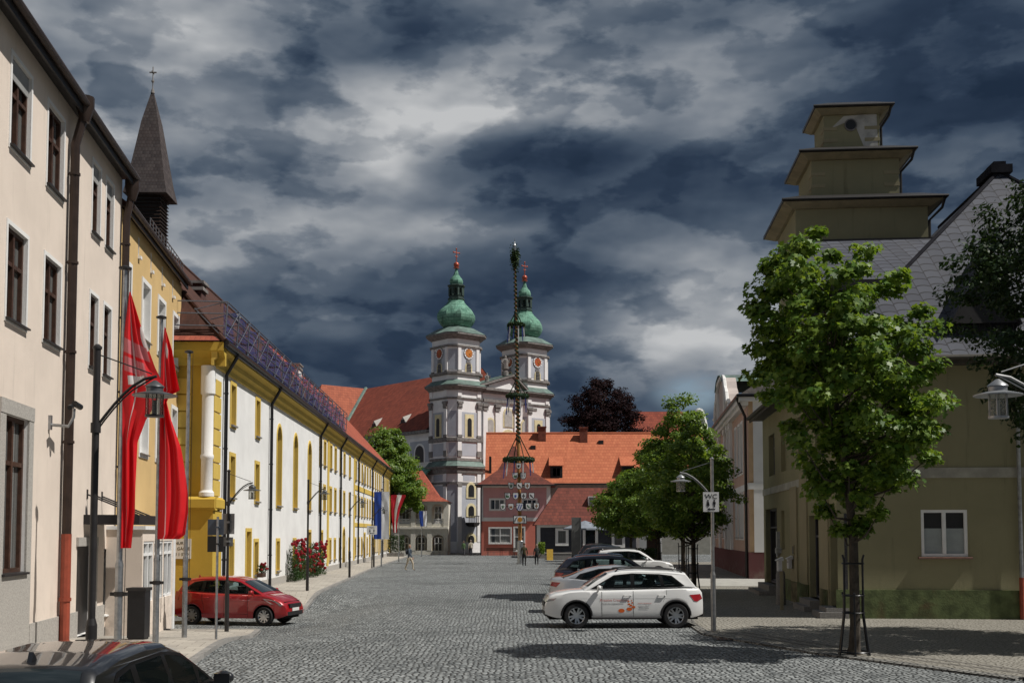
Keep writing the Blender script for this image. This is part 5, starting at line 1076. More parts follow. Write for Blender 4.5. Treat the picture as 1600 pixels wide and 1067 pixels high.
rowp = [(835, 1335, 20), (812, 1335, 70), (785, 1338, 88), (740, 1338, 112), (690, 1342, 142), (630, 1338, 150), (570, 1325, 143), (500, 1312, 138), (440, 1298, 140), (410, 1278, 112), (378, 1275, 62), (356, 1265, 26)]
prof = [(HC + (834 - y) / mp, (x - 1335) / mp, r / mp) for y, x, r in rowp]
tree('maple_tree', 'young bright green maple with a dark trunk inside an iron tree guard', (b.x, b.y, .05), prof, 225, 105, .36, .128, g_maple, MAPLE, .105, None, 3, inner=.30)
def stdprof(h, zb, r): return [(zb, 0, r * .25), (zb + (h - zb) * .12, 0, r * .75), (zb + (h - zb) * .35, 0, r), (zb + (h - zb) * .6, 0, r * .85), (zb + (h - zb) * .82, 0, r * .5), (h, 0, r * .12)]
GT = 'green trees behind the parked cars'
def tp(px, d): return ((px - 800) / F * d, d, .05)
tree('street_tree', 'green tree nearest the WC sign, with a tree guard behind the white hatchback', tp(1082, 47), stdprof(6.9, 2.3, 2.0), 150, 110, .42, .135, g_lime, OVAL, .11, GT, 11, inner=.35)
tree('street_tree', 'tallest narrow green tree of the row behind the parked cars', tp(1066, 55), [(2.4, 0, .5), (3.3, 0, 1.9), (5, 0, 2.3), (6.5, 0, 2.0), (7.6, 0, 1.2), (8.4, .1, .85), (9.1, .15, .55)], 240, 110, .45, .145, g_lime, OVAL, .12, GT, 12, inner=.35)
tree('street_tree', 'middle green tree spreading over the dark parked cars', tp(1028, 75), stdprof(8.6, 2.4, 3.0), 200, 120, .62, .19, g_lime, OVAL, .13, GT, 13, inner=.35)
tree('street_tree', 'leftmost green tree of the row, before the mossy roof', tp(985, 95), stdprof(7.6, 2.4, 3.5), 190, 120, .75, .23, g_lime, OVAL, .13, GT, 14, inner=.35)
tree('courtyard_tree', 'tall green tree at the end of the long building beside the arcade', ((608 - 800) / F * 131, 131, 0), [(4.6, .2, .8), (5.6, .5, 1.9), (7.5, 1.0, 3.6), (10, -.2, 3.6), (12.5, -.4, 3.0), (14.4, -.2, 1.2)], 240, 130, .95, .28, g_lime, OVAL, .25, None, 15, extra=((2.6, 6.6, 1.1, 1700), (3.3, 5.6, .7, 700), (1.9, 7.6, 1.3, 1900)), inner=.3)
tree('copper_beech', 'dark purple copper beech rising behind the orange roof', ((941 - 800) / F * 165, 165, 0), [(4, 0, 3), (9, 0, 6.2), (14, 0, 7.0), (18, 0, 6.7), (21.5, 0, 5.0), (24.0, 0, 2.4), (25.2, 0, .6)], 800, 100, 1.05, .30, g_beech, OVAL, .5, None, 17, inner=.3)
tree('shade_tree', 'dark leafed tree at the right edge before the olive wall', (14.1, 25.5, .05), [(3.4, .8, .8), (4.2, .3, 2.6), (5.4, 0, 3.2), (7.6, 0, 4.05), (9.4, .1, 3.8), (10.8, .5, 2.6), (12.2, .8, .8)], 760, 80, .46, .125, g_dark, OVAL, .18, None, 18, inner=.25)
def guard(label, loc, h=2.0, r=.2, n=6):
    t = thing('tree_guard', label, 'tree guard', loc, 0, 'iron guards round the tree trunks')
    mb = MB()
    for k in range(n):
        a = 2 * math.pi * k / n + .3; c, s = math.cos(a), math.sin(a)
        hh = h if k % 2 else h * .62; mb.tube([(c * r * 1.6, s * r * 1.6, 0), (c * r * 1.5, s * r * 1.5, .08), (c * r, s * r, .85), (c * r, s * r, hh - .1), (c * r * 1.15, s * r * 1.15, hh)], .022, 6)
    mb.each('bar', m_black, t); mb = MB()
    for z, q in ((.06, 1.52), (.85, 1.02), (1.2, 1.02), (h - .18, 1.02)): mb.tube([(math.cos(2 * math.pi * k / 16) * r * q, math.sin(2 * math.pi * k / 16) * r * q, z) for k in range(17)], .018, 5)
    mb.each('ring', m_black, t); return t
gd = guard('black iron guard around the young maple on the forecourt', (b.x, b.y, .05), 2.03, .21)
for px, d, l in ((1082, 47, 'iron guard around the trunk nearest the WC sign'), (1066, 55, 'iron guard around the trunk of the tallest street tree'), (1028, 75, 'iron guard around the trunk of the middle street tree')): dup(gd, l, tp(px, d))
# climbing roses on the long building
def roses(px0, px1, h, label, seed):
    ua, ub_ = lu(px0), lu(px1); rng = np.random.default_rng(seed); t = thing('rose_bush', label, 'rose bush', LG.location, LG.rotation_euler.z, 'climbing roses on the long building')
    N = 2600; x = rng.uniform(ua, ub_, N); top = h * (.82 + .18 * np.sin(x * 2.3 + seed)); z = rng.uniform(.08, 1, N) * top; y = -.1 - rng.uniform(0, 1, N) ** .8 * .62 * (1 - .3 * z / h)
    pts = np.stack([x, y, z], 1); n = rng.normal(size=(N, 3)) * .5 + np.array([0, -.7, .4]); n /= np.linalg.norm(n, axis=1)[:, None]
    leaves('foliage', pts, n, .10 * rng.uniform(.6, 1.3, N), OVAL, g_rose, rng, t)
    mb = MB()
    for i in range(30):
        xx = rng.uniform(ua, ub_); zz = rng.uniform(.25, 1.02) * h * .95; c = (xx, -.52 + rng.uniform(-.15, .12), zz)
        for k in range(3): mb.ball((c[0] + rng.normal() * .07, c[1] + rng.normal() * .05, c[2] + rng.normal() * .07), .085 * rng.uniform(.7, 1.3), 7, 5)
    mb.build('blossoms', m_rosered, t); return t
roses(446, 466, 2.2, 'left climbing rose with red blossoms on the long white wall', 5); roses(471, 494, 2.05, 'right climbing rose with red blossoms beside the black downpipe', 6)
rng = np.random.default_rng(9); u = lu(400); N = 260
pts = np.stack([rng.uniform(u - .42, u + .42, N), -.28 + rng.normal(size=N) * .08, .82 + rng.uniform(0, .32, N)], 1); n = rng.normal(size=(N, 3)); n /= np.linalg.norm(n, axis=1)[:, None]
leaves('foliage', pts, n, np.full(N, .08), OVAL, g_rose, rng, fb)
mb = MB()
for i in range(16): mb.ball((rng.uniform(u - .38, u + .38), -.34 + rng.normal() * .07, .95 + rng.uniform(0, .3)), .055, 7, 5)
mb.build('blossoms', m_rosered, fb)
# hedge tubs at the café
def hedge(name, label, px0, px1, d, h, seed, mat):
    rng = np.random.default_rng(seed); x0 = (px0 - 800) / F * d; x1 = (px1 - 800) / F * d; t = thing(name, label, 'planter', ((x0 + x1) / 2, d, 0)); w = (x1 - x0) / 2
    mb = MB(); mb.box(-w, w, -.3, .3, 0, .45); mb.build('trough', m_granite_d, t, None); N = 900
    pts = np.stack([rng.uniform(-w, w, N), rng.normal(size=N) * .22, .45 + rng.uniform(0, 1, N) ** .7 * h], 1); n = rng.normal(size=(N, 3)); n /= np.linalg.norm(n, axis=1)[:, None]
    leaves('foliage', pts, n, .16 * rng.uniform(.6, 1.3, N), OVAL, mat, rng, t)
hedge('planter', 'long planter of low shrubs beside the cafe terrace', 985, 1026, 92, .9, 31, g_rose); hedge('planter', 'green planter bush by the corner of the low grey house', 841, 851, 117, 1.2, 32, g_lime)
hedge('hedge', 'dark hedge at the end of the left pavement before the arcade', 607, 632, 124, 1.9, 33, g_dark)

# ---------------------------------------------------------------- street lamps
m_hood = M('dark_zinc', (.13, .135, .14), .35, .2, 5, metal=.6)
def make_lamp(label, loc, rz, metal=m_dark, hood=m_hood, h=4.72, al=.72, group='street lamps with hanging lanterns', reach=1):
    t = thing('street_lamp', label, 'street lamp', loc, rz, group)
    mb = MB(); mb.tube([(0, 0, 0), (0, 0, 1.42)], .066, 12); mb.lathe([(.066, 1.42), (.045, 1.5)], 12); mb.tube([(0, 0, 1.45), (0, 0, h)], .043, 12); mb.lathe([(.055, h), (.055, h + .03), (.02, h + .06)], 12); mb.build('pole', metal, t)
    za = h - .95; pts = [(al * s, 0, za + .62 * math.sin(s * math.pi / 2)) for s in (0, .15, .3, .45, .6, .8, 1.0)]; ze = za + .62
    mb = MB(); mb.tube(pts, .018, 8); mb.tube([(0, 0, za - .06)] + [(p[0], 0, p[2] - .05) for p in pts[1:-1]] + [(al, 0, ze)], .010, 6); mb.tube([(0, 0, h - .06), (al * .92, 0, ze + .03)], .009, 6); mb.lathe([(.06, za - .06), (.06, za + .06)], 12); mb.build('arm', metal, t)
    lz = ze - .04; x = al - .02; mb = MB()
    mb.lathe([(.02, -.01), (.06, -.04), (.105, -.075), (.115, -.09), (.10, -.10), (.10, -.145), (.262, -.185), (.262, -.198), (.10, -.178), (.02, -.165)], 20, (x, 0, lz)); hd = mb.build('hood', hood, t)
    mb = MB(); mb.lathe([(.095, -.19), (.095, -.425)], 14, (x, 0, lz)); mb.build('lantern_glass', m_lantern_g, t)
    mb = MB()
    for k in range(6): a = k * math.pi / 3; c, s = math.cos(a), math.sin(a); mb.tube([(x + .102 * c, .102 * s, lz - .18), (x + .102 * c, .102 * s, lz - .44)], .007, 5)
    mb.lathe([(.11, -.425), (.11, -.45), (.08, -.45)], 14, (x, 0, lz)); mb.lathe([(.02, -.42), (.02, -.27), (.035, -.25)], 8, (x, 0, lz)); mb.build('lantern_cage', metal, t); return t
m_lantern_g, ntl, bl = newmat('clear_lantern'); bl.inputs['Base Color'].default_value = (.5, .49, .45, 1); bl.inputs['Roughness'].default_value = .08
tl = ntl.nodes.new('ShaderNodeBsdfTransparent'); tl.inputs[0].default_value = (.9, .9, .86, 1); ml = ntl.nodes.new('ShaderNodeMixShader'); ml.inputs[0].default_value = .22
ntl.links.new(tl.outputs[0], ml.inputs[1]); ntl.links.new(bl.outputs[0], ml.inputs[2]); ntl.links.new(ml.outputs[0], ntl.nodes['Material Output'].inputs[0])
L1 = make_lamp('nearest tall dark street lamp before the cream house and red flags', (P(146, 834, 13.6).x, 13.6, 0), 0)
def gz(px, py, z=.07):
    h = z
    for _ in range(6): p = G(px, py, h); h = z + gz0(p.x, p.y)
    return (p.x, p.y, h)
l2 = gz(354, 986); dup(L1, 'dark street lamp with sign plates behind the red car', l2, 0); dup(L1, 'dark street lamp beside the climbing roses', gz(480, 927), 0); dup(L1, 'dark street lamp midway along the white facade', gz(546, 902), 0); dup(L1, 'far dark street lamp beside the blue and white banner', gz(584, 886), 0)
make_lamp('grey lamp with pale hood hanging in at the right edge', (P(1675, 834, 12.6).x, 12.6, .05), math.pi, m_grey, m_zinc, 4.55, .80)
wl = gz(1115, 985, .05); WCL = make_lamp('grey lamp post carrying the white WC sign beside the white car', wl, math.pi, m_grey, m_zinc, 4.35, .82)
# extra white WC plate on the lamp post (a thing fixed to the post: its own object)
m_signw = M('sign_white', (.66, .66, .66), .4, .05, 5); m_signk = M('sign_black', (.015, .015, .018), .5, 0)
def wc_sign(label, loc, rz, w, h):
    t = thing('wc_sign', label, 'sign', loc, rz)
    mb = MB(); mb.box(-w / 2, w / 2, -.012, .012, -h / 2, h / 2); mb.build('panel', m_signw, t, None)
    me = text_mesh('WC', h * .33, m_signk); o = link('lettering', me, t); o.location = (0, -.015, h * .27); o.rotation_euler = (R(90), 0, 0); o.scale = (1.1, 1, 1)
    mb = MB()
    for s in (-1, 1):
        x = s * w * .2; z = -h * .06; mb.lathe([(h * .045, -.006), (h * .045, 0)], 14, (x, -.012, z + h * .125), 0, 'y')
        pts = [(-.045, .07), (.045, .07), (.085, -.13), (.03, -.13), (.03, -.2), (-.03, -.2), (-.03, -.13), (-.085, -.13)] if s < 0 else [(-.07, .07), (.07, .07), (.07, -.06), (.04, -.06), (.035, -.2), (-.035, -.2), (-.04, -.06), (-.07, -.06)]
        mb.extr([(x + a * h, z + b * h) for a, b in pts], 'y', -.018, -.012)
    mb.extr([(-w * .25, -h * .37), (-w * .1, -h * .29), (-w * .1, -h * .345), (w * .25, -h * .345), (w * .25, -h * .395), (-w * .1, -h * .395), (-w * .1, -h * .45)], 'y', -.018, -.012)
    mb.build('pictograms', m_signk, t, None); return t
d_ = wl[1]; wc_sign('white WC sign with man, woman and arrow on the grey lamp post', (P(1110, 784, d_).x, d_ - .09, P(1110, 784, d_).z), 0, .40, .50)
pq = gz(1119, 900, .05)
pf = gz(585, 886.5); t = thing('sign_post', 'thin dark post carrying a small white WC sign on the left pavement', 'sign post', (pf[0] - .0, pf[1] - 1.5, pf[2])); mb = MB(); mb.tube([(0, 0, 0), (0, 0, 3.1)], .04, 8); mb.build('post', m_dark, t)
wc_sign('small far white WC sign at the left pavement', (pf[0], pf[1] - 1.6, P(585, 828, pf[1]).z), 0, .72, .62)

# ---------------------------------------------------------------- flags on poles
def flag_mat(name, fn, rough=.55):
    m, nt_, b_ = newmat(name); u, v, _ = sepxyz(nt_, uvm(nt_)); c = fn(nt_, u, v); nt_.links.new(c, b_.inputs['Base Color']); b_.inputs['Roughness'].default_value = rough
    t_ = nt_.nodes.new('ShaderNodeBsdfTranslucent'); nt_.links.new(c, t_.inputs[0]); x = nt_.nodes.new('ShaderNodeMixShader'); x.inputs[0].default_value = .3
    nt_.links.new(b_.outputs[0], x.inputs[1]); nt_.links.new(t_.outputs[0], x.inputs[2]); nt_.links.new(x.outputs[0], nt_.nodes['Material Output'].inputs[0]); return m
RED = (.70, .006, .012); PINK = (.60, .17, .19); WH = (.75, .72, .72)
def f1(nt_, u, v):      # white dot and two broad pale bands of an S-shaped emblem
    dot = ((u - .93) * 1.0 * ((u - .93)) * 9 + ((v - .815) * 10) * ((v - .815) * 10)).smooth(.26, .22)
    c = mix(nt_, dot, RED, WH)
    bv = v + (u - .3) * .05
    b1 = bv.smooth(.752, .757) * bv.smooth(.812, .807) * u.smooth(.92, .88); b2 = bv.smooth(.680, .685) * bv.smooth(.742, .737) * u.smooth(.05, .06)
    c = mix(nt_, b1.f('MAXIMUM', b2 * u.smooth(.72, .66)), c, PINK)
    b3 = v.smooth(.635, .64) * v.smooth(.675, .67) * u.smooth(.15, .17) * u.smooth(.62, .58); c = mix(nt_, b3, c, WH)
    st = u.smooth(.335, .34) * u.smooth(.375, .37) * v.smooth(.02, .03) * v.smooth(.97, .9); return mix(nt_, st * .8, c, WH)
def f2(nt_, u, v):
    dot = (((u - .46) * (u - .46)) * 14 + ((v - .888) * 13) * ((v - .888) * 13)).smooth(.26, .22); c = mix(nt_, dot * u.smooth(.30, .36), RED, WH)
    dot2 = (((u - .2) * (u - .2)) * 16 + ((v - .66) * 16) * ((v - .66) * 16)).smooth(.16, .12); c = mix(nt_, dot2, c, WH)
    return mix(nt_, u.smooth(.26, .265) * u.smooth(.30, .295) * .5, c, WH)
m_f1 = flag_mat('red_banner_logo', f1, .6); m_f2 = flag_mat('red_banner_dot', f2, .6)
def cloth(name, label, d, left, right, mat, fold=.05, nf=3.5, group=None, seed=0, lean=0.0):
    """hanging cloth: edge outlines are given as (px, py) rows at d metres; folds give it depth"""
    def interp(rows, y): return np.interp(y, [r_[1] for r_ in rows], [r_[0] for r_ in rows])
    y0, y1 = left[0][1], left[-1][1]; NU, NV = 26, 90; vs = []; uv = []; fs = []
    for j in range(NV + 1):
        y = y0 + (y1 - y0) * j / NV; xl, xr = interp(left, y), interp(right, y)
        for i in range(NU + 1):
            s = i / NU; tt = j / NV; p = P(xl + (xr - xl) * s, y, d); k = s * (1 - .15 * s)
            w = math.sin(s * nf * 2 * math.pi + 2.2 * math.sin(tt * 4 + seed)) * .6 + math.sin(s * nf * 3.4 + tt * 9 + seed * 2) * .4 + .35 * math.sin(s * 17 + tt * 5)
            vs.append((p.x, p.y + fold * w * min(1, 3 * s + .15) * min(1, 5 * tt) + lean * s, p.z)); uv.append((s, 1 - tt))
    for j in range(NV):
        for i in range(NU): a = j * (NU + 1) + i; fs.append((a, a + 1, a + NU + 2, a + NU + 1))
    o0 = Vector(vs[0]); me = bpy.data.meshes.new(name); me.from_pydata([tuple(Vector(v) - o0) for v in vs], [], fs); me.materials.append(mat)
    ul = me.uv_layers.new(name='uv')
    for lp in me.loops: ul.data[lp.index].uv = uv[lp.vertex_index]
    me.polygons.foreach_set('use_smooth', [True] * len(me.polygons)); o = link(name, me); o.location = o0; return tag(o, label, 'flag', group)
def flagpole(label, px, d, ytop, group='grey flagpoles on the left pavement', r=.055, collar=True):
    x = (px - 800) / F * d; h = P(px, ytop, d).z; t = thing('flagpole', label, 'flagpole', (x, d, .07 + gz0(x, d)), 0, group); h -= .07 + gz0(x, d)
    mb = MB(); mb.tube([(0, 0, 0), (0, 0, 1.85)], r * 1.18, 12); mb.lathe([(r * 1.18, 1.85), (r * 1.3, 1.9), (r * .9, 2.0)], 12); mb.tube([(0, 0, 1.95), (0, 0, h - .05)], [r * .92, r * .72], 12); mb.build('pole', m_galv, t)
    mb = MB(); mb.lathe([(r * .9, h - .05), (r * 2.0, h - .03), (r * 2.0, h), (r * .6, h + .03)], 12); mb.tube([(r * 1.8, 0, h - .02), (r * 1.8, 0, .6)], .006, 5); mb.build('head_and_rope', m_dark, t)
    if collar: mb = MB(); mb.lathe([(r * 1.45, 1.38), (r * 1.45, 1.46)], 12); mb.box(-r * 2.6, r * 2.6, -.02, .02, 1.39, 1.45); mb.build('collar', m_dark, t)
    return t
flagpole('grey flagpole with the larger red banner, nearest the camera', 188.5, 19.3, 418); flagpole('grey flagpole carrying the second red banner', 247, 23.8, 495); flagpole('bare grey flagpole before the yellow house corner', 291.5, 28.0, 549)
cloth('banner', 'large red banner with pale emblem and white dot on the nearest flagpole', 19.25, [(202, 456), (194, 520), (191, 580), (191, 700), (190, 800), (189, 856)], [(204, 456), (228, 530), (243, 575), (254, 598), (243, 628), (226, 655), (213, 690), (212, 760), (212, 800), (206, 858)], m_f1, .06, 2.2, None, 1)
cloth('banner', 'red banner with a white dot billowing on the second flagpole', 23.75, [(257, 511), (252, 560), (250, 640), (249, 720), (247, 790), (246, 842)], [(258, 511), (270, 548), (277, 585), (283, 611), (268, 618), (262, 628), (268, 655), (282, 700), (292, 770), (293, 800), (289, 835), (270, 850)], m_f2, .075, 2.0, None, 4)
# far flags
BLUEC = (.018, .06, .33)
m_bav = flag_mat('blue_white_banner', lambda n_, u, v: mix(n_, u.smooth(.49, .5), BLUEC, (.66, .67, .70)), .7); m_aut = flag_mat('red_white_banner', lambda n_, u, v: mix(n_, u.smooth(.40, .41) * u.smooth(.72, .71), (.45, .008, .02), (.7, .68, .66)), .7)
flagpole('thin pole with the blue and white banner', 596.5, 84.5, 764, 'far flagpoles on the left pavement', .045, False); flagpole('thin pole with the red and white banner', 623.5, 99, 770, 'far flagpoles on the left pavement', .045, False); flagpole('thin pole with a small blue white flag before the arcade', 659, 122, 796, 'far flagpoles on the left pavement', .05, False)
cloth('banner', 'long banner half blue half white beside the long facade', 84.3, [(584.5, 768), (584, 842)], [(608.5, 766), (608, 842)], m_bav, .05, 2.0, None, 2)
cloth('banner', 'red and white banner curled in the wind at the pavement end', 98.8, [(611, 773), (611, 800), (615, 832)], [(634, 775), (625, 795), (621, 815), (620, 834)], m_aut, .10, 1.5, None, 3)
cloth('banner', 'small blue white banner hanging before the arcade', 121.8, [(655, 798), (656, 815), (657, 822)], [(667, 797), (667, 815), (666, 824)], m_bav, .08, 2.0, None, 5)

# ---------------------------------------------------------------- maypole
bp = G(813.5, 881); MP = thing('maypole', 'tall maypole with spiral garland, green wreaths and painted crest shields', 'maypole', (bp.x, bp.y, 0))
dm = bp.y; zt = P(804, 377, dm).z; lean = P(804, 377, dm).x - bp.x
def ax_(z): return lean * z / zt
zm = lambda y: P(812, y, dm).z
mb = MB(); mb.tube([(ax_(z), 0, z) for z in (0, 5, 10, 15, 20, zm(415))], [.165, .155, .135, .11, .09, .06], 12); mb.build('pole', m_wood, MP)
mb = MB(); mb.lathe([(.36, 0), (.36, .1), (.27, .12), (.26, 1.9), (.22, 1.95)], 14); mb.build('steel_foot', m_galv, MP)
mb = MB(); z0, z1 = zm(690), zm(412); pts = []
turns = 42
for i in range(turns * 12 + 1): q = i / (turns * 12); z = z0 + (z1 - z0) * q; r_ = .165 - .065 * q; a = -q * turns * 2 * math.pi; pts.append((ax_(z) + r_ * math.cos(a), r_ * math.sin(a), z))
mb.tube(pts, .07, 6); mb.build('spiral_garland', m_green, MP)
rng = np.random.default_rng(21)
def wreath(y, r_, thick, nm='wreath'):
    z = zm(y); c = ax_(z); mb = MB()
    mb.tube([(c + r_ * math.cos(2 * math.pi * k / 28), r_ * math.sin(2 * math.pi * k / 28), z) for k in range(29)], thick, 8); w = mb.build(nm, m_green, MP)
    N = 700; a = rng.uniform(0, 2 * np.pi, N); ph = rng.uniform(0, 2 * np.pi, N); rr = r_ + np.cos(ph) * thick * 1.05
    pts = np.stack([c + rr * np.cos(a), rr * np.sin(a), z + np.sin(ph) * thick * 1.05], 1); n = rng.normal(size=(N, 3)); n /= np.linalg.norm(n, axis=1)[:, None]
    leaves('sprigs', pts, n, np.full(N, .16), OVAL, g_dark, rng, w)
    mb = MB()
    for k in range(4): aa = 2 * math.pi * k / 4 + .4; mb.tube([(c + r_ * math.cos(aa), r_ * math.sin(aa), z), (ax_(z + r_ * 1.9), 0, z + r_ * 1.9)], .045, 6)
    mb.build('wreath_ropes', m_green, w)
    mb = MB()
    for k in range(10):
        aa = 2 * math.pi * k / 10; x, yy = c + r_ * math.cos(aa), r_ * math.sin(aa); L_ = .9 + .25 * (k % 3); mb.m = k % 2; mb.extr([(x - .05, z - thick), (x + .05, z - thick), (x + .02 + .1 * math.cos(aa), z - thick - L_), (x - .06 + .1 * math.cos(aa), z - thick - L_)], 'y', yy - .01, yy + .01)
    mb.each('ribbon', [m_signw, M('ribbon_blue', (.05, .07, .25), .7, .1)], w, None)
wreath(718, 1.15, .17); wreath(619, .82, .15); wreath(508, .62, .12)
mb = MB(); zz = zm(416); cx_ = ax_(zz); pts = rng.normal(size=(900, 3)) * np.array([.16, .16, .42]) + np.array([cx_, 0, zm(403)]); n = rng.normal(size=(900, 3)); n /= np.linalg.norm(n, axis=1)[:, None]; leaves('treetop', pts, n, np.full(900, .17), OVAL, g_dark, rng, MP)
mb = MB(); cx_ = ax_(zm(385)); mb.tube([(ax_(zm(400)), 0, zm(400)), (cx_, 0, zm(373))], .025, 6); mb.lathe([(.10, zm(392)), (.13, zm(389)), (.09, zm(385)), (.12, zm(383)), (.06, zm(381)), (.07, zm(379.5)), (.01, zm(378))], 8, (cx_, 0, 0)); mb.build('top_figure', m_galv, MP)
def shield(px, py, w, kind, col2):
    p = P(px, py, dm - .28); lx_, lz = p.x - bp.x, p.z; h = w * 1.2
    out = [(-w / 2, h / 2), (w / 2, h / 2), (w / 2, -h * .1), (w * .38, -h * .32), (w * .2, -h * .45), (0, -h / 2), (-w * .2, -h * .45), (-w * .38, -h * .32), (-w / 2, -h * .1)]
    mb = MB(); mb.extr([(lx_ + a, lz + b_) for a, b_ in out], 'y', -.30, -.26); mb.m = 1; mb.extr([(lx_ + a * .84, lz + b_ * .84) for a, b_ in out], 'y', -.31, -.299); mb.m = 2
    if kind == 0:                                               # bird-like charge
        q = [(-.28, .1), (-.05, .12), (0, .28), (.05, .12), (.28, .1), (.12, -.05), (.1, -.25), (0, -.15), (-.1, -.25), (-.12, -.05)]
    elif kind == 1: q = [(-.25, .2), (-.1, .25), (.05, .02), (.25, -.1), (.22, -.25), (-.02, -.12), (-.2, .05)]
    elif kind == 2: q = [(-.07, .3), (.07, .3), (.07, .1), (.26, .1), (.26, -.02), (.07, -.02), (.07, -.3), (-.07, -.3), (-.07, -.02), (-.26, -.02), (-.26, .1), (-.07, .1)]
    elif kind == 3: q = [(-.26, -.2), (-.26, .05), (-.15, .05), (-.15, .18), (-.05, .05), (.05, .05), (.15, .22), (.15, .05), (.26, .05), (.26, -.2)]
    else: q = None
    if q: mb.extr([(lx_ + a * w, lz + b_ * h) for a, b_ in q], 'y', -.318, -.309)
    else:                                                      # blue and white lozenges
        for i in range(-3, 4):
            for j in range(-3, 4):
                cx2, cz2 = i * w * .15 + j * w * .06, j * h * .13
                if abs(cx2) < w * .33 and -h * .30 < cz2 < h * .33 and i % 2: mb.extr([(lx_ + cx2 - w * .1, lz + cz2), (lx_ + cx2 + w * .02, lz + cz2 + h * .065), (lx_ + cx2 + w * .1, lz + cz2), (lx_ + cx2 - w * .02, lz + cz2 - h * .065)], 'y', -.318, -.309)
    mb.build('crest_shield', [m_signk, m_signw, col2], MP, None)
c_k, c_g, c_b, c_r = m_signk, M('crest_green', (.05, .13, .06), .6, 0), M('crest_blue', (.03, .08, .36), .6, 0), M('crest_brown', (.20, .09, .03), .6, 0)
for px, py, w, k, c in ((810.5, 728, .44, 0, c_k), (805, 743.5, .50, 3, c_g), (817.5, 743.5, .50, 2, c_k), (798.5, 759, .50, 0, c_g), (811.5, 759, .50, 1, c_k), (824, 759, .50, 2, c_r), (792.8, 774.8, .50, 3, c_g), (805.5, 774.8, .50, 0, c_b), (818.2, 774.8, .50, 2, c_k), (830.5, 774.8, .50, 1, c_k), (785.8, 791.5, .48, 0, c_g), (798.3, 791.5, .48, 3, c_r), (812, 792, .62, 4, c_b), (825.6, 791, .48, 1, c_g), (838.2, 790.5, .48, 2, c_r)): shield(px, py, w, k, c)
mb = MB()
for py, xa_, xb_ in ((743, 804, 819), (758, 797, 825), (774, 791, 832), (791, 784, 840)): a_, b_ = P(xa_, py, dm - .24), P(xb_, py, dm - .24); mb.tube([(a_.x - bp.x, -.25, a_.z), (b_.x - bp.x, -.25, b_.z)], .03, 6)
mb.build('shield_bars', m_dark, MP)
a_, b_ = P(801.8, 818, dm - .28), P(823, 805, dm - .28); mb = MB(); mb.box(a_.x - bp.x, b_.x - bp.x, -.30, -.25, a_.z, b_.z); mb.m = 1; mb.box(a_.x - bp.x + .06, b_.x - bp.x - .06, -.31, -.299, a_.z + .06, b_.z - .06); mb.m = 2; c_ = ((a_.x + b_.x) / 2 - bp.x, -.31, (a_.z + b_.z) / 2)
mb.lathe([(.2, -.012), (.2, 0)], 16, c_, 0, 'y'); mb.m = 0
for s in (-1, 1): mb.tube([(c_[0] + s * .42, -.32, c_[2] - .2), (c_[0] + s * .36, -.32, c_[2] + .1), (c_[0] + s * .22, -.32, c_[2] + .2)], .03, 5)
mb.build('guild_board', [m_signk, m_signw, m_gold], MP, None)
# ---------------------------------------------------------------- cars
from mathutils.geometry import tessellate_polygon
m_sideglass, ng, bgl = newmat('side_glass'); bgl.inputs['Base Color'].default_value = (.01, .014, .015, 1); bgl.inputs['Roughness'].default_value = .02
tg = ng.nodes.new('ShaderNodeBsdfTransparent'); tg.inputs[0].default_value = (.50, .60, .60, 1); fg = ng.nodes.new('ShaderNodeFresnel'); fg.inputs[0].default_value = 1.6; mg = ng.nodes.new('ShaderNodeMixShader')
ng.links.new((E(ng, fg.outputs[0]) * 1.3 + .12).k, mg.inputs[0]); ng.links.new(tg.outputs[0], mg.inputs[1]); ng.links.new(bgl.outputs[0], mg.inputs[2]); ng.links.new(mg.outputs[0], ng.nodes['Material Output'].inputs[0])
m_cglass = glass('car_glass', (.016, .022, .025), .03, .3); m_chrome = M('chrome', (.6, .6, .62), .12, .05, 5, metal=1.0); m_plate = M('number_plate', (.6, .6, .58), .4, .05, 4)
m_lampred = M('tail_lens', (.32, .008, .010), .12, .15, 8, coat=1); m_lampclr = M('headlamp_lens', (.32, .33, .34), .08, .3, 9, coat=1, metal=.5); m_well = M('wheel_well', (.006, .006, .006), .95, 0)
m_trimk = M('black_window_trim', (.004, .004, .0045), .35, .1, 8, spec=.25)
m_seat = M('seat_cloth', (.03, .03, .032), .9, .2, 6)
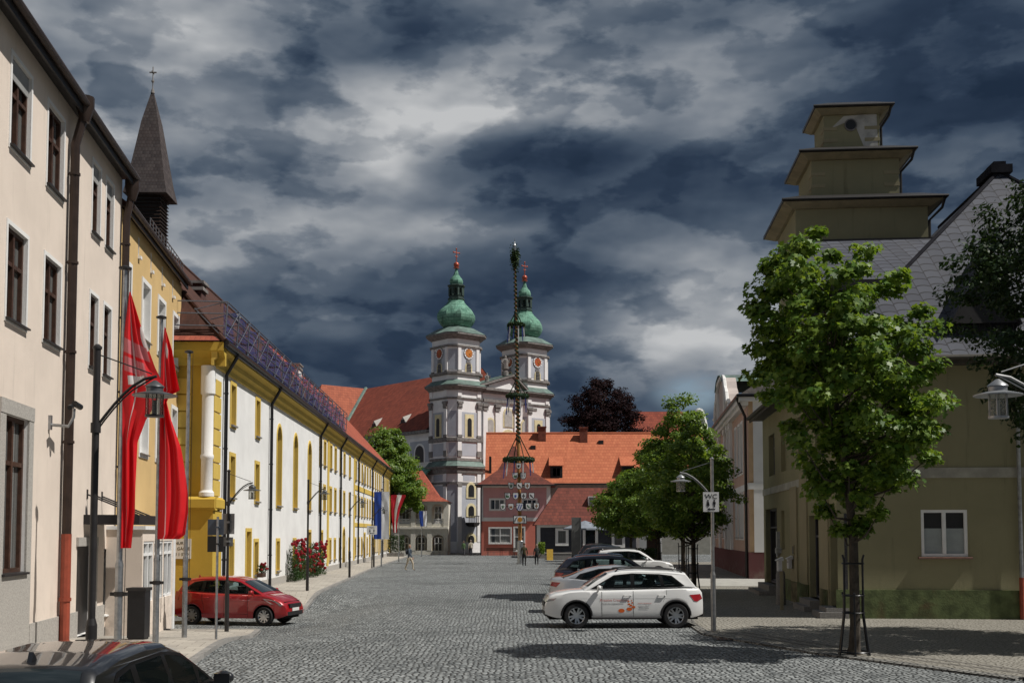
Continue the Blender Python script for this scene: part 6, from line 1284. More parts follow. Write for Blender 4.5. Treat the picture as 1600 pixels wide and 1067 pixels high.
SPEC = {   # side outlines in metres from the middle of the car, front = +x : top of body (bonnet, belt, tail), roof outline, glass shapes
 'suv': dict(L=4.24, W=1.79, axf=1.29, axr=-1.36, r=.335, sill=.27,
   deck=[(-2.12, .72), (-2.10, .95), (-2.02, 1.05), (-1.6, 1.06), (0, 1.02), (.95, 1.00), (1.45, .97), (1.85, .90), (2.0, .83), (2.08, .72), (2.12, .58)],
   roof=[(-2.0, 1.04), (-1.92, 1.12), (-1.72, 1.38), (-1.66, 1.46), (-1.2, 1.51), (-.4, 1.54), (.1, 1.52), (.4, 1.45), (.75, 1.25), (1.08, 1.02)],
   dlo=[(.92, 1.04), (.28, 1.40), (-.2, 1.45), (-.95, 1.43), (-1.28, 1.39), (-1.62, 1.12), (-1.5, 1.09), (.2, 1.05)],
   panes=[[(.80, 1.07), (.27, 1.37), (-.16, 1.42), (-.16, 1.085)], [(-.27, 1.42), (-.92, 1.40), (-.98, 1.095), (-.27, 1.085)], [(-1.02, 1.395), (-1.26, 1.355), (-1.54, 1.13), (-1.08, 1.10)]],
   hl=[(1.82, .80), (2.02, .77), (2.09, .70), (1.9, .73)], tl=[(-1.74, .88), (-2.04, .90), (-2.10, .78), (-1.95, .70), (-1.86, .72)], seams=[.62, -.22, -1.12], rails=True, clad=True),
 'sedan': dict(L=4.62, W=1.81, axf=1.45, axr=-1.36, r=.33, sill=.24,
   deck=[(-2.31, .70), (-2.29, .98), (-2.20, 1.06), (-1.75, 1.08), (-1.0, 1.00), (.9, .96), (1.5, .90), (2.0, .80), (2.2, .70), (2.31, .55)],
   roof=[(-2.0, 1.06), (-1.7, 1.13), (-1.2, 1.33), (-.75, 1.42), (-.2, 1.455), (.2, 1.42), (.55, 1.27), (1.1, .98)],
   dlo=[(.92, 1.0), (.33, 1.32), (-.15, 1.38), (-.75, 1.36), (-1.35, 1.20), (-1.5, 1.07), (-1.3, 1.03), (.2, 1.0)],
   panes=[[(.80, 1.02), (.30, 1.29), (-.10, 1.35), (-.10, 1.03)], [(-.20, 1.35), (-.73, 1.33), (-1.2, 1.2), (-1.3, 1.06), (-.20, 1.03)]],
   hl=[(1.9, .74), (2.15, .70), (2.25, .60), (1.95, .64)], tl=[(-1.96, .94), (-2.24, .96), (-2.29, .84), (-2.1, .80)], seams=[.75, -.15, -1.05], rails=False, clad=False),
 'wagon': dict(L=4.65, W=1.84, axf=1.42, axr=-1.40, r=.34, sill=.25,
   deck=[(-2.32, .72), (-2.30, .98), (-2.2, 1.06), (-1.7, 1.08), (0, 1.03), (.95, 1.0), (1.5, .95), (2.0, .84), (2.2, .74), (2.32, .58)],
   roof=[(-2.22, 1.06), (-2.12, 1.14), (-1.86, 1.40), (-1.78, 1.46), (-1.2, 1.53), (-.3, 1.56), (.15, 1.53), (.5, 1.42), (1.15, 1.02)],
   dlo=[(.98, 1.05), (.35, 1.41), (-.2, 1.47), (-1.1, 1.45), (-1.6, 1.38), (-1.85, 1.15), (-1.6, 1.10), (.2, 1.05)],
   panes=[[(.86, 1.08), (.33, 1.38), (-.12, 1.44), (-.12, 1.085)], [(-.22, 1.44), (-1.0, 1.42), (-1.05, 1.10), (-.22, 1.085)], [(-1.12, 1.41), (-1.56, 1.35), (-1.76, 1.15), (-1.15, 1.11)]],
   hl=[(1.95, .78), (2.18, .74), (2.28, .64), (2.0, .68)], tl=[(-1.95, .98), (-2.24, 1.0), (-2.30, .86), (-2.1, .82)], seams=[.75, -.17, -1.08], rails=True, clad=False),
 'hatch': dict(L=3.99, W=1.70, axf=1.27, axr=-1.26, r=.30, sill=.23,
   deck=[(-1.99, .70), (-1.97, .92), (-1.9, 1.03), (-1.5, 1.06), (-.3, 1.0), (.55, .98), (1.1, .98), (1.5, .90), (1.78, .78), (1.93, .66), (1.99, .50)],
   roof=[(-1.9, 1.02), (-1.84, 1.10), (-1.66, 1.36), (-1.58, 1.43), (-1.1, 1.50), (-.4, 1.525), (.05, 1.50), (.42, 1.39), (.85, 1.18), (1.25, .98)],
   dlo=[(1.12, 1.0), (.38, 1.36), (-.1, 1.42), (-.85, 1.41), (-1.25, 1.36), (-1.58, 1.14), (-1.3, 1.07), (0, 1.0)],
   panes=[[(.98, 1.03), (.72, 1.16), (.66, 1.02)], [(.60, 1.22), (.36, 1.33), (-.06, 1.39), (-.06, 1.02), (.60, 1.02)], [(-.15, 1.39), (-.82, 1.38), (-.86, 1.06), (-.15, 1.02)], [(-.95, 1.36), (-1.22, 1.32), (-1.48, 1.14), (-.98, 1.08)]],
   hl=[(1.22, .86), (1.62, .80), (1.88, .66), (1.84, .62), (1.5, .70)], tl=[(-1.70, 1.04), (-1.9, 1.06), (-1.95, .82), (-1.8, .78)], seams=[.72, -.11, -.9], rails=False, clad=False)}
_wheels = {}
def car(name, label, loc, rz, kind, pm, hs=1.0, group=None, spokes=5, rim=None, detail=True, ls=1.0):
    S = SPEC[kind]; L, W = S['L'], S['W']; hw = W / 2; t = thing(name, label, 'car', loc, rz, group); t.scale = (ls, 1, hs)
    dx, dz = zip(*S['deck']); rx, rzz = zip(*S['roof']); sill = S['sill']; wr = S['r'] + .065
    zd = lambda x: float(np.interp(x, dx, dz)); zr = lambda x: float(np.interp(x, rx, rzz))
    def hwid(x): q = abs(x) / (L / 2); return hw * (1 - .20 * q ** 7 - .03 * q ** 2)
    def zlow(x):
        z = sill + (.10 * max(0, (abs(x) - L / 2 + .35) / .35) ** 1.5)
        for a in (S['axf'], S['axr']):
            if abs(x - a) < wr: z = max(z, S['r'] + math.sqrt(wr * wr - (x - a) ** 2))
        return z
    def yb(x, z):
        d = zd(x); q = (z - .58) / .5; return hwid(x) * (1 - .055 * q * q - (.05 if z > d - .09 else 0) * 0) - (.025 if .50 < z < .60 else 0) * 0
    xs = set(np.linspace(-L / 2, L / 2, 45)) | {-L / 2 + .02, -L / 2 + .06, L / 2 - .02, L / 2 - .06, L / 2 - .12}
    for a in (S['axf'], S['axr']): xs |= {a + wr * math.cos(math.pi * k / 14) for k in range(15)} | {a - wr - .004, a + wr + .004}
    xs = sorted(xs); mb = MB(); rings = []
    for x in xs:
        zl, d = zlow(x), zd(x); zl = min(zl, d - .12); h = d - zl; pr = [(.62 * hwid(x), zl), (yb(x, zl) * .985, zl), (yb(x, zl + .06 * h), zl + .06 * h)]
        for k in (.25, .45, .62, .78, .90): z = zl + k * h; pr.append((yb(x, z), z))
        pr += [(yb(x, d - .03) * .985, d - .035), (yb(x, d) * .955, d - .008), (hwid(x) * .80, d + .012), (hwid(x) * .45, d + .028), (0, d + .034)]
        rings.append([(x, y, z) for y, z in pr] + [(x, -y, z) for y, z in reversed(pr[:-1])])
    n = len(rings[0]); mb.loft(rings, True, True, False); mb.m = 0
    # strip under the edge is dark lining
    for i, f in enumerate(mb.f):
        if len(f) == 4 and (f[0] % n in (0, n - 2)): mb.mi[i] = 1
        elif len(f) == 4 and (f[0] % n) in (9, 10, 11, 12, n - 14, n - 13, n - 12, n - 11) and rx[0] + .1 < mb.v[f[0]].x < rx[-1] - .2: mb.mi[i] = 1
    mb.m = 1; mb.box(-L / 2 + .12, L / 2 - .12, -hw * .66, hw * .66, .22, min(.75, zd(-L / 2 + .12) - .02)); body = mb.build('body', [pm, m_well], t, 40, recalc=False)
    # cabin
    x0, x1 = rx[0], rx[-1]; gx = sorted(set(np.linspace(x0, x1, 34)) | set(rx)); rings = []
    def ye(x): return yb(x, zd(x)) * .955 - .005
    ztop = max(rzz); TUM = .20
    def ys(x, z): q = max(0, min(1, (z - zd(x)) / (ztop - 1.0))); return ye(x) - TUM * q ** 1.15
    for x in gx:
        b_, z = zd(x) - .03, max(zr(x), zd(x) - .01); e = max(b_ + .01, z - .055); w = ys(x, e)
        pr = [(ye(x), b_), (ys(x, (b_ + e) / 2), (b_ + e) / 2), (w, e), (w - .035, z - .018), (w - .12, z), (w * .45, z + .016), (0, z + .022)]
        rings.append([(x, y, q) for y, q in pr] + [(x, -y, q) for y, q in reversed(pr[:-1])])
    mb = MB(); n = len(rings[0]); mb.loft(rings, True, True, False); keep = [(f, m) for f, m in zip(mb.f, mb.mi) if len(f) != 4 or (f[0] % n) not in (0, 1, n - 2, n - 3)]; mb.f = [f for f, _ in keep]; mb.mi = [m for _, m in keep]
    def fine(pts, k=4): return [(a_ + (c_ - a_) * i / k, b_ + (d_ - b_) * i / k) for (a_, b_), (c_, d_) in zip(pts, pts[1:] + pts[:1]) for i in range(k)]
    def sidepanel(mb, outer, holes, o):
        loops = [[Vector((p[0], p[1], 0)) for p in l] for l in [outer] + holes]; flat_ = [p for l in loops for p in l]; tri = tessellate_polygon(loops)
        for s in (1, -1): mb.add([(p.x, s * (ys(p.x, p.y) + o), p.y) for p in flat_], [list(t_) for t_ in tri])
    outl = [(x, max(zd(x) - .03 + .01, max(zr(x), zd(x) - .01) - .055)) for x in gx] + [(x, zd(x) - .03) for x in reversed(gx)]
    sidepanel(mb, outl, [fine(S['dlo'])], 0); cab = mb.build('cabin', pm, t, 40, recalc=False)
    mb = MB(); sidepanel(mb, fine(S['dlo']), [fine(p) for p in S['panes']], .004); mb.each('window_trim', m_trimk, t, 40, False)
    for pn in S['panes']: mb = MB(); sidepanel(mb, fine(pn), [], .002); mb.each('side_window', m_sideglass, t, 60, False)
    # seats seen through the glass
    zs0 = zd(0)
    for sx in (.30, -.75):
        for s in (1, -1): mb = MB(); mb.extr([(sx, zs0 - .05), (sx + .16, zs0 - .05), (sx + .02, zs0 + .22), (sx - .08, zs0 + .22)], 'y', s * .16, s * .58); mb.extr([(sx - .08, zs0 + .24), (sx + .02, zs0 + .24), (sx - .02, zs0 + .40), (sx - .10, zs0 + .40)], 'y', s * .24, s * .48); mb.build('seat', m_seat, t, 30)
    mb = MB(); mb.extr([(.62, zs0 - .06), (1.05 if kind != 'hatch' else 1.0, zs0 - .06), (.70, zs0 + .04)], 'y', -.66, .66); mb.build('dashboard', m_seat, t, 30)
    def topglass(nm, xa, xb):
        mb = MB(); rows = []
        for i in range(9):
            x = xa + (xb - xa) * i / 8; w = ys(x, zr(x) - .055) - .11; rows.append([(x, w * k, zr(x) + .012 + .022 * (1 - k * k)) for k in (-1, -.6, -.2, .2, .6, 1)])
        mb.loft(rows, False, False, False); mb.build(nm, m_cglass, t, 60, False)
    itop = max(range(len(rzz)), key=lambda i: rzz[i]); front = [x for x, z in S['roof'] if z > ztop - .14 and x > 0]
    topglass('windscreen', max(front) + .04, x1 - .10); rear = [x for x, z in S['roof'] if z > ztop - .16 and x < 0]; topglass('rear_window', x0 + .06, min(rear) - .03)
    # lamps, plates, trims
    for nm, pts, mt in (('headlight', S['hl'], m_lampclr), ('taillight', S['tl'], m_lampred)):
        for s in (1, -1):
            mb = MB(); r1 = [(x, s * (yb(x, z) + .012), z) for x, z in pts]; r2 = [(x * (1.0 if abs(x) < L / 2 - .25 else 1.004), s * (yb(x, z) - .16), z) for x, z in pts]; mb.loft([r1, r2]); mb.build(nm, mt, t, 30)
    mb = MB(); xe = L / 2
    mb.box(xe - .06, xe + .012, -hw * .52, hw * .52, .56, .68); mb.box(xe - .10, xe + .006, -hw * .70, hw * .70, .32, .44); mb.build('grille', m_wellblack, t, None)
    mb = MB(); mb.box(xe + .005, xe + .022, -.26, .26, .45, .55); mb.build('licence_plate', m_plate, t, None); mb = MB(); mb.box(-xe - .022, -xe + .02, -.26, .26, .62, .73); mb.build('licence_plate', m_plate, t, None)
    mb = MB(); mb.box(-xe - .008, -xe + .15, -hw * .74, hw * .74, .30, .46); mb.build('rear_bumper_trim', m_wellblack, t, None)
    for s in (1, -1):
        xm = S['dlo'][0][0] - .22; zm_ = zd(xm) + .07; mb = MB(); mb.ball((xm, s * (hw + .085), zm_), .115, 14, 8, (.55, .95, .62)); mb.box(xm - .075, xm - .05, s * hw + s * .085 - .08, s * hw + s * .085 + .08, zm_ - .05, zm_ + .05); mb.tube([(xm, s * (hw - .09), zm_ - .07), (xm, s * (hw + .03), zm_ - .04)], .026, 6); mb.build('mirror', pm if kind != 'suv' else pm, t)
        for hx_ in (S['seams'][1] + .16, S['seams'][2] + .14):
            z = .87 if kind != 'sedan' else .84; mb = MB(); y = yb(hx_, z); mb.tube([(hx_ - .10, s * (y + .0), z), (hx_ - .08, s * (y + .035), z + .005), (hx_ + .08, s * (y + .035), z), (hx_ + .10, s * (y + .0), z - .005)], .017, 6); mb.build('door_handle', pm, t)
    mb = MB()
    for s in (1, -1):
        for sx in S['seams']:
            zs_ = [zlow(sx) + .04 + (zd(sx) - .04 - zlow(sx) - .04) * k / 6 for k in range(7)]; mb.tube([(sx + (.10 * (1 - k / 6) if sx == S['seams'][2] else 0) * (1 if k < 4 else .3), s * (yb(sx, z) - .001), z) for k, z in enumerate(zs_)], .006, 4)
        mb.tube([(S['seams'][2], s * (yb(S['seams'][2], .36) - .001), .36), (S['seams'][0], s * (yb(S['seams'][0], .36) - .001), .36)], .006, 4)
    mb.build('door_seams', m_well, t)
    mb = MB(); xb0 = S['axr'] + wr; xb1 = S['axf'] - wr
    for s in (1, -1):
        mb.tube([(x, s * (yb(x, .80) + .001), .795 + .02 * (x - xb0) * 0 + (.05 if False else 0)) for x in np.linspace(xb0 - .5, xb1 + .55, 10)], .0035, 5)
    mb.build('body_crease', pm, t)
    if S['clad']:
        mb = MB()
        for s in (1, -1):
            for a in (S['axf'], S['axr']):
                pts = []
                for k in range(15): an = math.pi * k / 14; x = a + (wr + .0) * math.cos(an); z = S['r'] + (wr + .0) * math.sin(an); pts.append((x, s * (yb(x, z) + .004), max(z, .25)))
                mb.tube(pts, .03, 6)
            mb.tube([(S['axr'] + wr, s * (yb(0, .28) + .005), .28), (S['axf'] - wr, s * (yb(0, .28) + .005), .28)], .035, 6)
        mb.each('arch_cladding', m_wellblack, t)
    if S['rails']:
        mb = MB()
        for s in (1, -1): pts = [(x, s * (ys(x, zr(x)) - .06), zr(x) + .05) for x in np.linspace(-1.5, .15, 8)]; pts = [(pts[0][0] - .08, pts[0][1], pts[0][2] - .07)] + pts + [(pts[-1][0] + .08, pts[-1][1], pts[-1][2] - .07)]; mb.tube(pts, .02, 6)
        mb.each('roof_rail', m_chrome if kind == 'wagon' else m_wellblack, t)
    mb = MB(); mb.extr([(-1.25 if kind == 'sedan' else rx[3] + .25, ztop - .02), (rx[3] + .15 if kind != 'sedan' else -1.4, ztop + .10), (rx[3] + .10 if kind != 'sedan' else -1.42, ztop - .02)], 'y', -.02, .02); mb.v = [Vector((v.x, v.y, v.z + zr(v.x) - ztop)) for v in mb.v]; mb.build('aerial_fin', pm, t, None)
    # wheels
    key = (S['r'], spokes, rim.name if rim else 'a')
    for s in (1, -1):
        for a in (S['axf'], S['axr']):
            if key not in _wheels:
                r_ = S['r']; q = MB(); q.lathe([(r_ * .64, -.09), (r_ * .70, -.105), (r_ * .93, -.105), (r_ * .985, -.085), (r_, -.05), (r_, .05), (r_ * .985, .085), (r_ * .93, .105), (r_ * .70, .105), (r_ * .64, .09)], 32, ax='y', cap=False); tm = q.mesh('wheel', m_rubber)
                q = MB(); q.lathe([(r_ * .66, -.1), (r_ * .69, -.095), (r_ * .69, -.07), (r_ * .60, -.055)], 32, ax='y', cap=False); q.lathe([(r_ * .18, -.085), (r_ * .18, -.03)], 14, ax='y')
                for k in range(spokes):
                    an = 2 * math.pi * k / spokes; c, sn = math.cos(an), math.sin(an)
                    for e_ in (-1, 1): f = lambda rr, w, y: (rr * c - w * sn, y, rr * sn + w * c); w1, w2 = .028, .030; o1, o2 = e_ * .012, e_ * .05; q.loft([[f(r_ * .1, o1 - w1, -.075), f(r_ * .1, o1 + w1, -.075), f(r_ * .66, o2 + w2 * .7, -.092), f(r_ * .66, o2 - w2 * .7, -.092)], [f(r_ * .1, o1 - w1, -.04), f(r_ * .1, o1 + w1, -.04), f(r_ * .66, o2 + w2 * .7, -.06), f(r_ * .66, o2 - w2 * .7, -.06)]])
                q.m = 1; q.lathe([(r_ * .645, -.035), (r_ * .645, -.02)], 24, ax='y'); rm = q.mesh('rim', [rim or m_alloy, m_well]); _wheels[key] = (tm, rm)
            tm, rm = _wheels[key]; w = link('wheel', tm, t); w.location = (a, s * (hw - .115), S['r']); w.rotation_euler = (0, .2 * s + a, math.pi if s > 0 else 0); link('rim', rm, w)
    return t
CG = 'cars parked in a row on the square'
p_white = paint('white_car_paint', (.70, .70, .69)); p_red = paint('red_car_paint', (.30, .004, .008), .15); p_black = paint('black_car_paint', (.008, .008, .009)); p_silver = paint('silver_car_paint', (.50, .51, .53), .6); p_dark = paint('dark_grey_car_paint', (.035, .037, .042), .4); p_navy = paint('navy_car_paint', (.018, .02, .035), .3)
kx = ((852 + 1094) / 2 - 800) / F * 30.6
KM = car('parked_car', 'white hatchback with orange dots and lettering on its doors, nearest on the square', (kx, 31.3, 0), math.pi + R(2.0), 'suv', p_white, 1.0, CG, 5)
m_or = M('orange_decal', (.55, .11, .02), .4, .05); m_rt = M('red_lettering', (.52, .16, .13), .4, 0); m_gt = M('grey_lettering', (.22, .22, .23), .4, 0)
mb = MB()                                                    # left side of the car (local +y) faces the camera
def side_y(z): return .895 * (1 - .055 * ((z - .58) / .5) ** 2) + .0015
for x, z, r_ in ((.10, .47, .085), (-.11, .51, .075), (-.22, .565, .052), (-.15, .61, .04), (-.10, .645, .035), (-.19, .68, .03), (-.09, .71, .028), (-.17, .735, .022)):
    mb.poly([(x + r_ * math.cos(2 * math.pi * k / 20), side_y(z) + .002, z + r_ * .62 * math.sin(2 * math.pi * k / 20)) for k in range(20)])
mb.build('orange_dots', m_or, KM, None)
for txt, sz, x, z, mt in (('Kreative Creationen', .095, .28, .745, m_rt), ('Planen bis Digitalisieren', .062, .34, .655, m_gt), ('www.creationen', .055, -.52, .665, m_rt), ('Telefon 09632', .05, -.50, .59, m_gt), ('Johannisplatz', .05, -.50, .53, m_gt)):
    o = link('lettering', text_mesh(txt, sz, mt, .0005), KM); o.location = (x, side_y(z) + .0025, z); o.rotation_euler = (R(90), 0, math.pi)
def cx2(px, d): return (px - 800) / F * d
def row(px_left, d, kind, faceright, pm, label, hs=1.0, name='parked_car', ls=1.0):
    L = SPEC[kind]['L'] * ls; car(name, label, (cx2(px_left, d) + L / 2, d + .9, 0), R(-2) if faceright else math.pi - R(2), kind, pm, hs, CG, 5, None, True, ls)
row(860, 36.0, 'sedan', True, p_silver, 'silver saloon car parked behind the white hatchback', 1.03)
row(866, 41.5, 'wagon', True, p_navy, 'dark navy estate car with chrome roof rails behind the silver saloon', 1.10)
row(925, 60, 'suv', True, p_white, 'white car facing right, half hidden behind the navy estate', 1.10, ls=1.03)
row(905, 69, 'wagon', True, p_dark, 'dark grey estate car with bright roof rails farther back', 1.10)
row(903, 80, 'suv', True, p_black, 'black car farthest back in the row of parked cars', 1.16)
HD = car('parked_car', 'red hatchback pulling out beside the yellow house corner', (-9.0, 37.7, gz0(-9.0, 37.7)), R(-13), 'hatch', p_red, 1.02, None, 5)
BK = car('parked_car', 'black hatchback in the foreground corner seen from behind', (-3.92, 10.9, 0), R(90 - 2), 'hatch', p_black, .985, None, 5)

# ---------------------------------------------------------------- people
def person(label, loc, rz, top, legs, hair, pose='walk', shoes=(.02, .02, .02), skin=(.42, .24, .17), pack=None, h=1.75, seated=False, hat=None):
    t = thing('person', label, 'person', loc, rz); k = h / 1.75
    bm = bmesh.new(); sk = bm.verts.layers.skin.verify(); V = {}
    def v(nm, p, r, par=None):
        x = bm.verts.new([c * k for c in p]); x[sk].radius = (r * k, (r if not isinstance(r, tuple) else r[1]) * k); V[nm] = x
        if par: bm.edges.new((V[par], x))
        return x
    hip = .93 if not seated else .50
    root = v('pelvis', (0, 0, hip), .125); v('waist', (0, 0, hip + .16), .118, 'pelvis'); v('chest', (0, .01, hip + .36), .142, 'waist'); v('neckb', (0, .0, hip + .52), .075, 'chest'); v('neck', (0, -.01, hip + .60), .052, 'neckb')
    v('jaw', (0, -.02, hip + .665), .070, 'neck'); v('head', (0, -.012, hip + .73), .085, 'jaw'); v('crown', (0, .0, hip + .79), .066, 'head')
    st = {'walk': .22, 'stand': .05, 'sit': 0}[pose]
    for s, nm in ((1, 'l'), (-1, 'r')):
        f = s * st
        v('sh' + nm, (s * .17, 0, hip + .46), .070, 'chest'); v('el' + nm, (s * .235, f * .5 + .02, hip + .19), .048, 'sh' + nm)
        hx, hy, hz = s * .24, f * .9 - .10, hip - .04
        if seated: hx, hy, hz = s * .16, -.32, hip + .14
        v('wr' + nm, (hx, hy, hz), .033, 'el' + nm); v('pa' + nm, (hx, hy - .025, hz - .075), .036, 'wr' + nm)
        for q in range(4): a = (q - 1.5) * .019; v('fa%d' % q + nm, (hx, hy - .02 + a * .95, hz - .13), .010, 'pa' + nm); v('fb%d' % q + nm, (hx - s * .014, hy - .03 + a, hz - .172 + abs(q - 1.4) * .006), .008, 'fa%d' % q + nm)
        v('ta' + nm, (hx - s * .022, hy - .075, hz - .09), .011, 'pa' + nm); v('tb' + nm, (hx - s * .030, hy - .09, hz - .125), .009, 'ta' + nm)
        if seated: v('kn' + nm, (s * .12, -.44, hip + .02), .068, 'pelvis'); v('an' + nm, (s * .12, -.42, .09), .045, 'kn' + nm)
        else: v('th' + nm, (s * .095, -f * .15, hip - .10), .098, 'pelvis'); v('kn' + nm, (s * .10, -f * .75 - .03, .50), .068, 'th' + nm); v('an' + nm, (s * .10, -f * 1.25 + (.06 if f > 0 else .02), .10 if f <= 0 else .09), .045, 'kn' + nm)
        a = V['an' + nm].co / k; v('to' + nm, (a.x, a.y - .15, .045), .042, 'an' + nm)
    root[sk].use_root = True
    me = bpy.data.meshes.new('body'); bm.to_mesh(me); bm.free(); o = bpy.data.objects.new('tmp', me); scn.collection.objects.link(o)
    m1 = o.modifiers.new('s', 'SKIN'); m1.use_smooth_shade = True; m1.use_x_symmetry = False; m2 = o.modifiers.new('d', 'SUBSURF'); m2.levels = 1; m2.render_levels = 1
    bpy.context.view_layer.update(); out = bpy.data.meshes.new_from_object(o.evaluated_get(bpy.context.evaluated_depsgraph_get())); bpy.data.objects.remove(o); out.name = 'body'
    C = lambda nm, c: M(nm, c, .85, .15, 6)
    out.materials.clear()
    for m_ in (C('jacket', top), C('trousers', legs), C('skin', skin), C('shoe', shoes)): out.materials.append(m_)
    hands = [V_ for V_ in ()]
    for p in out.polygons:
        c = p.center / k; z = c.z
        hand = abs(c.x) > (.19 if not seated else .10) and ((z < hip - .02 and not seated) or (seated and c.y < -.30 and z > hip + .05 and z < hip + .16))
        p.material_index = 2 if (z > hip + .585 or hand) else (0 if z > hip - .03 else (1 if z > .085 else 3)); p.use_smooth = True
    autouv(out); link('body', out, t)
    mb = MB(); mb.ball((0, .012 * k, (hip + .762) * k), .098 * k, 14, 8, (.92, 1.02, .95)); mb.v = [Vector((q.x, q.y if q.z > (hip + .775) * k else max(q.y, -.01 * k), q.z)) for q in mb.v]; mb.build('hair', C('hair', hair), t)
    mb = MB(); mb.ball((0, -.103 * k, (hip + .70) * k), .016 * k, 6, 4, (.8, 1.1, 1.4))
    for s in (-1, 1): mb.ball((s * .088 * k, .0, (hip + .71) * k), .022 * k, 6, 4, (.4, .8, 1.3))
    mb.m = 1
    for s in (-1, 1): mb.ball((s * .032 * k, -.088 * k, (hip + .725) * k), .010 * k, 6, 4)
    mb.m = 2; mb.box(-.022 * k, .022 * k, -.094 * k, -.080 * k, (hip + .658) * k, (hip + .666) * k); mb.build('face', [C('skin', skin), m_signk, C('lips', (.25, .09, .08))], t)
    if pack: mb = MB(); mb.ball((0, .20 * k, (hip + .36) * k), .17 * k, 12, 8, (.95, .62, 1.25)); [mb.tube([(s * .11 * k, .10 * k, (hip + .50) * k), (s * .12 * k, -.10 * k, (hip + .47) * k), (s * .13 * k, -.11 * k, (hip + .25) * k)], .02 * k, 5) for s in (-1, 1)]; mb.build('backpack', C('backpack', pack), t)
    if hat: mb = MB(); mb.lathe([(.13 * k, (hip + .77) * k), (.10 * k, (hip + .785) * k), (.095 * k, (hip + .85) * k), (.01, (hip + .865) * k)], 14); mb.build('cap', C('cap', hat), t)
    return t
def gp(px, py): q = G(px, py); return (q.x, q.y, 0)
person('person in dark blue jacket and beige trousers striding with a backpack', gp(640, 891), R(75), (.055, .075, .10), (.42, .36, .27), (.30, .22, .16), pack=(.03, .035, .045), h=1.76, shoes=(.12, .08, .05))
person('person in a dark olive jacket and black trousers standing by the maypole', gp(819, 884), R(175), (.055, .048, .022), (.022, .02, .018), (.10, .06, .04), 'stand', h=1.78)
person('person in black jacket and trousers with white shoes beside the olive jacket walker', gp(838.5, 883), R(190), (.018, .022, .02), (.015, .015, .017), (.28, .2, .14), 'stand', shoes=(.6, .6, .6), h=1.66)
person('person in a green jacket and grey trousers near the church tower', gp(724.5, 868), R(165), (.10, .17, .075), (.10, .10, .11), (.16, .11, .08), 'stand', h=1.68)
person('person in a cream jacket and dark trousers beside the green jacket walker', gp(735.5, 868), R(185), (.42, .38, .29), (.02, .02, .024), (.30, .25, .2), 'walk', h=1.80)
def chairm(label, loc, rz):
    t = thing('cafe_chair', label, 'chair', loc, rz, 'cafe chairs on the terrace'); mb = MB(); mb.box(-.22, .22, -.22, .22, .43, .46); mb.build('seat', m_brown, t, None); mb = MB(); mb.box(-.22, .22, .2, .23, .55, .9); mb.build('backrest', m_brown, t, None)
    for x in (-.2, .2):
        for y in (-.2, .2): mb = MB(); mb.tube([(x, y, 0), (x, y, .44 if y < 0 else .9)], .015, 5); mb.build('leg', m_black, t)
    return t
for px, d, c, l in ((957, 98, (.35, .35, .37), 'seated cafe guest in a pale grey top before the white window'), (975, 99, (.08, .05, .04), 'seated cafe guest in a brown jacket under the trees'), (992, 97, (.06, .15, .34), 'seated cafe guest in a blue jacket near the planter')):
    lo = (cx2(px, d), d, 0); person(l, lo, R(30 if px < 970 else -40), c, (.04, .04, .06), (.2, .13, .08), 'sit', h=1.72, seated=True)
    chairm('small brown cafe chair under the guest in the %s' % {957: 'pale grey top', 975: 'brown jacket', 992: 'blue jacket'}[px], lo, R(30 if px < 970 else -40))

# ---------------------------------------------------------------- street furniture
d = 95; t = thing('information_pillar', 'tall grey information pillar before the low grey house', 'pillar', (cx2(901, d), d, 0)); mb = MB(); mb.box(-.42, .30, -.16, .16, 0, P(900, 808, d).z); mb.build('panel', M('pillar_grey', (.13, .13, .125), .5, .15, 2), t, None); mb = MB(); mb.box(.302, .36, -.18, .18, 0, P(900, 808, d).z - .01); mb.build('edge', m_galv, t, None)
d = 104; zt_ = P(914, 813, d).z; ze_ = P(914, 825, d).z
t = thing('parasol', 'wide grey parasol open over the cafe terrace', 'parasol', (cx2(914, d), d, 0)); mb = MB(); ro = 2.0; mb.loft([[(0.05 * math.cos(a), .05 * math.sin(a), zt_) for a in [k * math.pi / 4 for k in range(8)]], [(ro * math.cos(a), ro * math.sin(a), ze_) for a in [k * math.pi / 4 for k in range(8)]], [(ro * math.cos(a), ro * math.sin(a), ze_ - .15) for a in [k * math.pi / 4 for k in range(8)]]], True, False); mb.build('canopy', M('parasol_grey', (.20, .225, .26), .8, .1, 2), t, 20); mb = MB(); mb.tube([(0, 0, 0), (0, 0, zt_)], .035, 8); mb.build('pole', m_galv, t)
mb = MB(); d = 110; y0 = d; struct_ = None
t = thing('terrace_wall', 'low dark stone wall edging the cafe terrace', 'wall', (cx2(851, d), d, 0)); mb.box(0, cx2(1000, d) - cx2(851, d), 0, .4, 0, .62); mb.build('stones', m_granite_d, t, None); mb = MB(); mb.box(-.03, cx2(1000, d) - cx2(851, d) + .03, -.03, .43, .62, .70); mb.build('coping', m_granite, t, None)
d = 109; t = thing('menu_board', 'small yellow folding menu board before the terrace wall', 'sign board', (cx2(859, d), d, 0)); mb = MB(); mb.loft([[(-.3, -.25, 0), (.3, -.25, 0), (.3, -.2, 0), (-.3, -.2, 0)], [(-.3, -.02, 1.05), (.3, -.02, 1.05), (.3, .03, 1.05), (-.3, .03, 1.05)]]); mb.build('board', M('board_yellow', (.5, .32, .05), .6, .1), t, None); mb = MB(); mb.loft([[(-.3, .25, 0), (.3, .25, 0), (.3, .2, 0), (-.3, .2, 0)], [(-.3, .04, 1.05), (.3, .04, 1.05), (.3, .05, 1.05), (-.3, .05, 1.05)]]); mb.build('back_board', m_brown, t, None)
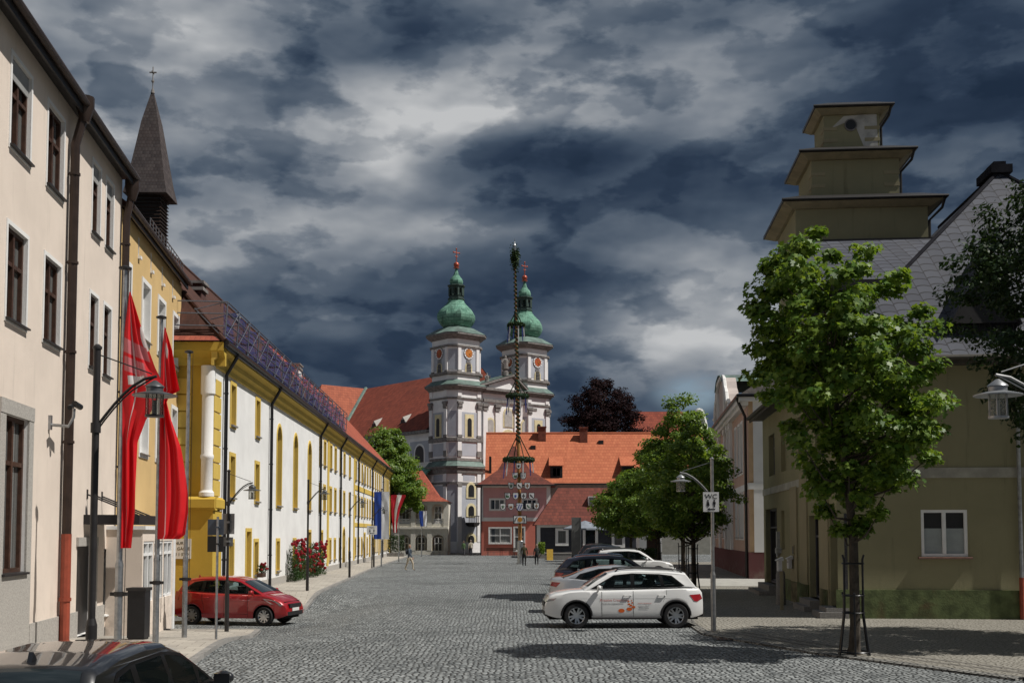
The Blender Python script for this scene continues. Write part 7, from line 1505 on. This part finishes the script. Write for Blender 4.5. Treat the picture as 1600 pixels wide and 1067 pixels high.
# benches before the rose house
bz = G(775, 866); t0 = None
for i, (px, l) in enumerate(((772, 'wooden bench under the wide window of the rose house'), (794, 'wooden bench beside the door of the rose house'))):
    t = thing('park_bench', l, 'bench', (cx2(px, 131.5), 131.5, 0), 0, 'benches before the rose house'); mb = MB()
    for k in range(4): mb.box(-.9, .9, -.25 + k * .12, -.16 + k * .12, .43, .46)
    mb.build('seat', m_brown, t, None); mb = MB()
    for k in range(3): mb.box(-.9, .9, .2, .23, .55 + k * .13, .64 + k * .13)
    mb.build('backrest', m_brown, t, None)
    for x in (-.7, .7): mb = MB(); mb.tube([(x, -.22, 0), (x, -.22, .43), (x, .2, .43), (x, .26, .9)], .025, 6); mb.tube([(x, .22, 0), (x, .2, .45)], .025, 6); mb.build('leg', m_black, t)
# traffic sign post seen from behind, plates on the second lamp
b_ = gz(337.5, 998); t = thing('traffic_sign', 'thin grey post with two sign plates seen from behind', 'traffic sign', (b_[0], b_[1], b_[2])); d = b_[1]
zp = lambda y: P(337, y, d).z - b_[2]
mb = MB(); mb.tube([(0, 0, 0), (0, 0, zp(807))], .03, 10); mb.build('post', m_galv, t)
m_back = M('sign_back_blue', (.055, .07, .095), .5, .15, 3); m_back2 = M('sign_back_dark', (.018, .02, .022), .5, .2, 3)
for y0, y1, mt in ((811, 836, m_back), (837, 862, m_back2)): mb = MB(); mb.box(cx2(324.5, d) - b_[0], cx2(349.5, d) - b_[0], .035, .05, zp(y1), zp(y0)); mb.box(-.05, .05, -.034, .036, (zp(y0) + zp(y1)) / 2 - .02, (zp(y0) + zp(y1)) / 2 + .02); mb.build('sign_plate', mt, t, None)
d = l2[1]; t = thing('sign_plates', 'pale grey sign plates mounted on the lamp post behind the red car', 'sign', (l2[0], d, 0)); mb = MB(); q = P(347, 834, d); f = lambda px: cx2(px, d) - l2[0]; g = lambda y: P(356, y, d).z
mb.box(f(347), f(366), .055, .075, g(834), g(802)); mb.box(-.06, .06, -.06, .06, g(817), g(814)); mb.build('upper_plate', M('sign_back_grey', (.22, .215, .22), .5, .1, 4), t, None); mb = MB(); mb.box(f(348), f(364), .055, .09, g(853), g(839)); mb.box(-.06, .06, -.06, .06, g(847), g(844)); mb.build('lower_plate', M('sign_back_grey2', (.15, .15, .15), .5, .2, 6), t, None)
b_ = gz(216, 998); d = b_[1]; t = thing('litter_bin', 'tall black cabinet bin standing before the shop windows', 'bin', b_); mb = MB(); w = 13.5 / F * d; mb.box(-w, w, -.2, .2, .04, P(216, 922, d).z - b_[2]); mb.build('cabinet', m_black, t, None); mb = MB(); mb.box(-w - .03, w + .03, -.23, .23, P(216, 922, d).z - b_[2], P(216, 920, d).z - b_[2] + .04); mb.build('lid', m_dark, t, None); mb = MB(); mb.box(-w + .02, w - .02, -.17, .17, -.02, .04); mb.build('base', m_dark, t, None)
# parking notice on the yellow base of the long building
t = thing('parking_notice', 'white notice board with dark lettering on the deep yellow wall', 'sign', LG.location, LG.rotation_euler.z)
yv, zv = hitx(LG, 280, 857, -.33); mb = MB(); mb.box(-.345, -.305, yv - .42, yv + .42, zv - .36, zv + .36); mb.build('panel', m_signw, t, None)
for i, s_ in enumerate(('NUR', 'FÜR GÄSTE', 'FREI 1 STD')): o = link('lettering', text_mesh(s_, .15, m_signk, .001), t); o.rotation_euler = (R(90), 0, R(-90)); o.location = (-.349, yv, zv + .2 - .2 * i)
# iron lamp brackets and other small fittings are modelled with their walls
q = G(1135, 999); t = thing('drain_cover', 'rusty iron drain cover at the kerb beside the grey lamp post', 'drain cover', (q.x, q.y, .0)); mb = MB(); mb.box(-.28, .28, -.2, .2, .0, .016); mb.build('frame', m_dark, t, None)
mb = MB()
for k in range(5): mb.box(-.22 + k * .095, -.18 + k * .095, -.16, .16, .016, .024)
mb.each('slot', M('rusty_iron', (.12, .06, .04), .8, .3, 8), t, None)
